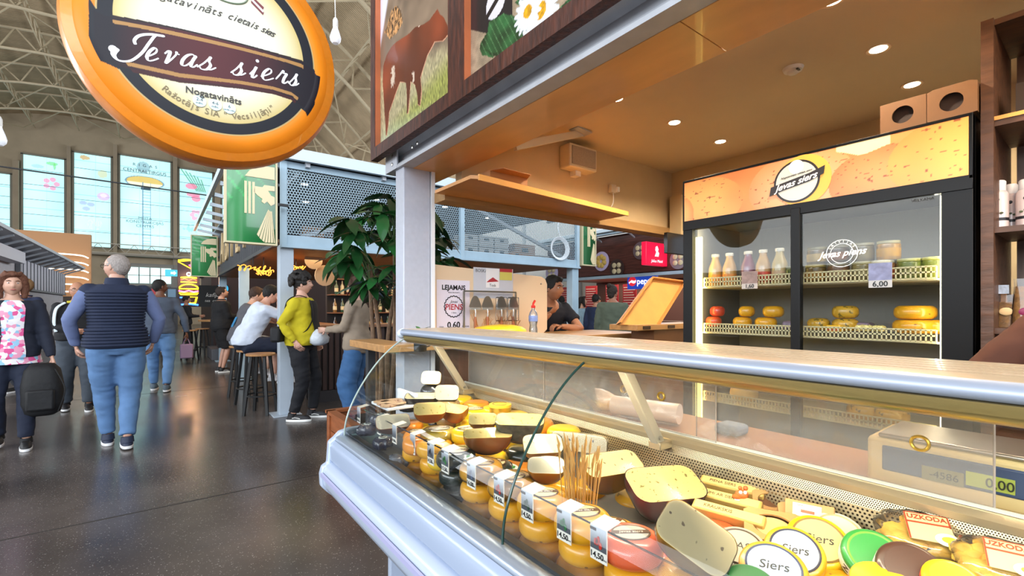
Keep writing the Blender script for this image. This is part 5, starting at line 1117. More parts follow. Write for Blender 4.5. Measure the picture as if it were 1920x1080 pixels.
def stroke(mb,pts,w0,w1,k=10):
    P_=spline([(x,z,0) for x,z in pts],k); n=len(P_); L_=[];R_=[]
    for i,p in enumerate(P_):
        d=P_[min(i+1,n-1)]-P_[max(i-1,0)]; 
        if d.length<1e-9: d=V((1,0,0))
        d.normalize(); dn=max(0,-(d.y)*.95-(d.x)*.25) # thick on down strokes
        w=w0+(w1-w0)*abs(d.y*.94+d.x*.2)**2
        if d.y>0: w=w0+(w-w0)*.35
        taper=min(1,(i+1)/3,(n-i)/3); w*=.35+.65*taper
        nx,ny=-d.y,d.x; L_.append(on(p.x+nx*w/2,p.y+ny*w/2)); R_.append(on(p.x-nx*w/2,p.y-ny*w/2))
    vs=L_+R_; mb.add(vs,[(i,n+i,n+i+1,i+1) for i in range(n-1)])
LT={'e':[[(-.05,.25),(.3,.42),(.58,.68),(.55,.93),(.35,1),(.12,.7),(.08,.3),(.3,.02),(.6,.08),(.95,.3)]],
'v':[[(-.05,.7),(.12,.95),(.28,.92),(.32,.5),(.32,.02),(.55,.3),(.78,.75),(.72,.98),(.85,.85),(1.05,.82)]],
'a':[[(.75,.82),(.55,1),(.25,.85),(.08,.45),(.15,.08),(.4,.08),(.62,.4),(.8,.95)],[(.8,.95),(.7,.5),(.72,.1),(.9,.05),(1.1,.3)]],
's':[[(-.1,.1),(.2,.5),(.45,1.05),(.42,.75),(.62,.4),(.5,.05),(.2,0),(.02,.18)],[(.5,.05),(.75,.08),(1.0,.3)]],
'i':[[(-.1,.25),(.15,.6),(.32,.95),(.22,.4),(.28,.05),(.5,.05),(.75,.3)]],
'r':[[(-.1,.25),(.1,.7),(.25,1.1),(.32,.88),(.62,.88),(.55,.45),(.58,.08),(.75,.05),(1.0,.3)]]}
base=[(pp(289,124)),(pp(544,166))]
def bz(x): (x0,z0),(x1,z1)=base; return z0+(z1-z0)*(x-x0)/(x1-x0)
XH=.056
WL=[MB(),MB()]; wk_=-1
for ch,a,b in (('e',274,303),('v',306,334),('a',338,371),('s',373,408),('s',434,462),('i',467,486),('e',487,515),('r',516,541),('s',540,560)):
    m=WL[0 if a<420 else 1]; x0=pp(a,130)[0]; x1=pp(b,150)[0]; w=(x1-x0)*.86
    for st in LT[ch]: stroke(m,[(x0+u*w+(v-.3)*XH*.30,bz(x0+u*w)+v*XH) for u,v in st],.004,.0125)
    if ch=='i':
        x=x0+.75*w; q=[(x+.007*math.cos(R(k*30)),bz(x)+XH*1.42+.007*math.sin(R(k*30))) for k in range(12)]; m.add([on(*p_) for p_ in q],[tuple(range(11,-1,-1))])
for q_ in WL: q_.build('ribbon_word',M('sign white','eef0f6',.4,emit=.05),t,local=True,smooth=False)
m=MB()
J=[pp(*p_) for p_ in [(222,98),(214,108),(224,120),(246,121),(266,108),(280,90),(292,76),(303,77)]]
stroke(m,J,.006,.020,12)
Jt=[pp(*p_) for p_ in [(255,92),(253,84),(262,76),(282,74),(309,78)]]; stroke(m,Jt,.009,.016,12)
q0=pp(213,99); q=[(q0[0]+.014*math.cos(R(k*30)),q0[1]+.014*math.sin(R(k*30))) for k in range(12)]; m.add([on(*p_,e=.002) for p_ in q],[tuple(range(11,-1,-1))])
m.build('ribbon_capital',M('sign white','eef0f6',.4,emit=.05),t,local=True,smooth=False)
dkt=M('sign dark print','2c2620',.5); 
def txt_on(s,size,px,py,mat,shear=0,rot=0,bold=.0005):
    x,z=pp(px,py); y=on(x,z)[1]-.001; text(s,size,mat,t,(SX+x,SY+y,SZ+z),(math.cos(rot),0,math.sin(rot)),(-math.sin(rot),0,math.cos(rot)),shear=shear,bold=bold,ext=.0006)
txt_on('Nogatavināts',.038,400,187,dkt)
for (px,py,s1) in ((373,196,'2-4'),(402,203,'4-6'),(428,209,'6')):
    x,z=pp(px,py); m=MB(); m.prism([(.024*math.cos(R(k*15)),.024*math.sin(R(k*15))) for k in range(24)],((x,on(x,z)[1]-.0002,z),(1,0,0),(0,0,1)),.0012); m.build('age_disc',M('sign pale blue','cfeaee',.4),t,local=True)
    text(s1,.018,dkt,t,(SX+x,SY+on(x,z)[1]-.0018,SZ+z+.006),(1,0,0),(0,0,1),ext=.0004); text('mēn.' if s1!='6' else 'vairāk mēn.',.013 if s1!='6' else .009,dkt,t,(SX+x,SY+on(x,z)[1]-.0018,SZ+z-.009),(1,0,0),(0,0,1),ext=.0004)
def arc_text(s,size,r,a0,a1,mat,inner_=True,shear=0,cy=0):
    for k,ch in enumerate(s):
        a=R(a0+(a1-a0)*k/(len(s)-1)); x,z=r*math.cos(a),r*math.sin(a)+cy; d=1 if a1>a0 else -1
        rt=V((-math.sin(a)*d,0,math.cos(a)*d)); upv=V((-math.cos(a)*d,0,-math.sin(a)*d)); 
        if ch!=' ': text(ch,size,mat,t,(SX+x,SY+on(x,z)[1]-.001,SZ+z),rt,upv,ext=.0005,shear=shear)
arc_text('Ražotājs SIA " Vecsiljāņi"',.036,.316,235,312,M('sign grey print','7a6a48',.5))
arc_text('Nogatavināts cietais siers',.04,.62,121,62,dkt,shear=.5,cy=-.46) if 0 else None
cp=[pp(*a) for a in [(290,-2),(330,12),(380,27),(425,40),(460,52),(490,64),(508,72)]]
cs=spline([(x,z,0) for x,z in cp],10); s_='Nogatavināts cietais siers'
for k,ch in enumerate(s_):
    f=k/(len(s_)-1)*(len(cs)-2); i0=int(f); p_=cs[i0].lerp(cs[i0+1],f-i0); d=(cs[min(i0+2,len(cs)-1)]-cs[i0]).normalized()
    if ch!=' ': text(ch,.044,dkt,t,(SX+p_.x,SY+on(p_.x,p_.y)[1]-.001,SZ+p_.y),(d.x,0,d.y),(-d.y,0,d.x),shear=.45,ext=.0005)
x,z=pp(420,-8); m=MB(); m.tube([on(x+.085*math.cos(R(k*6)),z+.05*math.sin(R(k*6)),.002) for k in range(60)],.0035,5,closed=True); m.build('medallion_ring',M('medal green grey','7d8c78',.5),t,local=True)
for k_,(dz,cx_) in enumerate(((.012,'6e1a22'),(0,'f0ece8'),(-.012,'6e1a22'))):
    a=pp(468,8); b=pp(490,30); m=MB(); m.add([on(a[0],a[1]+dz+.008),on(b[0]+.004,b[1]+dz+.008),on(b[0],b[1]+dz-.006),on(a[0],a[1]+dz-.004)],[(3,2,1,0)]); m.build('flag_ribbon',M('flag '+cx_,cx_,.4),t,local=True,smooth=False)
m=MB(); m.tube([(0,.1,.5),(0,.1,1.5)],.008,6); m.build('hanging_rod',dark,t,local=True)
m=MB(); m.bar((SX,SY+.1,SZ+1.5),(1.2,SY+.1,SZ+1.5),.04); m.build('bracket_arm',dark,t)
# ================= FRIDGE CONTENTS (lower shelves), BOXES, SHELVING =================
def fw(label,px,z,r=.055,h=.06,col='y',X_=FX+.16,lab=False,wrap=False,group='cheese wheels inside the fridge',sc=1):
    y=at(px,560,X=X_).y; return wheel(label,0,0,0,pos=(X_,y,z),r=r,h=h,col=col,lab=lab,wrap=wrap,group=group)
z1=1.225
L_=[(1338,'ro','red wrapped wheel at the left end of the middle fridge shelf',.045,0),(1392,'y','yellow wheel, first of the bottom pair beside the red one',.05,0),(1436,'y','yellow wheel, second from left on the middle fridge shelf',.055,0),(1535,'og','mustard wheel just right of the fridge door stile',.05,0),(1585,'og','lower of two stacked mustard wheels right of the stile',.055,0),(1585,'og','upper of two stacked mustard wheels right of the stile',.055,1),
(1400,'y','small yellow wheel stacked above the first yellow wheel',.042,1),(1450,'y','yellow wheel stacked above the second yellow wheel',.052,1),(1345,'r','red wheel stacked at the left end of the shelf',.042,1),(1716,'y','lower big yellow wheel at the right end of the shelf',.08,0),(1716,'y','upper big yellow wheel at the right end of the shelf',.075,1),(1757,'y','yellow wheel half hidden by the right light tube',.045,0)]
for px,c,lb,r,k in L_: fw(lb,px,z1+.002+k*.062,r=r,h=.06,col=c,X_=FX+.17)
for (px,lb) in ((1485,'pale pack beside the door stile on the middle shelf'),(1620,'grey film pack behind the mirrored face on middle shelf')):
    y=at(px,560,X=FX+.2).y; s=thing('film_pack',lb,'cheese pack',(FX+.2,y,z1)); m=MB(); m.box(FX+.15,y-.035,z1,FX+.25,y+.035,z1+.045); m.build('pack',M('film lilac','8a7a90',.3,n=.5,ns=40,coat=.5),s,bevel=.015)
y=at(1567,590,X=FX+.12).y; s=thing('cheese_stick_box','small yellow carton lying at the shelf front','box',(FX+.12,y,z1)); m=MB(); m.box(FX+.09,y-.03,z1,FX+.15,y+.03,z1+.03); m.build('carton',M('yellow carton','e0b020',.4),s,bevel=.002); m=MB(); m.box(FX+.089,y-.028,z1+.005,FX+.0895,y+.028,z1+.012); m.build('band',M('ink red','b5323c'),s)
y=at(1632,600,X=FX+.12).y; s=thing('cauliflower_cheese','pale knobbly curd cheese lying at the shelf front','cheese',(FX+.12,y,z1)); m=MB(); 
for k in range(14): m.ball((FX+.12+random.uniform(-.02,.02),y+random.uniform(-.05,.05),z1+.02),.016,8)
m.build('curd',M('pale curd','dcd08c',.5,bump=.3,ns=60),s)
z2=.80
for k,(px,c) in enumerate([(1395,'p'),(1395,'p'),(1395,'p')]): fw('%s pale brown wheel of the pile low in the left fridge half'%['lowest','middle','top'][k],px,z2+.002+k*.085,r=.075,h=.083,col=c,X_=FX+.2)
for k,(px,c) in enumerate([(1620,'og'),(1670,'og')]): fw('%s wheel of the bottom fridge shelf right of the stile'%['brown labelled','mustard'][k],px,z2+.002,r=.07,h=.08,col=c,X_=FX+.2)
for k,(x0_,(a,b)) in enumerate(((FX-.0,(.49,.643)),(FX-.0,(.34,.488)))):
    s=thing('kraft_crate',['kraft box with round dark window on fridge top, left one','kraft box with round dark window on fridge top, right one'][k],'box',(2.65,(a+b)/2,2.097),group='kraft boxes on the fridge')
    zt=2.097+.125+(.0 if k==0 else .005)
    n=28; cy,cz,rr2=(a+b)/2,2.16,.036
    hole=[(cy+rr2*math.cos(2*PI*i/n),cz+rr2*math.sin(2*PI*i/n)) for i in range(n)]; out=[]
    for (y,z) in hole:
        dy,dz_=y-cy,z-cz; sc_=1/max(abs(dy)/((b-a)/2),(dz_/(zt-cz)) if dz_>0 else (-dz_/(cz-2.097))); out.append((cy+dy*sc_,cz+dz_*sc_))
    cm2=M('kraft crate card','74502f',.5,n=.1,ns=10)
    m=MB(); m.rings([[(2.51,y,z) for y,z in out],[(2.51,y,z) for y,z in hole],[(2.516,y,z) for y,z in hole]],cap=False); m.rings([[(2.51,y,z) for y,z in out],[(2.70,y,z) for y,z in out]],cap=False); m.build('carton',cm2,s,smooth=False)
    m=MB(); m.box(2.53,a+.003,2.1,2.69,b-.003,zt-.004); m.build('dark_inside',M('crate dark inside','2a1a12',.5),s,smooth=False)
# tall wooden shelving right of the fridge
sw=M('rustic brown shelf wood','5e3d28',.5,n=.45,ns=5,stretch=(6,1.5,6),bump=.4)
t=thing('shelving_unit','tall dark brown wooden shelving right of the fridge','shelving',(2.8,-.1,0))
m=MB(); m.box(2.54,.30,0,3.0,.335,2.45); m.build('side_panel',sw,t,smooth=False)
m=MB(); m.box(2.60,-.75,0,3.0,-.72,2.45); m.build('side_panel',sw,t,smooth=False)
m=MB(); m.box(2.97,-.75,0,3.0,.28,2.45); m.build('back_panel',M('shelf back wood','7a6458',.6,n=.4,ns=6,stretch=(6,6,1),bump=.3),t,smooth=False)
for z in (.85,1.262,1.650,2.06,2.45):
    m=MB(); m.box(2.56,-.72,z-.022,2.97,.30,z); m.build('shelf_board',sw,t,smooth=False)
m=MB(); m.box(2.555,-.72,2.06,2.56,.30,2.075); m.build('shelf_trim',M('pale ply edge','e0a052'),t,smooth=False)
m=MB(); m.box(2.62,-.70,2.07,2.9,.25,2.2); s=None; m.build('dark_box',M('shelf dark board','33241a',.6),t,smooth=False)  # solid dark brown box along the upper shelf
def spray(label,px,X_,h=.20,r=.03):
    y=at(px,415,X=X_).y; s=thing('spray_bottle',label,'bottle',(X_,y,1.652),group='white bottles on the wooden shelf')
    m=MB(); m.lathe([(.001,0),(r,.001),(r,h*.72),(r*.8,h*.78),(r*.6,h*.80)],(X_,y,1.652),22); m.build('body',M('bottle mauve white','cdbcb8',.3,coat=.4),s)
    m=MB(); m.lathe([(r*.72,h*.79),(r*.75,h*.8),(r*.75,h*.97),(r*.6,h),(.001,h)],(X_,y,1.652),18); m.build('cap',M('cap white','e6e0dc',.35),s)
    m=MB(); m.lathe([(r*1.01,h*.18),(r*1.01,h*.24)],(X_,y,1.652),22); m.f=m.f[:22]; m.m=m.m[:22]; m.build('dark_band',ink,s)
    m=MB()
    for k in range(3): m.ball((X_-r*1.0,y-.012+.012*k,1.652+h*.33+.006*(k%2)),.007,6,(.3,1,.6))
    m.build('olive_print',M('olive print','4a5230',.5),s); m=MB(); m.ball((X_-r,y,1.652+h*.6),.007,8,(.3,1,1)); m.build('seal_print',ink,s)
spray('tallest white bottle at the left of the wooden shelf',1872,2.70); spray('second white bottle behind on the wooden shelf',1896,2.76,.19,.026); spray('white bottle cut by the right frame edge',1925,2.70,.19)
s=thing('cutting_board','wooden cutting board with handle leaning in the shelving','cutting board',(2.68,.27,1.262)); p0=at(1858,600,X=2.70); y=p0.y
m=MB(); m.prism([(q.x,q.y) for q in spline([(-.042,0),(.042,0),(.042,.13),(.036,.155),(.016,.17),(.014,.21),(.008,.222),(-.008,.222),(-.014,.21),(-.016,.17),(-.036,.155),(-.042,.13)],2,closed=True)],((2.70,y,1.263),(0,-1,0),(.12,0,1)),-.014); m.build('board',M('board wood','b9824e',.45,n=.25,ns=5,stretch=(1,9,1.5)),s)
m=MB(); m.box(2.655,y-.055,1.395,2.658,y-.02,1.43); m.build('paper_tag',M('board tag','b8c4d4',.4,n=.4,ns=60),s,smooth=False)
for k,(px,X_) in enumerate(((1888,2.68),(1915,2.74),(1925,2.66))):
    y=at(px,590,X=X_).y; s=thing('pasta_bag',['clear bag of orange snacks beside the cutting board','second bag of snacks with round label, set back','snack bag with magenta label at the right edge'][k],'bag',(X_,y,1.262),group='snack bags on the wooden shelf')
    m=MB(); rs=[]
    for q in range(7):
        f=q/6; w_=.04*(1-.25*f); dd=.022*(1-f)+.004; rs.append([(X_+dd*math.cos(a),y+w_*math.sin(a),1.263+(.10+.03*k)*f) for a in [R(j*20) for j in range(18)]])
    m.rings(rs); m.build('contents',M('snack orange','c98a3c',.5,n=.5,ns=55,bump=.5),s,ang=80)
    m=MB(); m.rings([[(p_[0]*1+(p_[0]-X_)*.12,p_[1]+(p_[1]-y)*.1,p_[2]) for p_ in r_] for r_ in rs]+[[(X_+.002*math.cos(a),y+.035*math.sin(a),1.263+.13+.03*k) for a in [R(j*20) for j in range(18)]]]); m.build('film',wrapm,s,ang=80)
    m=MB(); m.ball((X_-.024,y,1.325),.02,14,(.12,1,.8)); m.build('label',M('snack label',  'ecc890') if k<2 else M('magenta label','8c2050',.4),s)
# dark TV-like screen left of the fridge
t=thing('wall_monitor','dark monitor fixed under the side wall left of the fridge','monitor',(3.6,2.5,1.8))
a,b=at(1252,435,Y=2.45),at(1283,478,Y=2.45); m=MB(); m.box(a.x,2.45,b.z,a.x+.35,2.49,a.z); m.build('screen',M('dark screen','120c0b',.25),t,bevel=.004); m=MB(); m.box(a.x+.1,2.49,a.z-.1,a.x+.16,2.56,a.z); m.build('mount',black,t)
# ================= ON THE LEDGE AND COUNTER =================
LZ=1.12; ys_=2.74
p=at(945,608,Y=ys_); t=thing('yellow_display_cheese','large yellow wax cheese lying on the ledge under the slicers','cheese',(p.x,ys_,LZ))
m=MB(); rs=[]
a_,b_=at(882,600,Y=ys_).x,at(985,600,Y=ys_).x; cxx=(a_+b_)/2; hwid=(b_-a_)/2
m.lathe([(q,z) for q,z in [(.001,0),(hwid*.9,.0),(hwid*.98,.012),(hwid,.028),(hwid*.95,.06),(hwid*.8,.08),(hwid*.5,.094),(.001,.10)]],(cxx,ys_,LZ),36,sy=.5); m.build('wax',wax['yy'],t)
t=thing('slicer_rack','rack of hanging cheese slicers with wooden handles and dry stalks','rack',(1.9,2.83,LZ))
m=MB(); m.box(a_,2.84,LZ,b_+.02,2.88,LZ+.02); m.build('base',lw,t,bevel=.003); m=MB(); m.bar((a_+.02,2.86,LZ+.02),(a_+.02,2.86,LZ+.34),.012); m.bar((b_,2.86,LZ+.02),(b_,2.86,LZ+.34),.012); m.bar((a_+.02,2.86,LZ+.34),(b_,2.86,LZ+.34),.012); m.build('stand',chrome,t)
m=MB()
for i in range(34):
    x=random.uniform(a_+.12,b_+.0); m.bar((x,2.85,LZ+.02),(x+random.uniform(-.1,.1),2.83+random.uniform(-.02,.02),LZ+random.uniform(.12,.2)),.003)
tag(m.build('straw',M('straw','c98d52',.6),t),None,None,kind='stuff')
for k,px in enumerate((891,914,940,962)):
    x=at(px,580,Y=2.80).x; s=thing('cheese_slicer',['leftmost cheese slicer with bare steel blade','second cheese slicer with bare steel blade','third slicer in a clear printed bag','rightmost slicer hanging in a clear bag'][k],'cheese slicer',(x,2.80,LZ+.06),group='cheese slicers above the yellow cheese')
    m=MB(); m.prism([(q.x,q.y) for q in spline([(-.045,.20),(.045,.20),(.042,.235),(.022,.275),(0,.285),(-.022,.275),(-.042,.235)],3,closed=True)],((x,2.80,LZ+.02),(1,0,0),(0,0,1)),.002); m.build('blade',M('slicer steel','9c968c',.3,.8),s)
    m=MB(); m.box(x-.046,2.797,LZ+.205,x+.046,2.80,LZ+.222); m.tube([(x,2.80,LZ+.21),(x,2.795,LZ+.19),(x,2.80,LZ+.13)],.005,8); m.build('neck',M('slicer bright','dedad2',.25,.7),s)
    m=MB(); m.tube([(x,2.80,LZ+.155),(x,2.80,LZ+.13),(x,2.80,LZ+.06)],[.008,.011,.009],10); m.build('handle',M('slicer handle','9c5a30',.4),s)
    if k>1: m=MB(); m.box(x-.05,2.785,LZ+.12,x+.05,2.81,LZ+.30); m.build('clear_bag',wrapm,s,bevel=.008)
# water bottle
p=at(1003,612,Y=2.66); x=p.x; t=thing('water_bottle','clear water bottle with red sports cap and blue label','bottle',(x,2.68,LZ))
pet=glass('pet plastic',(.86,.90,.93),3,haze=.10); m=MB(); m.lathe([(.001,0),(.03,0),(.034,.01),(.032,.06),(.027,.09),(.034,.12),(.034,.165),(.028,.185),(.016,.205),(.012,.21),(.012,.222)],(x,2.68,LZ),24); m.build('body',pet,t)
m=MB(); m.lathe([(.001,.004),(.029,.004),(.031,.06),(.026,.09),(.033,.12),(.033,.15),(.001,.152)],(x,2.68,LZ),20); m.build('water',glass('water',(.85,.9,.95),1.5,haze=.06),t)
m=MB(); m.lathe([(.0345,.118),(.0348,.12),(.0348,.158),(.0345,.16)],(x,2.68,LZ),24); m.f=m.f[:-2] if 0 else m.f; m.build('label',M('blue label','7f93cc',.4,n=.3,ns=60),t)
m=MB(); m.lathe([(.015,.218),(.016,.22),(.016,.236),(.008,.24),(.008,.25)],(x,2.68,LZ),16); m.bar((x,2.68,LZ+.25),(x+.018,2.68,LZ+.275),.012); m.build('cap',M('red cap','d8322c',.35),t)
# small plant in black mug at the counter's left end
def leafmesh(name,L,Wd,fold=.25,droop=.3,n=5):
    m=MB(); vs=[];fs=[]
    for i in range(n+1):
        f=i/n; w=Wd*math.sin(PI*min(1,f*.93+.07))**.8*(1 if f<.99 else .05); z=-droop*L*f*f
        vs+=[(-w/2,L*f,z+fold*w/2),(0,L*f,z),(w/2,L*f,z+fold*w/2)]
    for i in range(n): fs+=[(3*i,3*i+1,3*i+4,3*i+3),(3*i+1,3*i+2,3*i+5,3*i+4)]
    me=bpy.data.meshes.new(name); me.from_pydata(vs,[],fs); me.polygons.foreach_set('use_smooth',[True]*len(fs)); return me
gl1=M('glossy dark leaf','1d4a24',.28,n=.35,ns=5,coat=.3); gl2=M('fresh green leaf','3f7a38',.35,n=.3,ns=12,coat=.2)
def orient(p,az,el,roll=0,s=1): return Matrix.Translation(p)@Matrix.Rotation(az,4,'Z')@Matrix.Rotation(el,4,'X')@Matrix.Rotation(roll,4,'Y')@Matrix.Scale(s,4)
p=at(786,612,Y=2.02); p=V((.90,2.17,1.12)); p=at(788,606,d=2.35); t=thing('potted_plant','small green plant in a black mug at the left end of the counter','plant',(p.x,p.y,1.12))
m=MB(); m.lathe([(.001,0),(.032,0),(.034,.07),(.031,.07),(.030,.06),(.001,.06)],(p.x,p.y,1.12+0),20); m.tube([(p.x+.03,p.y,1.18),(p.x+.052,p.y-.005,1.17),(p.x+.05,p.y-.005,1.145),(p.x+.032,p.y,1.14)],.004,6); m.build('mug',black,t)
lm=leafmesh('leaf',.055,.022); lm.materials.append(gl2)
pieces('leaf',lm,[orient(V((0,0,.07+.006*(i%6))),R(i*47),R(random.uniform(5,50)),0,random.uniform(.8,1.3)) for i in range(30)],t)
for i in range(3):
    m=MB(); m.tube([(p.x,p.y,1.18),(p.x+.03*math.cos(i*2),p.y+.03*math.sin(i*2),1.22)],.002,5); m.build('stem',gl2,t)
# ================= NEIGHBOUR BAR KIOSK =================
KX0,KX1,KY0,KY1=1.19,6.37,6.31,14.0
t=thing('bar_kiosk','two storey steel framed bar kiosk with mesh railing beside the aisle','kiosk',(3.8,9,0))
for (x,y) in ((KX0+.07,KY0+.07),(KX0+.07,10.0),(KX0+.07,13.7),(KX1-.07,KY0+.07),(KX1-.07,10.),(3.9,10.)):
    m=MB(); m.box(x-.08,y-.08,0,x+.08,y+.08,2.12); m.box(x-.16,y-.16,0,x+.16,y+.16,.015); m.build('post',blue_steel if x>2 or y>6.5 else M('pale post','b4c0cc',.45,n=.08,ns=4),t,bevel=.004)
def hbar(a,b,w,h,mt=blue_steel,name='beam'): m=MB(); m.bar(a,b,w,h); return m.build(name,mt,t,smooth=False)
hbar((KX0,KY0,2.18),(KX1,KY0,2.18),.08,.13); hbar((KX0,KY0,3.12),(KX1,KY0,3.12),.07,.08)
hbar((KX0,KY0-.02,2.10),(KX1,KY0-.02,2.10),.12,.03)
for x in (KX0+.03,3.78,KX1-.04): hbar((x,KY0-.02,2.1),(x,KY0-.02,3.15),.07,.07,name='upright')
hbar((3.95,KY0+.05,3.0),(KX1-.25,KY0+.05,2.25),.05,.05,light_steel,'diagonal_brace'); hbar((3.6,KY0+.05,3.0),(KX0+.25,KY0+.05,2.25),.05,.05,light_steel,'diagonal_brace')
# roof: light blue-grey rafters overhanging
m=MB(); m.box(KX0-.1,KY0-.1,3.24,KX1+.2,KY1,3.27); m.build('roof_sheet',M('kiosk roof sheet','c4d6e2',.4),t,smooth=False)
hbar((KX0-.15,KY0-.14,3.23),(KX1+.2,KY0-.14,3.23),.06,.14,M('bright roof edge','d3e2ee',.4),'roof_edge')
for i in range(6):
    x=KX0+.3+i*1.0; hbar((x,KY0-.1,3.14),(x,KY0+1,3.14),.05,.06,light_steel,'rafter')
for i in range(9):
    y=KY0+.3+i*.9; hbar((KX0-.45,y,3.26),(KX0+.3,y,3.14),.05,.06,M('bright roof edge','d3e2ee'),'rafter')
hbar((KX0-.5,KY0-.1,3.30),(KX0-.5,KY1,3.30),.05,.10,M('bright roof edge','d3e2ee'),'roof_edge')
# expanded metal mesh: real crossing strands
me_=MB(); z0,z1_=2.26,3.08; hgt=z1_-z0; sp=.036; slope=.55
def strand(x0):
    for s_ in (1,-1):
        xa,xb=x0,x0+s_*hgt*slope
        if min(xa,xb)<KX0+.02 or max(xa,xb)>KX1-.04:
            # clip to the panel
            xs=[xa,xb]; zs=[z0,z1_]
            lo,hi=KX0+.02,KX1-.04
            def clip(x,z,x2,z2):
                for L_ in (lo,hi):
                    if (x<lo and L_==lo) or (x>hi and L_==hi):
                        if x2==x: return None
                        f=(L_-x)/(x2-x); 
                        if f<0 or f>1: return None
                        return (L_,z+(z2-z)*f)
                return (x,z)
            A_=clip(xa,z0,xb,z1_); B_=clip(xb,z1_,xa,z0)
            if not A_ or not B_: continue
            me_.add([(A_[0]-.0055,KY0,A_[1]),(A_[0]+.0055,KY0,A_[1]),(B_[0]+.0055,KY0,B_[1]),(B_[0]-.0055,KY0,B_[1])],[(0,1,2,3)])
        else: me_.add([(xa-.0055,KY0,z0),(xa+.0055,KY0,z0),(xb+.0055,KY0,z1_),(xb-.0055,KY0,z1_)],[(0,1,2,3)])
x=KX0-.5
while x<KX1+.5: strand(x); x+=sp
tag(me_.build('mesh_panel',M('mesh steel','9fb4be',.4,.5),t,smooth=False),None,None,kind='stuff')
# aisle fascia of dark corrugated panels with wooden letters
m=MB(); m.box(KX0-.02,KY0+.15,2.14,KX0+.0,KY1,3.12); m.build('fascia_board',M('fascia grey','4b4d52',.6,n=.1,ns=3),t,smooth=False)
m=MB(); y=KY0+.15
while y<KY1-.05: m.box(KX0-.035,y,2.16,KX0-.018,y+.045,3.10); y+=.09
tag(m.build('corrugation',M('fascia grey','4b4d52'),t,smooth=False),None,None,kind='stuff')
hbar((KX0-.03,KY0+.1,2.14),(KX0-.03,KY1,2.14),.05,.05,M('fascia dark trim','3a3c40',.5),'fascia_trim')
lt=M('letter pine','d6b98a',.5,n=.1,ns=10)
for k,ch in enumerate('LABIETIS'):
    text(ch,1.0,lt,t,(KX0-.05,13.3-k*.86,2.66),(0,-1,0),(0,0,1),ext=.02,sx=.9,name='fascia_letter')
# mezzanine floor, dark underside of the roof, back wall, spots
m=MB(); m.box(KX0,KY0+.1,2.12,KX1,KY1,2.2); m.build('mezzanine',M('pine soffit','a87c50',.5,n=.2,ns=3,stretch=(1,6,1)),t,smooth=False)
m=MB(); m.box(KX0+.05,KY0+.1,3.16,KX1,KY1-.1,3.2); m.build('roof_lining',M('charcoal lining','2c2a2d',.7),t,smooth=False)
m=MB(); m.box(KX0+.1,9.5,2.2,5.7,9.6,3.16); m.build('loft_wall',M('charcoal lining','2c2a2d'),t,smooth=False)
for (x,y) in ((1.7,7.3),(2.0,8.5),(2.9,7.6),(4.1,7.4),(5.3,7.8),(4.5,9.0)):
    m=MB(); m.lathe([(.001,-.004),(.045,-.004),(.05,0)],(x,y,3.16),14); m.build('loft_spot',M('loft spot','fff4e0',.4,emit=6),t)
# boxes stored on the mezzanine behind the mesh
cb=M('pale carton','c9c6c0',.6); cbr=M('brown carton','a87648'); n_=0
for (x,y,z,w,d_,h,cc_) in [(2.0,6.9,2.2,.42,.4,.28,0),(2.45,6.9,2.2,.42,.4,.26,0),(2.9,7.0,2.2,.3,.3,.22,1),(1.6,7.0,2.2,.3,.3,.3,1)]+[(4.05+.33*i,6.7,2.2+.2*j,.30,.3,.19,2) for i in range(3) for j in range(2)]+[(5.3,6.9,2.2,.5,.4,.35,0),(3.5,6.8,2.2,.4,.35,.24,0),(5.0,6.6,2.2,.25,.3,.14,1),(5.6,6.6,2.2,.3,.3,.12,2)]:
    n_+=1
    s=thing('storage_box','%s box stored behind the kiosk mesh, %s'%(['cardboard','brown','white'][cc_],['left behind the plant','second behind the plant','brown one behind the plant','nearest the kiosk corner','bottom of the first white column','top of the first white column','bottom of the second white column','top of the second white column','bottom of the third white column','top of the third white column','widest, right of the white stack','left of the white stack','low, in front of the widest','lowest, nearest the diagonal brace'][n_-1]),'box',(x,y,z),group='boxes on the kiosk mezzanine')
    m=MB(); m.box(x,y,z,x+w,y+d_,z+h); m.build('carton',[M('tan carton','b08a68',.6),cbr,cb][cc_],s,bevel=.004)
    m=MB(); m.box(x+w*.35,y-.004,z+h*.55,x+w*.65,y,z+h*.8); m.build('print',dark,s,smooth=False)
# coiled cable on the corner upright
m=MB(); c=(KX1-.55,KY0-.06,2.42)
for k in range(6): m.tube([(c[0]+(.17+.012*k)*math.cos(R(a)),c[1]-.008*k,c[2]+(.17+.008*k)*math.sin(R(a))) for a in range(0,360,15)],.006,5,closed=True)
m.tube(spline([(c[0]+.05,c[1],c[2]+.2),(c[0]-.02,c[1],c[2]+.4),(c[0]+.05,c[1],c[2]+.62)],5),.008,5)
tag(m.build('coiled_cable',M('white cable','dce4ea',.4)),'white cable coiled on the right end of the mesh railing','cable')
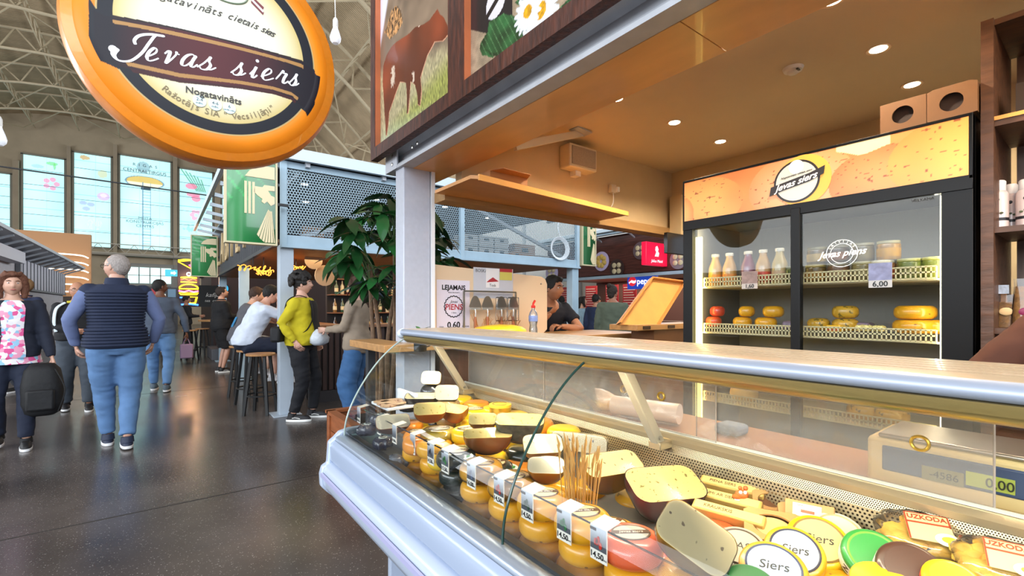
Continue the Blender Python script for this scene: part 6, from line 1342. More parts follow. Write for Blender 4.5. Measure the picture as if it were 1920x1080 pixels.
# bar counter with dark slats
sl=M('dark bar slat','3c2822',.5,n=.3,ns=5,stretch=(6,6,1)); t2=thing('bar_counter','dark slatted bar counter with wooden top under the kiosk','counter',(3.9,6.9,0))
m=MB(); m.box(1.75,6.9,.16,6.2,7.3,1.05); m.box(1.75,7.3,.16,2.1,13.4,1.05); m.build('carcass',M('bar carcass','1e1614',.6),t2,smooth=False)
m=MB(); m.box(1.68,6.82,1.05,6.25,7.35,1.09); m.box(1.68,7.35,1.05,2.2,13.5,1.09); m.build('bar_top',M('bar top','8a5a38',.35,n=.2,ns=4,stretch=(1,5,5),coat=.2),t2,smooth=False)
m=MB(); m.box(1.72,6.86,0,6.2,7.25,.16); m.box(1.72,7.2,0,2.05,13.4,.16); m.build('plinth',M('plinth dark','2e2a2c',.5),t2,smooth=False)
sm=MB(); sm.box(0,0,0,.055,.03,.88); sme=sm.build('slat',sl,t2,smooth=False); me0=sme.data; bpy.data.objects.remove(sme)
me1=bpy.data.meshes.new('slat'); me1.from_pydata([(x,y,z) for x in (0,.055) for y in (0,.03) for z in (0,.88)],[],[(0,1,3,2),(4,6,7,5),(0,4,5,1),(2,3,7,6),(0,2,6,4),(1,5,7,3)]); me1.materials.append(sl)
inv=MW[t2.name].inverted()
pieces('slat',me1,[inv@Matrix.Translation((1.76+i*.085,6.872,.165)) for i in range(52)],t2)
pieces('slat',me1,[inv@Matrix.Translation((1.75,7.0+i*.085,.165))@Matrix.Rotation(R(90),4,'Z') for i in range(70)],t2)
# back bar with shelves of bottles
t3=thing('back_bar','dark back bar shelving full of bottles under the kiosk loft','shelving',(3.5,9.4,0))
m=MB(); m.box(2.6,9.4,0,6.2,9.5,2.1); m.build('back_panel',M('back bar dark','231d1e',.5),t3,smooth=False)
for z in (.9,1.25,1.6,1.9): m=MB(); m.box(2.6,9.1,z-.02,6.2,9.4,z); m.build('shelf_board',M('back shelf','6e4630',.5),t3,smooth=False)
m=MB(); m.box(3.0,8.3,0,5.8,8.7,.95); m.build('under_counter',M('steel grey dull','55555a',.4,.5),t3,smooth=False)
bc=['3a2418','6a4a20','20402a','b0a890','501818','c8b48a']; pro=[]
for k,c_ in enumerate(bc):
    o=thing('bar_bottle','slim bottle standing on the back bar shelves','bottle',(0,0,0),group='bottles on the back bar'); MW[o.name]=Matrix()
    m=MB(); m.lathe([(.001,0),(.035,0),(.037,.02),(.037,.16),(.014,.21),(.014,.27),(.001,.27)],n=10); m.build('body',M('bar glass '+c_,c_,.15,coat=.5),o)
    m=MB(); m.lathe([(.0375,.05),(.038,.05),(.038,.12),(.0375,.12)],n=10); m.build('label',M('bar label','c4b898',.6),o); pro.append(o)
k=0
for z in (.9,1.25,1.6):
    for i in range(26):
        x=2.7+i*.13+random.uniform(-.02,.02); o=pro[(i*7+int(z*20))%6] 
        if k<6 and False: pass
        d_=dup(o,(x,9.22+random.uniform(-.04,.04),z),label='%s bottle on the %s back bar shelf, %s'%(['dark brown','amber','green','pale','dark red','cream'][(i*7+int(z*20))%6],{.9:'lowest',1.25:'middle',1.6:'top'}[z],['far left','left of the plant','left centre','right centre','far right'][i//6 if i<24 else 4])); k+=1
for o in pro:
    for ch in list(o.children): bpy.data.objects.remove(ch)
    bpy.data.objects.remove(o)
lamp('bar_light','AREA',(3.6,8.2,2.08),(0,0,0),60,(1,.72,.42),shape='RECTANGLE',size=3.5,size_y=1.5)
lamp('bar_light','AREA',(1.6,9.5,2.08),(0,0,0),26,(1,.72,.42),shape='RECTANGLE',size=.6,size_y=5)
# neon squiggles
ne=M('amber neon','ff9a38',.3,emit=1.8)
for k,(px,py,w) in enumerate(((475,503,.42),(556,503,.22),(495,511,.22))):
    p=at(px,py,Y=8.0); s=thing('neon_script','%s glowing amber neon script under the kiosk loft'%['wide','right hand','lower'][k],'neon light',p); m=MB(); pts=[]
    for i in range(60):
        f=i/59; pts.append((p.x-w/2+w*f+.03*math.sin(f*40),p.y,p.z+.035*math.cos(f*37+k)*(1+.4*math.sin(f*9))))
    m.tube(pts,.007,6); m.build('tube',ne,s); m=MB(); m.bar((p.x,p.y+.03,p.z+.05),(p.x,p.y+.03,2.12),.01); m.build('hanger',dark,s)
p=at(600,470,Y=8.2); s=thing('wood_sign','pale round wooden sign hanging under the kiosk loft','sign',p); p=at(604,478,Y=7.6)
for (dx,dz,r,dy_) in ((-.13,.16,.13,0),(.05,-.07,.15,.06)):
    m=MB(); m.prism([(dx+r*math.cos(R(a)),dz+r*1.1*math.sin(R(a))) for a in range(0,360,20)],((p.x,p.y+dy_,p.z-.25),(1,0,0),(0,0,1)),.03); m.build('panel',M('pale sign wood','c4a888',.5),s)
# green acrylic signs with a helmeted face in cream strips
def green_sign(name_lab,x0,y,z0,w,h,facing=(1,0,0),depth=.10,flip=1,solid='0d6b3c'):
    fx=V(facing); nn=fx.cross(V((0,0,1))); o=V((x0,y,z0))
    s=thing('crest_sign',name_lab,'sign',(x0,y,z0),group='green crest signs of the bar')
    def fn(u,v):
        g=.55+.45*np.clip(1.2-np.abs(u-.15)-.5*np.abs(v-.6),0,1)+.25*((u*3+v*5)%1>.8)*(v>.5)
        return hx(solid)[None]*g[:,None]*np.array([.9,1.25,1.0])[None]
    printgrid('panel',(o,fx,(0,0,1)),w,h,30,50,fn,vcol('green acrylic print',.15,emit=.12,coat=.5),s)
    cr=M('sign cream strip','e8d8ae',.45)
    P_=[]
    P_+= [[(a,.35),(a+.05,.35),(a+.05,.74),(a,.74)] for a in (.35,.43,.51)]
    P_+= [[(.36,.80),(.46,.88),(.62,.935),(.82,.955),(.98,.955),(.98,.80)]]
    P_+= [[(.56,.69),(.72,.69),(.76,.72),(.98,.72),(.98,.66),(.84,.655),(.90,.60),(.98,.585),(.98,.50),(.90,.47),(.82,.52),(.76,.49),(.70,.51),(.72,.545),(.62,.58),(.55,.62)]]
    for i in range(7):
        a0=-2.25+i*.135; a1=a0+.105; r0,r1=.10,.52
        P_+= [[(.90+r*math.cos(a)*.9,.50+r*math.sin(a)*.98) for r,a in ((r0,a0),(r1,a0),(r1,a1),(r0,a1))]]
    for q in P_:
        q=[(min(x_,.985)*w*flip+(w if flip<0 else 0),max(.01,y_)*h) for x_,y_ in q]
        if flip<0: q=q[::-1]
        m=MB(); m.prism(q,(o+nn*.001,fx,(0,0,1)),.008); m.build('crest_strip',cr,s,smooth=False)
    for (a,b,c,d_) in ((-.015,0,-.015,h),(w,w+.02,-.015,h)):
        pass
    fr=M('sign cream frame','d9cda6',.5)
    for q in ([(-.02,-.02),(w+.02,-.02),(w+.02,0),(-.02,0)],[(-.02,h),(w+.02,h),(w+.02,h+.02),(-.02,h+.02)],[(-.02,0),(0,0),(0,h),(-.02,h)],[(w,0),(w+.02,0),(w+.02,h),(w,h)]):
        m=MB(); m.prism(q,(o-nn*depth,fx,(0,0,1)),depth+.01); m.build('frame',fr,s,smooth=False)
    m=MB(); m.prism([(0,0),(w,0),(w,h),(0,h)],(o-nn*depth,fx,(0,0,1)),.01); m.build('rear_panel',M('green rear','0d5a34',.4),s,smooth=False)
    m=MB(); c=o+fx*(w+.02)+V((0,0,h*.5)); m.bar(tuple(c),tuple(c+fx*.12),.03); m.build('bracket',dark,s); return s
green_sign('large green crest sign hung at the near kiosk corner under the orange sign',.60,6.12,2.10,.50,.95)
green_sign('smaller looking green crest sign further down the aisle',.60,13.3,2.10,.50,.95)
green_sign('dark green crest sign at the right end of the mesh railing',6.45,6.25,2.17,.34,1.0,solid='0a4a2c',flip=1)
# bar stools
def stool(label,loc,rz):
    t=thing('bar_stool',label,'bar stool',loc,rz,'bar stools along the aisle'); MW[t.name]=Matrix()
    m=MB(); m.lathe([(.001,.735),(.165,.735),(.17,.74),(.17,.758),(.165,.763),(.001,.763)],n=32); m.build('seat',M('stool seat oak','b98450',.4,n=.2,ns=6,stretch=(1,6,1),coat=.2),t)
    for k in range(4):
        a=R(45+90*k); m=MB(); m.bar((.11*math.cos(a),.11*math.sin(a),.735),(.20*math.cos(a),.20*math.sin(a),0),.032); m.build('leg',M('stool black','121314',.5),t)
    m=MB(); m.tube([(.168*math.cos(R(a)),.168*math.sin(R(a)),.24) for a in range(0,360,15)],.011,6,closed=True); m.build('foot_ring',M('stool black','121314'),t)
    return t
ST=[(1.02,6.62),(1.0,7.3),(1.0,8.15)]
for (x,y),l in zip(ST,('empty nearest oak topped bar stool beside the white post','second bar stool under the white shirt man','third bar stool under the grey shirt man')): stool(l,(x,y,0),R(random.uniform(0,80)))
stool('lone bar stool in the far aisle by the neon tower',(.62,14.6,0),.4); stool('further bar stool behind the lone one by the grey table',(.95,15.6,0),1)
t=thing('far_table','grey block table with round wooden top in the far aisle','table',(1.55,14.6,0)); m=MB(); m.box(1.05,14.0,0,1.9,15.4,.28); m.box(1.25,14.2,.28,1.8,15.2,.98); m.build('base',M('grey block','5a5c62',.6),t,bevel=.01); m=MB(); m.lathe([(.001,.98),(.6,.98),(.6,1.02),(.001,1.02)],(1.4,14.7,0),28); m.build('top',lw,t)
# neon food tower
p=at(354,530,Y=17); s=thing('neon_food_tower','dark sign tower with neon pizza slice, sandwich, burger and drink','sign',(p.x,17,0))
H_=lambda py:at(354,py,Y=17).z
m=MB(); m.box(p.x-.27,17.02,H_(575),p.x+.27,17.3,H_(488)); m.build('tower_panel',M('tower dark','2a1f28',.5),s,smooth=False)
m=MB(); m.box(p.x-.05,17.1,0,p.x+.05,17.2,H_(575)); m.build('pole',dark,s)
YN,PN,BN,RN=M('yellow neon','ffd21e',.3,emit=4),M('pink neon','ff5aa0',.3,emit=4),M('blue neon','3c7cff',.3,emit=3),M('red neon','ff4a30',.3,emit=4)
def neo(pts,cz,mt,nm,sc=1,closed=True,r=.014): m=MB(); m.tube([(p.x+x*sc,17.0,cz+z*sc) for x,z in pts],r,6,closed=closed); m.build(nm,mt,s)
z=H_(499); neo([(-.26,.12),(.05,.17),(.25,-.12),(.18,-.15)],z,YN,'pizza_outline'); neo([(-.26,.16),(-.1,.19),(.07,.19)],z,YN,'pizza_crust',closed=False,r=.02); neo([(.0,.03),(.1,.06),(.14,-.03),(.05,-.02)],z,PN,'pizza_topping')
neo([(.0+.05*math.cos(R(a)),.05*math.sin(R(a))) for a in range(0,360,40)],H_(514),M('white neon','ffffff',.3,emit=3),'dot_ring')
z=H_(524); neo([(-.2,.05),(0,.07),(.2,.05)],z,YN,'sandwich_bun',closed=False,r=.02); neo([(-.2,-.02),(-.1,.02),(0,-.03),(.1,.02),(.2,-.02)],z,RN,'sandwich_filling',closed=False); neo([(-.2,-.08),(.2,-.08)],z,YN,'sandwich_base',closed=False)
z=H_(543); neo([(.24*math.cos(R(a)),.02+.14*math.sin(R(a))) for a in range(0,181,15)],z,YN,'burger_bun',closed=True,r=.018); neo([(-.25,-.04),(-.12,-.07),(0,-.03),(.12,-.07),(.25,-.04)],z,PN,'burger_filling',closed=False,r=.02); neo([(-.24,-.1),(.24,-.1),(.2,-.15),(-.2,-.15)],z,YN,'burger_base')
z=H_(563); neo([(-.02,.1),(.2,.1),(.16,-.08),(.02,-.08)],z,YN,'cup_outline',r=.025); neo([(-.22,.08),(-.05,.08)],z,BN,'blue_line',closed=False,r=.02); neo([(-.24,-.14),(.0,-.11),(.24,-.14)],z,BN,'blue_base',closed=False,r=.025)
lamp('neon_glow','POINT',(p.x,16.7,2.2),(0,0,0),25,(1,.55,.35),shadow_soft_size=.2)
# dark stall bits behind the far table
t=thing('chalk_board','black chalkboard with white scribble near the far kiosk corner','board',(2.0,15.6,1)); pa=at(398,552,Y=15.5); m=MB(); m.box(pa.x-.32,15.5,pa.z-.35,pa.x+.32,15.53,pa.z+.25); m.build('board',M('chalk black','1d2022',.7),t)
text('kafija',.16,M('chalk white','cfd2d0',.8),t,(pa.x,15.49,pa.z-.02),(1,0,0),(0,0,1),shear=.3); text('tea  cake',.1,M('chalk white','cfd2d0'),t,(pa.x,15.49,pa.z-.18),(1,0,0),(0,0,1),shear=.3)
m=MB(); m.bar((pa.x,15.53,pa.z-.3),(pa.x,15.53,0),.05); m.build('post',dark,t)
t=thing('dark_kiosk','dark brown kiosk beyond the bar with a lit counter','kiosk',(3,20,0)); m=MB(); m.box(1.3,17.5,0,6,22,3.0); m.build('walls',M('dark kiosk brown','3a2a28',.6),t,smooth=False); m=MB(); m.box(1.1,17.3,2.5,6,22,2.6); m.build('canopy',M('canopy grey','75797e',.5),t,smooth=False)
m=MB(); m.lathe([(.001,0),(.16,0),(.16,.02),(.001,.02)],(0,0,0),20,xf=Matrix.Translation((1.6,17.45,1.95))@Matrix.Rotation(R(90),4,'X')); m.build('round_badge',M('cyan badge','30a8d8',.4,emit=.8),t)
# ================= DUMPLING KIOSK ON THE RIGHT =================
DX=8.7; t=thing('food_kiosk','food kiosk with brown wood fascia and printed dumpling plates','kiosk',(DX,7,0))
m=MB(); m.box(DX,4.2,2.12,DX+.15,9.8,3.08); m.build('fascia',M('brown wood print','5a3028',.5,n=.55,ns=5,stretch=(1,.5,6),bump=.2),t,smooth=False)
m=MB(); m.prism([(DX-.35,3.12),(DX+1.5,3.55),(DX+1.5,3.62),(DX-.35,3.2)],((0,9.8,0),(1,0,0),(0,0,1)),5.7); m.build('roof',M('kiosk roof sheet','c4d6e2'),t,smooth=False)
m=MB(); m.bar((DX-.2,4.2,3.13),(DX-.2,9.8,3.13),.1,.12); m.bar((DX-.05,4.2,2.08),(DX-.05,9.8,2.08),.08,.07); m.build('beam',blue_steel,t,smooth=False)
for y in (4.8,5.8,6.8,7.8,8.8): m=MB(); m.bar((DX-.3,y,3.1),(DX+.02,y,2.95),.03); m.build('lamp_arm',light_steel,t)
for y in (4.3,9.7): m=MB(); m.box(DX-.06,y-.06,0,DX+.06,y+.06,2.1); m.build('post',blue_steel,t)
m=MB(); m.box(DX+2.0,4.2,0,DX+2.1,9.8,2.1); m.build('rear_wall',M('food kiosk brown','5b3a32',.6),t,smooth=False)
m=MB(); m.box(DX+.1,4.2,0,DX+.5,9.8,1.05); m.build('counter',M('food counter','6e4a38',.5),t,smooth=False)
m=MB(); m.box(DX,4.2,2.1,DX+2.1,9.8,2.14); m.build('soffit',M('soffit white','d8cfc0',.6),t,smooth=False)
lamp('food_kiosk_light','AREA',(DX+1.2,7,2.08),(0,0,0),60,(1,.88,.7),shape='RECTANGLE',size=1.2,size_y=4.5)
def plate(label,px,py,r,kind):
    q=at(px,py,X=DX-.01); s=thing('plate_print',label,'picture',q,group='dumpling plate pictures on the brown fascia')
    xf=Matrix.Translation((DX-.012,q.y,q.z))@Matrix.Rotation(R(-90),4,'Y')
    m=MB(); m.lathe([(.001,0),(r,0),(r,.01),(r*.9,.015),(.001,.012)],n=28,xf=xf); m.build('plate',M('plate '+kind,kind,.4),s)
    m=MB()
    for k in range(4 if kind!='c4b8dc' else 7):
        a=R(45+k*(90 if kind!='c4b8dc' else 51)); m.ball((r*.45*math.cos(a),r*.45*math.sin(a),.02),r*.3,10,(1,1,.4),xf=xf)
    m.build('dumplings',M('dumpling '+('c' if kind!='c4b8dc' else 'g'),'ddd0a8' if kind!='c4b8dc' else 'd8b860',.5,n=.25,ns=14,bump=.4),s)
plate('lilac plate with yellow dumplings beside the dark green crest sign',1128,490,.24,'c4b8dc'); plate('dark plate with four pale dumplings on the fascia',1157,503,.22,'3a2a28'); plate('glassy plate of round white dumplings left of the red lightbox',1201,470,.2,'6a5a60'); plate('round plate picture half hidden behind the left post',1035,512,.25,'b8b0d8'); plate('grey white dumpling cluster above the propped tray',1272,487,.2,'8a8088')
q=at(1224,476,X=DX-.5); s=thing('red_lightbox','pinkish red lightbox sign with white figure on the dumpling kiosk','sign',q)
m=MB(); m.box(DX-.75,q.y-.02,q.z-.24,DX-.02,q.y+.10,q.z+.24); m.build('box',M('lightbox red','e0143c',.35,emit=.7),s,bevel=.01)
m=MB(); m.prism([(a,b) for a,b in ((.30,-.05),(.42,-.05),(.44,.02),(.40,.06),(.42,.10),(.38,.17),(.33,.15),(.32,.08),(.35,.04))],((DX-.76,q.y-.021,q.z),(1,0,0),(0,0,1)),.006); m.build('figure',M('lightbox white','ffffff',.4,emit=.8),s)
text('Julius Meinl',.085,M('lightbox white','ffffff'),s,(DX-.39,q.y-.026,q.z-.15),(1,0,0),(0,0,1),shear=.2)
p=at(1198,527,X=DX+.1); s=thing('blue_menu_screen','blue lit cola screen above the food kiosk counter','screen',p)
m=MB(); m.box(DX+.12,p.y-.45,p.z-.18,DX+.2,p.y+.35,p.z+.18); m.build('screen',M('screen blue','1c3c9c',.3,emit=.8),s,bevel=.005)
m=MB(); m.lathe([(.001,0),(.11,0),(.11,.004),(.001,.004)],n=24,xf=Matrix.Translation((DX+.118,p.y+.2,p.z))@Matrix.Rotation(R(-90),4,'Y')); m.build('logo_disc',M('logo red','e02838',.3,emit=.6),s)
m=MB(); m.prism([(-.10,-.02),(-.02,.03),(.06,.01),(.11,.03),(.10,-.03),(.04,-.05),(-.04,-.02),(-.09,-.05)],((DX+.112,p.y+.2,p.z),(0,-1,0),(0,0,1)),.003); m.build('logo_wave',M('logo white','ffffff',.3,emit=.8),s)
text('pepsi',.2,M('logo white','ffffff'),s,(DX+.11,p.y-.14,p.z-.01),(0,-1,0),(0,0,1),bold=.003)
for k,px in enumerate((1062,1108,1147,1180)):
    a=at(px,577,X=DX+.9); s=thing('menu_board','%s red menu board with white price lines in the food kiosk'%['leftmost','second','third','rightmost'][k],'menu board',(a.x,a.y,1.4),group='red menu boards')
    m=MB(); m.box(DX+.9,a.y-.21,1.15,DX+.93,a.y+.21,1.95); m.build('board',M('menu red','a02028',.5,emit=.15),s,smooth=False)
    m=MB()
    for i in range(11): m.box(DX+.893,a.y-.18+(i%3)*.03,1.2+i*.065,DX+.9,a.y+.18,1.222+i*.065)
    tag(m.build('price_lines',M('menu lines','e8c8c0',.5),s,smooth=False),None,None,kind='stuff')
# ================= PLANTER WITH THE BIG PLANT =================
t=thing('wooden_planter','orange brown wooden planter box at the end of the display case','planter',(1.5,3.75,0)); pw=M('planter wood','9c5a32',.5,n=.25,ns=5,stretch=(1,1,6))
x0,x1,y0,y1=1.17,1.87,3.42,4.10
for (x,y) in ((x0,y0),(x1,y0),(x0,y1),(x1,y1)): m=MB(); m.box(x-.03,y-.03,0,x+.03,y+.03,.45); m.build('corner_post',pw,t,bevel=.003)
for k in range(3):
    z=.02+k*.14
    for q in ((x0,y0-.012,z,x1,y0+.012,z+.132),(x0,y1-.012,z,x1,y1+.012,z+.132),(x0-.012,y0,z,x0+.012,y1,z+.132),(x1-.012,y0,z,x1+.012,y1,z+.132)): m=MB(); m.box(*q); m.build('plank',pw,t,smooth=False)
for q in ((x0-.04,y0-.04,x1+.04,y0+.03),(x0-.04,y1-.03,x1+.04,y1+.04),(x0-.04,y0,x0+.03,y1),(x1-.03,y0,x1+.04,y1)): m=MB(); m.box(q[0],q[1],.44,q[2],q[3],.465); m.build('rim',pw,t,smooth=False)
m=MB(); m.box(x0,y0,.3,x1,y1,.4); m.build('soil',M('soil','2a1d15',.9,n=.4,ns=40,bump=.6),t,smooth=False)
t=thing('money_tree','tall leafy money tree with dark glossy leaves in the wooden planter','plant',(1.5,3.75,.4)); bark=M('bark','7a5f48',.8,n=.4,ns=30,bump=.5)
random.seed(21); tips=[]
for k in range(4):
    a=k*1.57+.4; b0=V((1.5+.05*math.cos(a),3.75+.05*math.sin(a),.4)); mid=b0+V((.05*math.cos(a+1),.05*math.sin(a+1),.6)); top=V((1.47+.14*math.cos(a),3.72+.14*math.sin(a),1.45+.12*k))
    m=MB(); m.tube(spline([b0,mid,top],6),[.022]*6+[.018]*6+[.014],8); m.build('trunk',bark,t); tips.append(top)
lm2=leafmesh('leaf',.24,.088,.22,.30,6); lm2.materials.append(gl1); lm3=lm2.copy(); lm3.materials.clear(); lm3.materials.append(M('mid green leaf','2c6a34',.28,n=.3,ns=6,coat=.3))
inv=MW[t.name].inverted(); cl=[]; 
for k in range(60):
    th=random.uniform(0,2*PI); ph=math.acos(random.uniform(-.75,1)); rr_=random.uniform(.55,1)
    c=V((1.50+.54*rr_*math.sin(ph)*math.cos(th),3.72+.54*rr_*math.sin(ph)*math.sin(th),1.80+.56*rr_*math.cos(ph)))
    r_v=(c.x*CA-c.y*SA)/(c.x*SA+c.y*CA)
    if c.z<1.66 and r_v<-.33: continue
    cl.append((c,th))
stm=MB(); xa=[];xb=[]
for k,(c,th) in enumerate(cl):
    s0=min(tips,key=lambda q:(q-c).length); stm.tube([s0,s0.lerp(c,.5)+V((0,0,.03)),c],.004,5)
    for i in range(5):
        mt=inv@Matrix.Translation(c)@Matrix.Rotation(th-PI/2+R(-100+i*50),4,'Z')@Matrix.Rotation(R(random.uniform(-45,10)),4,'X')@Matrix.Rotation(random.uniform(-.4,.4),4,'Y')@Matrix.Scale(random.uniform(.7,1.1),4); (xa if k%3 else xb).append(mt)
stm.build('stems',M('leaf stem','4a6a38',.5),t)
pieces('leaf',lm2,xa,t); pieces('leaf',lm3,xb,t)
random.seed(5)
# ================= PEOPLE =================
def remesh(m,vs,wr=0,seed=0,fr=9,smooth_n=3):
    me=bpy.data.meshes.new('r'); me.from_pydata(m.v,[],m.f); o=bpy.data.objects.new('r',me); COL.objects.link(o)
    md=o.modifiers.new('r','REMESH'); md.mode='VOXEL'; md.voxel_size=vs
    if smooth_n: sm=o.modifiers.new('s','SMOOTH'); sm.iterations=smooth_n; sm.factor=.6
    dg=bpy.context.evaluated_depsgraph_get(); r=bpy.data.meshes.new_from_object(o.evaluated_get(dg)); bpy.data.objects.remove(o); bpy.data.meshes.remove(me)
    if wr:
        n=len(r.vertices); co=np.empty(n*3); r.vertices.foreach_get('co',co); co=co.reshape(-1,3); no=np.empty(n*3); r.vertices.foreach_get('normal',no); no=no.reshape(-1,3)
        a=vnoise(co[:,0]+co[:,1]*.8,co[:,2]*1.6+co[:,0]*.9,fr,seed)-.5; b=vnoise(co[:,1]-co[:,0]*.6,co[:,2]*2.2-co[:,1]*.8,fr*1.9,seed+4)-.5
        co+=no*((a+b*.6)*wr)[:,None]; r.vertices.foreach_set('co',co.ravel())
    return r
def rot3(yaw,pitch,roll=0): return (Matrix.Rotation(yaw,4,'Z')@Matrix.Rotation(pitch,4,'X')@Matrix.Rotation(roll,4,'Y'))
def head_mesh(mb,xf,fem=0,wide=1.0):
    n,k=36,30; rs=[]
    G=lambda x,z,cx,cz,sx,sz: math.exp(-((x-cx)/sx)**2-((z-cz)/sz)**2)
    for i in range(k+1):
        ph=PI*i/k; cz=-math.cos(ph); q=max(1e-3,math.sin(ph)); ring=[]
        for j in range(n):
            a=2*PI*j/n; x=.076*wide*q*math.cos(a); y=.095*q*math.sin(a); z=.118*cz
            if z<-.03: f=1-.30*((-.03-z)/.088)**1.2; x*=f; y=y*(1-.10*((-.03-z)/.088)) if y>0 else y*(1-.45*((-.03-z)/.088))
            if y>0:
                y+=.022*G(x,z,0,-.018,.011,.016)+.010*G(x,z,0,.005,.008,.024)-.010*G(abs(x),z,.031,.012,.016,.013)+.005*G(x,z,0,.034,.05,.011)+.005*G(x,z,0,-.058,.024,.012)+.007*G(x,z,0,-.098,.026,.018)+.003*G(abs(x),z,.042,-.02,.018,.02)
            ring.append((x,y,z))
        rs.append(ring)
    mb.rings(rs,xf=xf)
    for s in (-1,1): mb.ball((s*.077*wide,-.004,-.006),.02,10,(.35,.8,1.35),xf=xf)
def hand(mb,w,d,n,side,curl=.5,s=1.0):
    d=V(d).normalized(); n=V(n); n=(n-d*n.dot(d)).normalized(); x=d.cross(n)*side; w=V(w)
    mb.tube([w-d*.02,w+d*.02*s,w+d*.05*s,w+d*.085*s],[.026*s,.030*s,.036*s,.034*s],10,flat=.45,up=tuple(n))
    for k,(o,L) in enumerate(((-.027,.068),(-.009,.076),(.009,.071),(.027,.056))):
        p=w+d*.082*s+x*o*s; dd=d.copy(); pts=[p-d*.015,p]
        for seg in (.42,.32,.26):
            a=curl*.75; dd=(dd*math.cos(a)+n*math.sin(a)).normalized(); p=p+dd*L*seg*s; pts.append(p)
        mb.tube(pts,[.0085*s,.0088*s,.0082*s,.0075*s,.006*s],7)
    p=w+d*.025*s-x*.024*s; dd=(d*.6-x*.7+n*.3).normalized(); mb.tube([p,p+dd*.03*s,p+dd*.03*s+(d*.8+n*.5-x*.2).normalized()*.028*s,p+dd*.03*s+(d*.8+n*.6).normalized()*.048*s],[.012*s,.011*s,.010*s,.007*s],7)
def ik(a,b,l1,l2,pole):
    a,b=V(a),V(b); d=b-a; L=min(d.length,(l1+l2)*.999); u=d.normalized(); b=a+u*L
    x=(l1*l1-l2*l2+L*L)/(2*L); h=math.sqrt(max(0,l1*l1-x*x)); p=V(pole); p=(p-u*p.dot(u)).normalized(); return a+u*x+p*h,b
TR=[(.84,.120,.095),(.90,.168,.118),(.96,.172,.122),(1.04,.155,.112),(1.12,.145,.106),(1.22,.155,.114),(1.32,.172,.122),(1.39,.178,.115),(1.435,.150,.098),(1.47,.092,.076),(1.50,.062,.060)]
def person(label,loc,rz,H=1.75,g=1.0,skin='c79072',top='202020',bot='202028',shoe='1a1a1c',hair=('short','2a1c14'),wr=None,wl=None,pr=(0.4,-1,-.3),pl=(-.4,-1,-.3),ar=None,al=None,lean=0,head=(0,0),sleeve='long',short=False,
    belly=0,seat=None,curl=.5,handn=None,vest=None,front=None,fem=0,group=None,vs=.016,wrink=.010,hem=.86,brow='2a1c14',glasses=False,sole='e8e8e8',wide_leg=1.0,topname='jacket',cat='person',wide=1.0,tilt=0,beard=None,collar=None,shirt_arms=None):
    s=H/1.75; t=thing('person',label,cat,loc,rz,group); MW[t.name]=Matrix(); t.scale=(s,s,s)
    zo=0 if seat is None else (seat/s+.10-.93)
    def sp(z):
        if z<=.96: return V((0,0,z+zo)),V((0,0,1))
        L=z-.96; N_=6; p=V((0,0,.96+zo)); a=0
        for i in range(N_): a=lean*min(1,(i+1)/3); p=p+V((0,math.sin(a),math.cos(a)))*(L/N_)
        return p,V((0,math.sin(a),math.cos(a)))
    def trad(z,rx,ry):
        b=math.exp(-((z-1.08)/.12)**2)*belly; return rx*g+b*.3,ry*g+b
    def torso(mb,grow,z0,z1,gb=0):
        rs=[]
        for z,rx,ry in TR:
            if z<z0-.001 or z>z1+.001: continue
            c,tn=sp(z); rx,ry=trad(z,rx,ry); rx+=grow; ry+=grow
            if gb and z<1.1: rx+=gb; ry+=gb
            fy=V((0,tn.z,-tn.y)); off=belly*math.exp(-((z-1.08)/.12)**2)*.5
            rs.append([c+V((rx*math.copysign(abs(math.cos(a))**.85,math.cos(a)),0,0))+fy*(ry*math.copysign(abs(math.sin(a))**.9,math.sin(a))+off) for a in [2*PI*j/24 for j in range(24)]])
        mb.rings(rs)
    # joints
    J={}
    cs,tn=sp(1.405); fy=V((0,tn.z,-tn.y))
    for S,nm,w,pole in ((1,'r',wr,pr),(-1,'l',wl,pl)):
        sh=cs+V((S*.178*g**.5,0,0)); w=V(w)/1.0 if w else sh+V((S*.07,.05,-.52)); el,w=ik(sh,w,.285,.255,pole); J[nm]=(sh,el,w)
        a=(ar if S==1 else al) or (V((S*.10,.0,.09)) if seat is None else V((S*.14,.36,.32)))
        hp=V((S*.09*g,0,.90+zo)); kn,an=ik(hp,V(a),.425,.405,(S*.15,1,.0 if seat is None else .6)); J[nm+'leg']=(hp,kn,an)
    # body surface
    m=MB(); torso(m,-.006,.84,1.50)
    c0,t0_=sp(1.47); c1,_=sp(1.545); hc,_=sp(1.628); hc=hc+V((0,.012,0)); m.tube([c0,c1,hc-t0_*.04],[.062,.055,.052],14)
    for S,nm in ((1,'r'),(-1,'l')):
        sh,el,w=J[nm]; m.tube([sh-V((S*.03,0,0)),sh,sh.lerp(el,.3),el,el.lerp(w,.3),w],[.045,.053,.048*g**.5,.038,.042,.026],12); m.ball(tuple(sh),.055,12)
        hp,kn,an=J[nm+'leg']; m.tube([hp+V((0,0,.03)),hp,hp.lerp(kn,.35),kn,kn.lerp(an,.3),an.lerp(kn,.12),an],[.07*g,.085*g,.082*g,.054,.056,.036,.036],14)
    r=remesh(m,vs*1.05); mb=MB(); n=len(r.vertices); co=np.empty(n*3); r.vertices.foreach_get('co',co); mb.v=[tuple(p) for p in co.reshape(-1,3)]; mb.f=[list(p.vertices) for p in r.polygons]; mb.m=[0]*len(mb.f); bpy.data.meshes.remove(r)
    hx_=Matrix.Translation(hc)@rot3(R(head[0]),R(-head[1])-lean*.25,R(tilt)); head_mesh(mb,hx_,fem,wide)
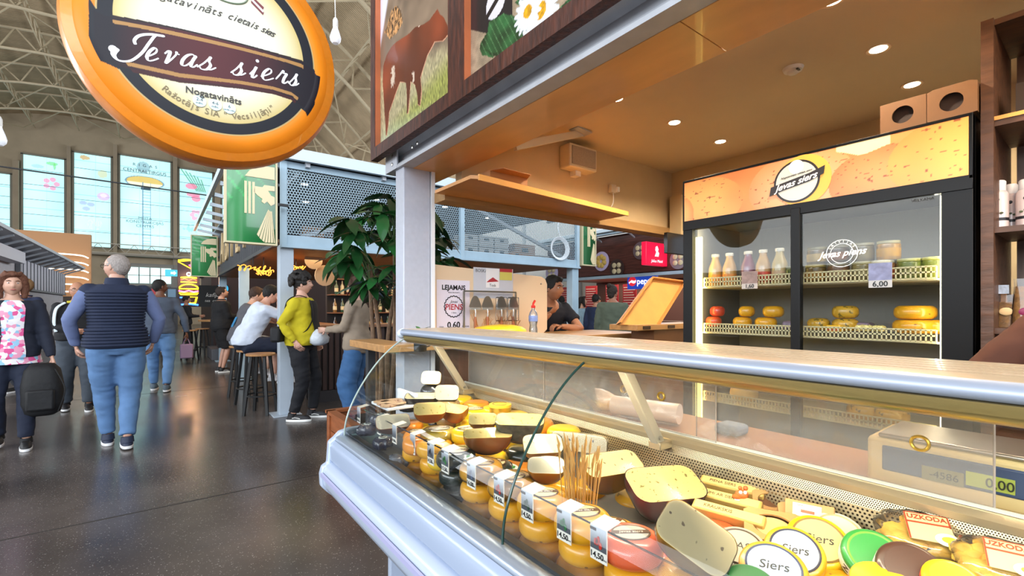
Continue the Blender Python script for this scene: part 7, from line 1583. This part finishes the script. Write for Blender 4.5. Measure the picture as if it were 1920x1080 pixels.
    for S,nm in ((1,'r'),(-1,'l')):
        sh,el,w=J[nm]; d=(w-el).normalized(); hn=(handn or {}).get(nm,(-S,.2,0)); hand(mb,w,d,hn,S,curl,1.0)
    body=mb.build('body',M('skin '+skin,skin,.5,n=.06,ns=12),t,ang=180)
    # face details
    def hp_(x,y,z): return tuple(hx_@V((x,y,z)))
    for S in (-1,1):
        m=MB(); m.ball((S*.031,.0745,.012),.0112,10,(1.15,1,.72),xf=hx_); m.build('eye',M('eye white','ddd8d0',.3),t); m=MB(); m.ball((S*.031,.0832,.012),.0050,8,(1,.6,1),xf=hx_); m.build('iris',M('eye dark','1e1612',.2),t)
        m=MB(); m.tube([hp_(S*.014,.092,.030),hp_(S*.031,.090,.036),hp_(S*.050,.074,.031)],[.003,.0042,.002],6); m.build('eyebrow',M('hair '+brow,brow,.7),t)
    m=MB(); m.tube([hp_(-.022,.083,-.056),hp_(-.008,.0935,-.053),hp_(0,.0945,-.0545),hp_(.008,.0935,-.053),hp_(.022,.083,-.056)],[.002,.0052,.0055,.0052,.002],7); m.build('lips',M('lips '+('f' if fem else 'm'),'b0605a' if fem else 'a8685a',.45),t)
    if beard:
        m=MB(); m.ball((0,.045,-.078),.05,14,(1.15,.85,.75),xf=hx_); m.build('beard',M('hair '+beard,beard,.9),t)
    if glasses:
        for S in (-1,1): m=MB(); m.tube([hp_(S*.032+.023*math.cos(R(a)),.098,.008+.017*math.sin(R(a))) for a in range(0,360,24)],.0018,5,closed=True); m.build('glasses_rim',black,t)
        m=MB(); m.tube([hp_(-.055,.096,.012),hp_(-.078,.07,.012),hp_(-.08,-.01,.008)],.0018,5); m.build('glasses_arm',black,t); m=MB(); m.tube([hp_(.055,.096,.012),hp_(.078,.07,.012),hp_(.08,-.01,.008)],.0018,5); m.build('glasses_arm',black,t); m=MB(); m.tube([hp_(-.009,.1,.012),hp_(.009,.1,.012)],.0018,5); m.build('glasses_bridge',black,t)
    # hair
    kind,hc_=hair
    if kind!='none':
        m=MB(); hm=M('hair '+hc_,hc_,.75,n=.4,ns=60,stretch=(3,3,.6),bump=.5)
        if kind=='crop': m.ball((0,-.012,.016),1,22,(.080*wide,.096,.106),xf=hx_)
        if kind in('short','bun','bob','curly'): m.ball((0,-.016,.030),1,22,(.086*wide,.098,.108),xf=hx_)
        if kind=='short': m.ball((0,.045,.092),.045,10,(1.3,1,.7),xf=hx_)
        if kind=='bun': m.ball((-.01,-.09,.11),.045,12,xf=hx_); m.ball((0,-.05,-.04),.06,12,xf=hx_)
        if kind in('bob','long'):
            L=.16 if kind=='bob' else .26
            if kind=='long': m.ball((0,-.016,.030),1,22,(.088,.100,.110),xf=hx_)
            for S in (-1,1): m.tube([hp_(S*.035,.055,.115),hp_(S*.078,.035,.06),hp_(S*.09,.01,-.04),hp_(S*.085,.015,.02-L)],[.03,.034,.034,.022],10)
            m.tube([hp_(0,-.07,.08),hp_(0,-.09,-.02),hp_(0,-.085,.0-L)],[.06,.075,.06],12,flat=.6); m.tube([hp_(-.05,.07,.10),hp_(0,.085,.10),hp_(.055,.07,.09)],[.02,.024,.02],8)
        if kind=='curly':
            random.seed(3)
            for i in range(150):
                th=random.uniform(0,2*PI); ph=random.uniform(-.35,1); q=math.sqrt(max(0,1-ph*ph)); x,y,z=.110*q*math.cos(th),.122*q*math.sin(th)-.025,.135*ph+.040
                if y>.055 and z<.07: continue
                m.ball((x,y,z),random.uniform(.016,.026),7,xf=hx_)
        rr_=remesh(m,.008 if vs<.02 else .012,wr=.006,seed=3,fr=60,smooth_n=1); rr_.materials.append(hm); rr_.polygons.foreach_set('use_smooth',[True]*len(rr_.polygons)); rr_.name='hair'
        o=bpy.data.objects.new('hair',rr_); COL.objects.link(o); o.parent=t
    def cloth(m,nm,col,seed,wk=wrink,n=.10):
        r=remesh(m,vs,wr=wk,seed=seed); r.materials.append(M('cloth '+col,col,.85,n=n,ns=14,bump=.15)); r.polygons.foreach_set('use_smooth',[True]*len(r.polygons)); r.name=nm
        o=bpy.data.objects.new(nm,r); COL.objects.link(o); o.parent=t; return o
    # trousers
    m=MB(); torso(m,.012,.84,1.04)
    for nm in ('rleg','lleg'):
        hp,kn,an=J[nm]; W_=wide_leg
        if short: e=kn.lerp(hp,-.02); m.tube([hp+V((0,0,.04)),hp,hp.lerp(kn,.35),hp.lerp(kn,.95)],[.09*g,.103*g,.102*g,.094*g],16)
        else: m.tube([hp+V((0,0,.04)),hp,hp.lerp(kn,.35),kn,kn.lerp(an,.35),kn.lerp(an,.8),an+(kn-an).normalized()*.02],[.09*g,.101*g,.098*g*W_**.3,.074*g*W_,.072*W_,.062*W_,.060*W_],16)
    cloth(m,'shorts' if short else 'trousers',bot,2,wk=max(wrink,.012))
    # top
    m=MB(); torso(m,.022 if sleeve=='long' else .014,hem,1.47,gb=.012)
    for S,nm in ((1,'r'),(-1,'l')):
        sh,el,w=J[nm]; m.ball(tuple(sh),.070,12)
        if shirt_arms: m.tube([sh-V((S*.03,0,0)),sh+V((S*.02,0,0))],[.07,.07],12); continue
        if sleeve=='long': m.tube([sh-V((S*.03,0,0)),sh,sh.lerp(el,.3),el,el.lerp(w,.3),w.lerp(el,.03)],[.062,.070,.066*g**.5,.056,.055,.041],14)
        else: m.tube([sh-V((S*.03,0,0)),sh,sh.lerp(el,.3),sh.lerp(el,.62)],[.06,.068,.066*g**.5,.064*g**.5],14)
    top_o=cloth(m,topname,top,1)
    if shirt_arms:
        for S,nm in ((1,'r'),(-1,'l')):
            sh,el,w=J[nm]; m=MB(); m.tube([sh,sh.lerp(el,.3),el,el.lerp(w,.3),w.lerp(el,.03)],[.064,.064*g**.5,.054,.052,.038],14); m.ball(tuple(sh),.062,12); cloth(m,'sleeve',shirt_arms,5+S)
    def patch(nm,col,z0,z1,a0,a1,grow,th=.004,flare=0):
        rs=[];
        for z,rx,ry in TR:
            if z<z0-.001 or z>z1+.001: continue
            c,tn=sp(z); rx,ry=trad(z,rx,ry); gg=grow+(.012 if z<1.1 else 0); rx+=gg; ry+=gg; fy=V((0,tn.z,-tn.y)); off=belly*math.exp(-((z-1.08)/.12)**2)*.5
            aa=[R(a0+(a1-a0)*j/10) for j in range(11)]
            rs.append([c+V((rx*math.copysign(abs(math.cos(a))**.85,math.cos(a)),0,0))+fy*(ry*math.copysign(abs(math.sin(a))**.9,math.sin(a))+off) for a in aa]+[c+V(((rx-.02)*math.cos(a),0,0))+fy*((ry-.02)*math.sin(a)+off) for a in aa[::-1]])
        m=MB(); m.rings(rs); return m.build(nm,col if not isinstance(col,str) else M('cloth '+col,col,.85,n=.1,ns=14),t,local=True,ang=60)
    if front: patch(*front[0:2],*front[2:])
    if collar:
        c,tn=sp(1.475); m=MB(); m.tube([c+V((.085*math.cos(R(a)),.075*math.sin(R(a)),.012)) for a in range(0,360,20)],.02,8,closed=True); cloth(m,'collar',collar,9,0)
    # shoes
    for nm in ('rleg','lleg'):
        hp,kn,an=J[nm]; d=V((an-kn).xy.to_3d()) ; yaw=0
        base=an.z-.09; xf=Matrix.Translation((an.x,an.y,base))
        m=MB(); m.rings([[(.045*k_*math.copysign(abs(math.cos(a))**.7,math.cos(a)),.06+.145*k_*math.copysign(abs(math.sin(a))**.85,math.sin(a)),z) for a in [R(q*18) for q in range(20)]] for z,k_ in ((.012,.98),(.03,1.0),(.055,.86),(.075,.6))],xf=xf); m.tube([(0,-.02,.05),(0,-.015,.10)],[.05,.045],12,xf=xf); m.build('shoe',M('shoe '+shoe,shoe,.6,n=.15,ns=30),t,local=True,ang=50)
        m=MB(); m.rings([[(.047*k_*math.copysign(abs(math.cos(a))**.7,math.cos(a)),.06+.148*k_*math.copysign(abs(math.sin(a))**.85,math.sin(a)),z) for a in [R(q*18) for q in range(20)]] for z,k_ in ((.0,.96),(.003,1.0),(.026,1.0),(.028,.96))],xf=xf); m.build('sole',M('sole '+sole,sole,.5),t,local=True,ang=50)
        if sole=='f4f4f0': 
            m=MB(); m.tube([(S_*.046,.0+.03*k,.045+.006*math.sin(k*1.4)) for S_ in (1,) for k in range(4)],.004,5,xf=xf); m.tube([(-.046,.0+.03*k,.045+.006*math.sin(k*1.4)) for k in range(4)],.004,5,xf=xf); m.build('side_stripe',M('sole '+sole,sole,.5),t,local=True)
    t['_s']=s
    del t['_s']
    return t,J,sp,s
def tolocal(t,p): return (Matrix.Translation(t.location)@Matrix.Rotation(t.rotation_euler.z,4,'Z')@Matrix.Scale(t.scale[0],4)).inverted()@V(p)
def part_of(t,m,nm,mat,ang=60): return m.build(nm,mat,t,local=True,ang=ang)
# 1 man in quilted vest, from behind
t,J,sp,s=person('grey haired man from behind in navy quilted vest and light blue jeans',(-.33,5.86,0),R(6),1.86,1.12,skin='c99a84',top='1d2740',bot='587ba6',shoe='1c2740',hair=('crop','a39a94'),wr=(.27,.12,.92),wl=(-.27,.12,.92),pr=(1,-.5,0),pl=(-1,-.5,0),ar=(.065,-.12,.10),al=(-.055,.16,.09),head=(48,0),shirt_arms='66749c',topname='vest',hem=.90,glasses=True,brow='8a8078',vs=.013,wrink=.006,belly=.02,curl=.8)
for k in range(18):
    z=.93+k*.0275
    c,tn=sp(z); rx=np.interp(z,[q[0] for q in TR],[q[1] for q in TR])*1.12+.0265+(.012 if z<1.08 else 0); ry=np.interp(z,[q[0] for q in TR],[q[2] for q in TR])*1.12+.0265+(.012 if z<1.08 else 0); b=math.exp(-((z-1.08)/.12)**2)*.02
    m=MB(); m.tube([(c.x+(rx+b*.3)*math.copysign(abs(math.cos(R(a)))**.85,math.cos(R(a))),c.y+(ry+b)*math.copysign(abs(math.sin(R(a)))**.9,math.sin(R(a)))+b*.5,c.z) for a in range(0,360,12)],.0085,8,closed=True,flat=1.4); part_of(t,m,'quilt_row',M('cloth 1d2740','1d2740'))
m=MB(); c,_=sp(1.49); m.rings([[(c.x+q_*math.cos(R(a)),c.y+q_*math.sin(R(a))-.008,c.z+z_) for a in range(0,360,20)] for q_,z_ in ((.13,-.07),(.092,-.02),(.080,.035),(.07,.04))]); part_of(t,m,'collar',M('cloth 1d2740','1d2740'))
# 2 woman with floral top and backpack
t,J,sp,s=person('woman with auburn hair in navy cardigan and floral top at the left edge',(-1.13,6.45,0),R(188),1.68,1.0,skin='d2a48c',top='1c2232',bot='1a2236',shoe='16171a',hair=('bob','6e4430'),wl=(-.30,.12,.80),wr=(.25,.05,.86),fem=1,head=(8,0),front=('floral_top','d8b8c4',.90,1.47,72,114,.030),topname='cardigan',hem=.90,vs=.014,al=(-.1,.12,.09),ar=(.1,-.1,.12),curl=1.2,brow='5a3a28')
m=MB(); random.seed(9)
fl_=[o for o in t.children if o.name.startswith('floral_top')][0]
fm_=fl_.data.materials[0].node_tree; b_=fm_.nodes['Principled BSDF']; vr=fm_.nodes.new('ShaderNodeTexVoronoi'); vr.inputs['Scale'].default_value=30; rp=fm_.nodes.new('ShaderNodeValToRGB')
rp.color_ramp.interpolation='CONSTANT'; e=rp.color_ramp.elements; e[0].color=(.85,.82,.85,1); e[1].position=.3; e[1].color=(.75,.10,.30,1); q=e.new(.45); q.color=(.85,.35,.5,1); q=e.new(.6); q.color=(.3,.55,.75,1); q=e.new(.72); q.color=(.9,.88,.85,1)
tc=fm_.nodes.new('ShaderNodeTexCoord'); fm_.links.new(tc.outputs['Object'],vr.inputs[0]); fm_.links.new(vr.outputs['Color'],rp.inputs[0]); fm_.links.new(rp.outputs[0],b_.inputs['Base Color'])
m=MB(); rs=[]
for z,k_ in ((1.0,1.0),(.93,1.08),(.84,1.18)): rs.append([(.185*k_*math.cos(a),.135*k_*math.sin(a),z) for a in [R(j*12) for j in range(30)]])
m.rings(rs,cap=False); part_of(t,m,'blouse_hem',fl_.data.materials[0])
for k in range(3): m=MB(); m.ball((.075,.155,1.30-.09*k),.009,8,(1,.5,1)); part_of(t,m,'button',M('silver button','b8b8bc',.3,.7))
p=at(80,745,d=4.50); bp_=thing('backpack','black backpack hanging from the hand of the woman at left','backpack',(p.x,p.y,.42))
m=MB(); rs=[]
for z,k_ in ((.30,.55),(.33,.85),(.42,1.0),(.60,1.0),(.74,.85),(.80,.55)): rs.append([(p.x+.15*k_*math.copysign(abs(math.cos(a))**.7,math.cos(a)),p.y+.11*k_*math.copysign(abs(math.sin(a))**.7,math.sin(a)),z) for a in [R(j*15) for j in range(24)]])
m.rings(rs); m.build('bag_body',M('backpack black','0e0f12',.7,n=.3,ns=20,bump=.4),bp_,ang=80)
m=MB(); m.box(p.x-.10,p.y-.14,.36,p.x+.10,p.y-.10,.56); m.build('front_pocket',M('backpack black','0e0f12'),bp_,bevel=.02)
hw_=Matrix.Translation(t.location)@Matrix.Rotation(t.rotation_euler.z,4,'Z')@Matrix.Scale(s,4)@(J['l'][2]+V((0,.0,-.08)))
m=MB(); m.tube(spline([(p.x-.04,p.y,.79),tuple(hw_+V((-.02,0,0))),tuple(hw_+V((.02,0,0))),(p.x+.04,p.y,.79)],5),.012,6); m.build('grab_strap',M('backpack black','0e0f12'),bp_)
m=MB(); m.tube(spline([(p.x+.1,p.y-.1,.75),(p.x+.17,p.y-.12,.55),(p.x+.12,p.y-.1,.34)],5),.014,6,flat=.4); m.build('shoulder_strap',M('backpack black','0e0f12'),bp_)
# 3 bald man with glasses
t,J,sp,s=person('bald man with glasses in black tee and grey trousers facing the camera',(-.86,8.3,0),R(184),1.68,1.16,skin='b98468',top='15161a',bot='454d57',shoe='15151a',hair=('none',''),wr=(.02,.26,1.10),wl=(-.27,.05,.86),pr=(1,-.6,0),sleeve='long',belly=.06,head=(0,2),glasses=True,topname='sweater',hem=.96,vs=.015,ar=(.12,-.10,.10),al=(-.12,.12,.09),wide_leg=1.2,wide=1.06)
m=MB(); m.tube(spline([(.12,.10,1.46),(.20,.14,1.38),(.22,.155,1.2),(.20,.16,1.08)],5),[.03]*16,8,flat=.5); part_of(t,m,'jacket_edge',M('cloth cfdde4','cfdde4',.8)); m=MB(); m.tube(spline([(-.11,.08,1.47),(-.05,.10,1.475),(.10,.09,1.47)],5),.018,8); part_of(t,m,'yellow_collar',M('cloth d8c840','d8c840',.8))
# 4 man with navy collar behind
person('fair haired man in navy jacket behind the bald man, looking left',(-1.72,10.6,0),R(150),1.80,1.05,skin='cf9a84',top='232c48',bot='2a2c34',hair=('short','8a6a48'),head=(-60,-8),vs=.02,brow='8a6a48',collar='232c48',group=None)
# 5 man in grey puffer walking away
t,J,sp,s=person('man in grey quilted jacket and jeans walking away beside the vest man',(.0,9.35,0),R(-8),1.80,1.05,skin='6b4432',top='4a5566',bot='5f86b4',shoe='50606c',hair=('crop','14100e'),wr=(.34,.02,.90),ar=(.1,-.12,.10),al=(-.1,.18,.09),pr=(1,-.5,0),head=(-55,0),vs=.018,wrink=.016)
hw_=Matrix.Translation(t.location)@Matrix.Rotation(t.rotation_euler.z,4,'Z')@Matrix.Scale(s,4)@(J['r'][2]+V((0,.02,-.08)))
b=thing('tote_bag','small mauve tote bag carried by the man in grey jacket','bag',(hw_.x,hw_.y,.5)); m=MB(); m.box(hw_.x-.09,hw_.y-.03,hw_.z-.34,hw_.x+.09,hw_.y+.03,hw_.z-.10); m.build('bag_body',M('mauve bag','8a7088',.7),b,bevel=.02); m=MB(); m.tube(spline([(hw_.x-.05,hw_.y,hw_.z-.11),tuple(hw_),(hw_.x+.05,hw_.y,hw_.z-.11)],5),.008,6); m.build('handle',M('mauve bag','8a7088'),b)
# 6 far person
person('dark clothed person standing by the far grey table',(.60,16.2,0),R(-100),1.68,1.0,skin='b98468',top='17181c',bot='1a1a20',hair=('short','1a1412'),wr=(.1,.35,1.15),wl=(-.1,.35,1.15),vs=.026)
person('person in grey top far down the aisle left of the neon tower',(.05,17.8,0),R(-60),1.66,1.0,skin='c08a70',top='7a808c',bot='2a2c36',hair=('short','2a1c14'),vs=.026)
# 8 man in black hoodie and shorts
t,J,sp,s=person('man in black hoodie and black shorts looking at his phone',(1.02,11.35,0),R(-80),1.77,1.22,skin='c99880',top='121317',bot='0f0f12',shoe='1a1a1c',sole='f4f4f0',hair=('short','2e2018'),wr=(.10,.32,1.16),wl=(-.08,.34,1.16),short=True,head=(-8,-14),belly=.04,vs=.016,hem=.84,topname='hoodie',beard='5a4030',collar='121317')
p=V((0,.43,1.18)); m=MB(); m.box(-.03,.40,1.17,.04,.53,1.18); ph=thing('phone','phone in the hands of the man in black hoodie','phone',(Matrix.Translation(t.location)@Matrix.Rotation(t.rotation_euler.z,4,'Z')@p).to_tuple(),R(-80)); ph_m=MB(); ph_m.box(-.035,-.07,-.004,.035,.07,.004); ph_m.build('case',black,ph,local=True,bevel=.003); ph_m=MB(); ph_m.box(-.031,-.064,.004,.031,.064,.0048); ph_m.build('screen',M('phone screen','9fb4c8',.2,emit=.4),ph,local=True)
# 9, 10 seated men
t,J,sp,s=person('seated man in charcoal tee with blue print leaning on the bar',(.96,8.15,0),R(-84),1.78,1.05,skin='cfa48c',top='56565c',bot='8f99a6',shoe='c8ccd4',hair=('short','3a281c'),wr=(.16,.42,1.16),wl=(-.16,.42,1.16),short=True,sleeve='short',lean=.42,seat=.763,head=(-6,4),vs=.016,topname='tee',hem=.90,ar=(.16,.34,.38),al=(-.14,.30,.38))
m=MB(); m.box(-.03,-.135,1.28,.05,-.12,1.42); c,_=sp(1.2); m=MB(); m.prism([(-.05,-.08),(.05,-.08),(.05,.08),(-.05,.08)],((c.x+.0,c.y-.142,c.z),(1,0,0),(0,math.sin(.4),math.cos(.4))),.006); part_of(t,m,'back_print',M('print blue','2f7fb0',.6))
t,J,sp,s=person('seated man in white tee and navy shorts drinking at the bar',(.94,7.3,0),R(-88),1.84,1.15,skin='d8a48c',top='d3dcec',bot='1b2236',shoe='e6e8ec',hair=('short','17130f'),wr=(.10,.40,1.36),wl=(-.1,.42,1.30),short=True,sleeve='short',lean=.55,seat=.763,head=(-4,2),vs=.014,topname='tee',hem=.88,ar=(.18,.42,.36),al=(-.12,.36,.36),curl=1.0,wrink=.014,pr=(.6,0,-1),pl=(-.6,0,-1))
cup=Matrix.Translation(t.location)@Matrix.Rotation(t.rotation_euler.z,4,'Z')@Matrix.Scale(s,4)@V((0,.50,1.37)); q=thing('dark_cup','dark cup raised by the man in white tee','cup',cup); m=MB(); m.lathe([(.001,-.05),(.028,-.05),(.035,.05),(.001,.05)],tuple(cup),16); m.build('cup_body',dark,q)
# 11 man in yellow jacket
t,J,sp,s=person('curly haired man in yellow jacket and black trousers by the white post',(1.36,5.98,0),R(-124),1.74,1.12,skin='d4a48e',top='c8b81c',bot='15161c',shoe='16161a',sole='f4f4f0',hair=('curly','17120f'),wr=(.24,.02,.95),wl=(-.22,.12,.92),pr=(.35,-1,.1),pl=(-1,-.4,0),front=('black_tee','17181e',.90,1.44,66,112,.034),head=(14,-4),vs=.012,belly=.035,hem=.86,wrink=.016,ar=(.11,-.05,.09),al=(-.09,.10,.09),curl=.7,beard=None,brow='17120f')
for S in (1,):
    m=MB(); m.tube(spline([(.09,.13,1.44),(.115,.165,1.36),(.12,.175,1.22),(.17,.12,1.08),(.20,.02,1.02)],6),.016,8,flat=.35,up=(0,1,0)); part_of(t,m,'bag_strap',M('strap black','16161a',.7))
m=MB(); m.tube(spline([(.1,.1,1.47),(.13,.0,1.49),(.12,-.12,1.42),(.10,-.17,1.2)],6),.016,8,flat=.35); part_of(t,m,'bag_strap',M('strap black','16161a'))
b0=Matrix.Translation(t.location)@Matrix.Rotation(t.rotation_euler.z,4,'Z')@V((.14,-.20,1.03)); q=thing('sling_bag','black bag slung behind the man in yellow jacket','bag',b0,t.rotation_euler.z); m=MB(); m.box(-.13,-.06,-.09,.13,.06,.09); m.build('bag_body',M('strap black','16161a'),q,local=True,bevel=.03)
# 12 woman in beige jacket
t,J,sp,s=person('woman in beige jacket and wide blue jeans half hidden by the plant',(1.84,5.42,0),R(53),1.70,1.02,skin='d8ac98',top='9c8c7a',bot='3a6494',shoe='e0e0e0',hair=('long','4a3224'),wr=(.08,.36,1.10),wl=(-.10,.34,1.12),fem=1,wide_leg=1.55,hem=.84,vs=.014,head=(-6,6),topname='jacket',wrink=.014)
hp2=Matrix.Translation(t.location)@Matrix.Rotation(t.rotation_euler.z,4,'Z')@Matrix.Scale(s,4)@V((0,.46,1.04)); q=thing('white_bag','crumpled white plastic bag held by the woman in beige','bag',hp2)
m=MB(); rs=[]
for k,(z,r_) in enumerate(((-.11,.05),(-.08,.10),(-.02,.11),(.04,.07),(.08,.03))): rs.append([(hp2.x+r_*math.cos(a)*(1+.12*math.sin(3*a+k)),hp2.y+.7*r_*math.sin(a)*(1+.1*math.cos(4*a)),hp2.z+z) for a in [R(j*20) for j in range(18)]])
m.rings(rs); m.build('bag_body',M('white plastic bag','d4dde4',.35,bump=.6,n=.1,ns=25),q,ang=70)
# 13 vendor leaning on the ledge
t,J,sp,s=person('dark haired young man in navy tee leaning on the ledge, chin on hand',(3.12,3.66,0),R(166),1.74,1.1,skin='b07a5a',top='1a1c28',bot='20222a',hair=('short','100c0a'),lean=.62,wr=(.10,.46,1.30),wl=(-.02,.44,1.17),pr=(.6,.3,-1),pl=(-1,-.1,-.2),sleeve='short',head=(26,-4),vs=.012,topname='tee',curl=1.1,beard=None,brow='100c0a',handn={'r':(0,-.6,.8),'l':(0,0,-1)})
# 14-18 people seated and queueing at the food kiosk
person('person with hair bun in olive jacket seen from behind right of the post',(5.78,4.95,0),R(-50),1.70,1.15,skin='a8745c',top='5c6656',bot='2a2c30',hair=('bun','2c2018'),vs=.018,head=(-30,0),wrink=.014)
person('dark haired person in navy jacket at the food kiosk counter',(7.35,6.75,0),R(-60),1.62,1.0,skin='b98468',top='1d2a48',bot='1a1c22',hair=('short','14100e'),vs=.022,head=(-15,0))
person('person in light blue patterned top with dark long hair at the food kiosk',(7.45,7.25,0),R(-120),1.58,1.0,skin='c8987c',top='8fb0c4',bot='1a1c22',hair=('bob','18120f'),vs=.022,fem=1,head=(-10,-15))
person('person in black beside the pale blue post at the food kiosk',(7.3,7.75,0),R(-40),1.60,1.05,skin='b98468',top='14161c',bot='14161c',hair=('short','14100e'),vs=.022)
person('server with dark hair behind the food kiosk counter',(9.9,9.0,0),R(100),1.66,1.0,skin='c8987c',top='c05060',bot='1a1c22',hair=('short','18120f'),vs=.026)
person('person in dark blue jacket seen beyond the propped tray',(6.0,3.35,0),R(-10),1.50,1.1,skin='b98468',top='2c3a5c',bot='1a1c22',hair=('short','14100e'),vs=.022)
# 19 seller at the right edge
person('seller in brown sweater cut off by the right frame edge',(2.15,-.03,0),R(-90),1.60,1.05,skin='c8906e',top='5a3424',bot='1c1a1c',hair=('short','2a1c14'),vs=.018,wl=(-.27,.20,1.08),pl=(-1,-.6,-.5))
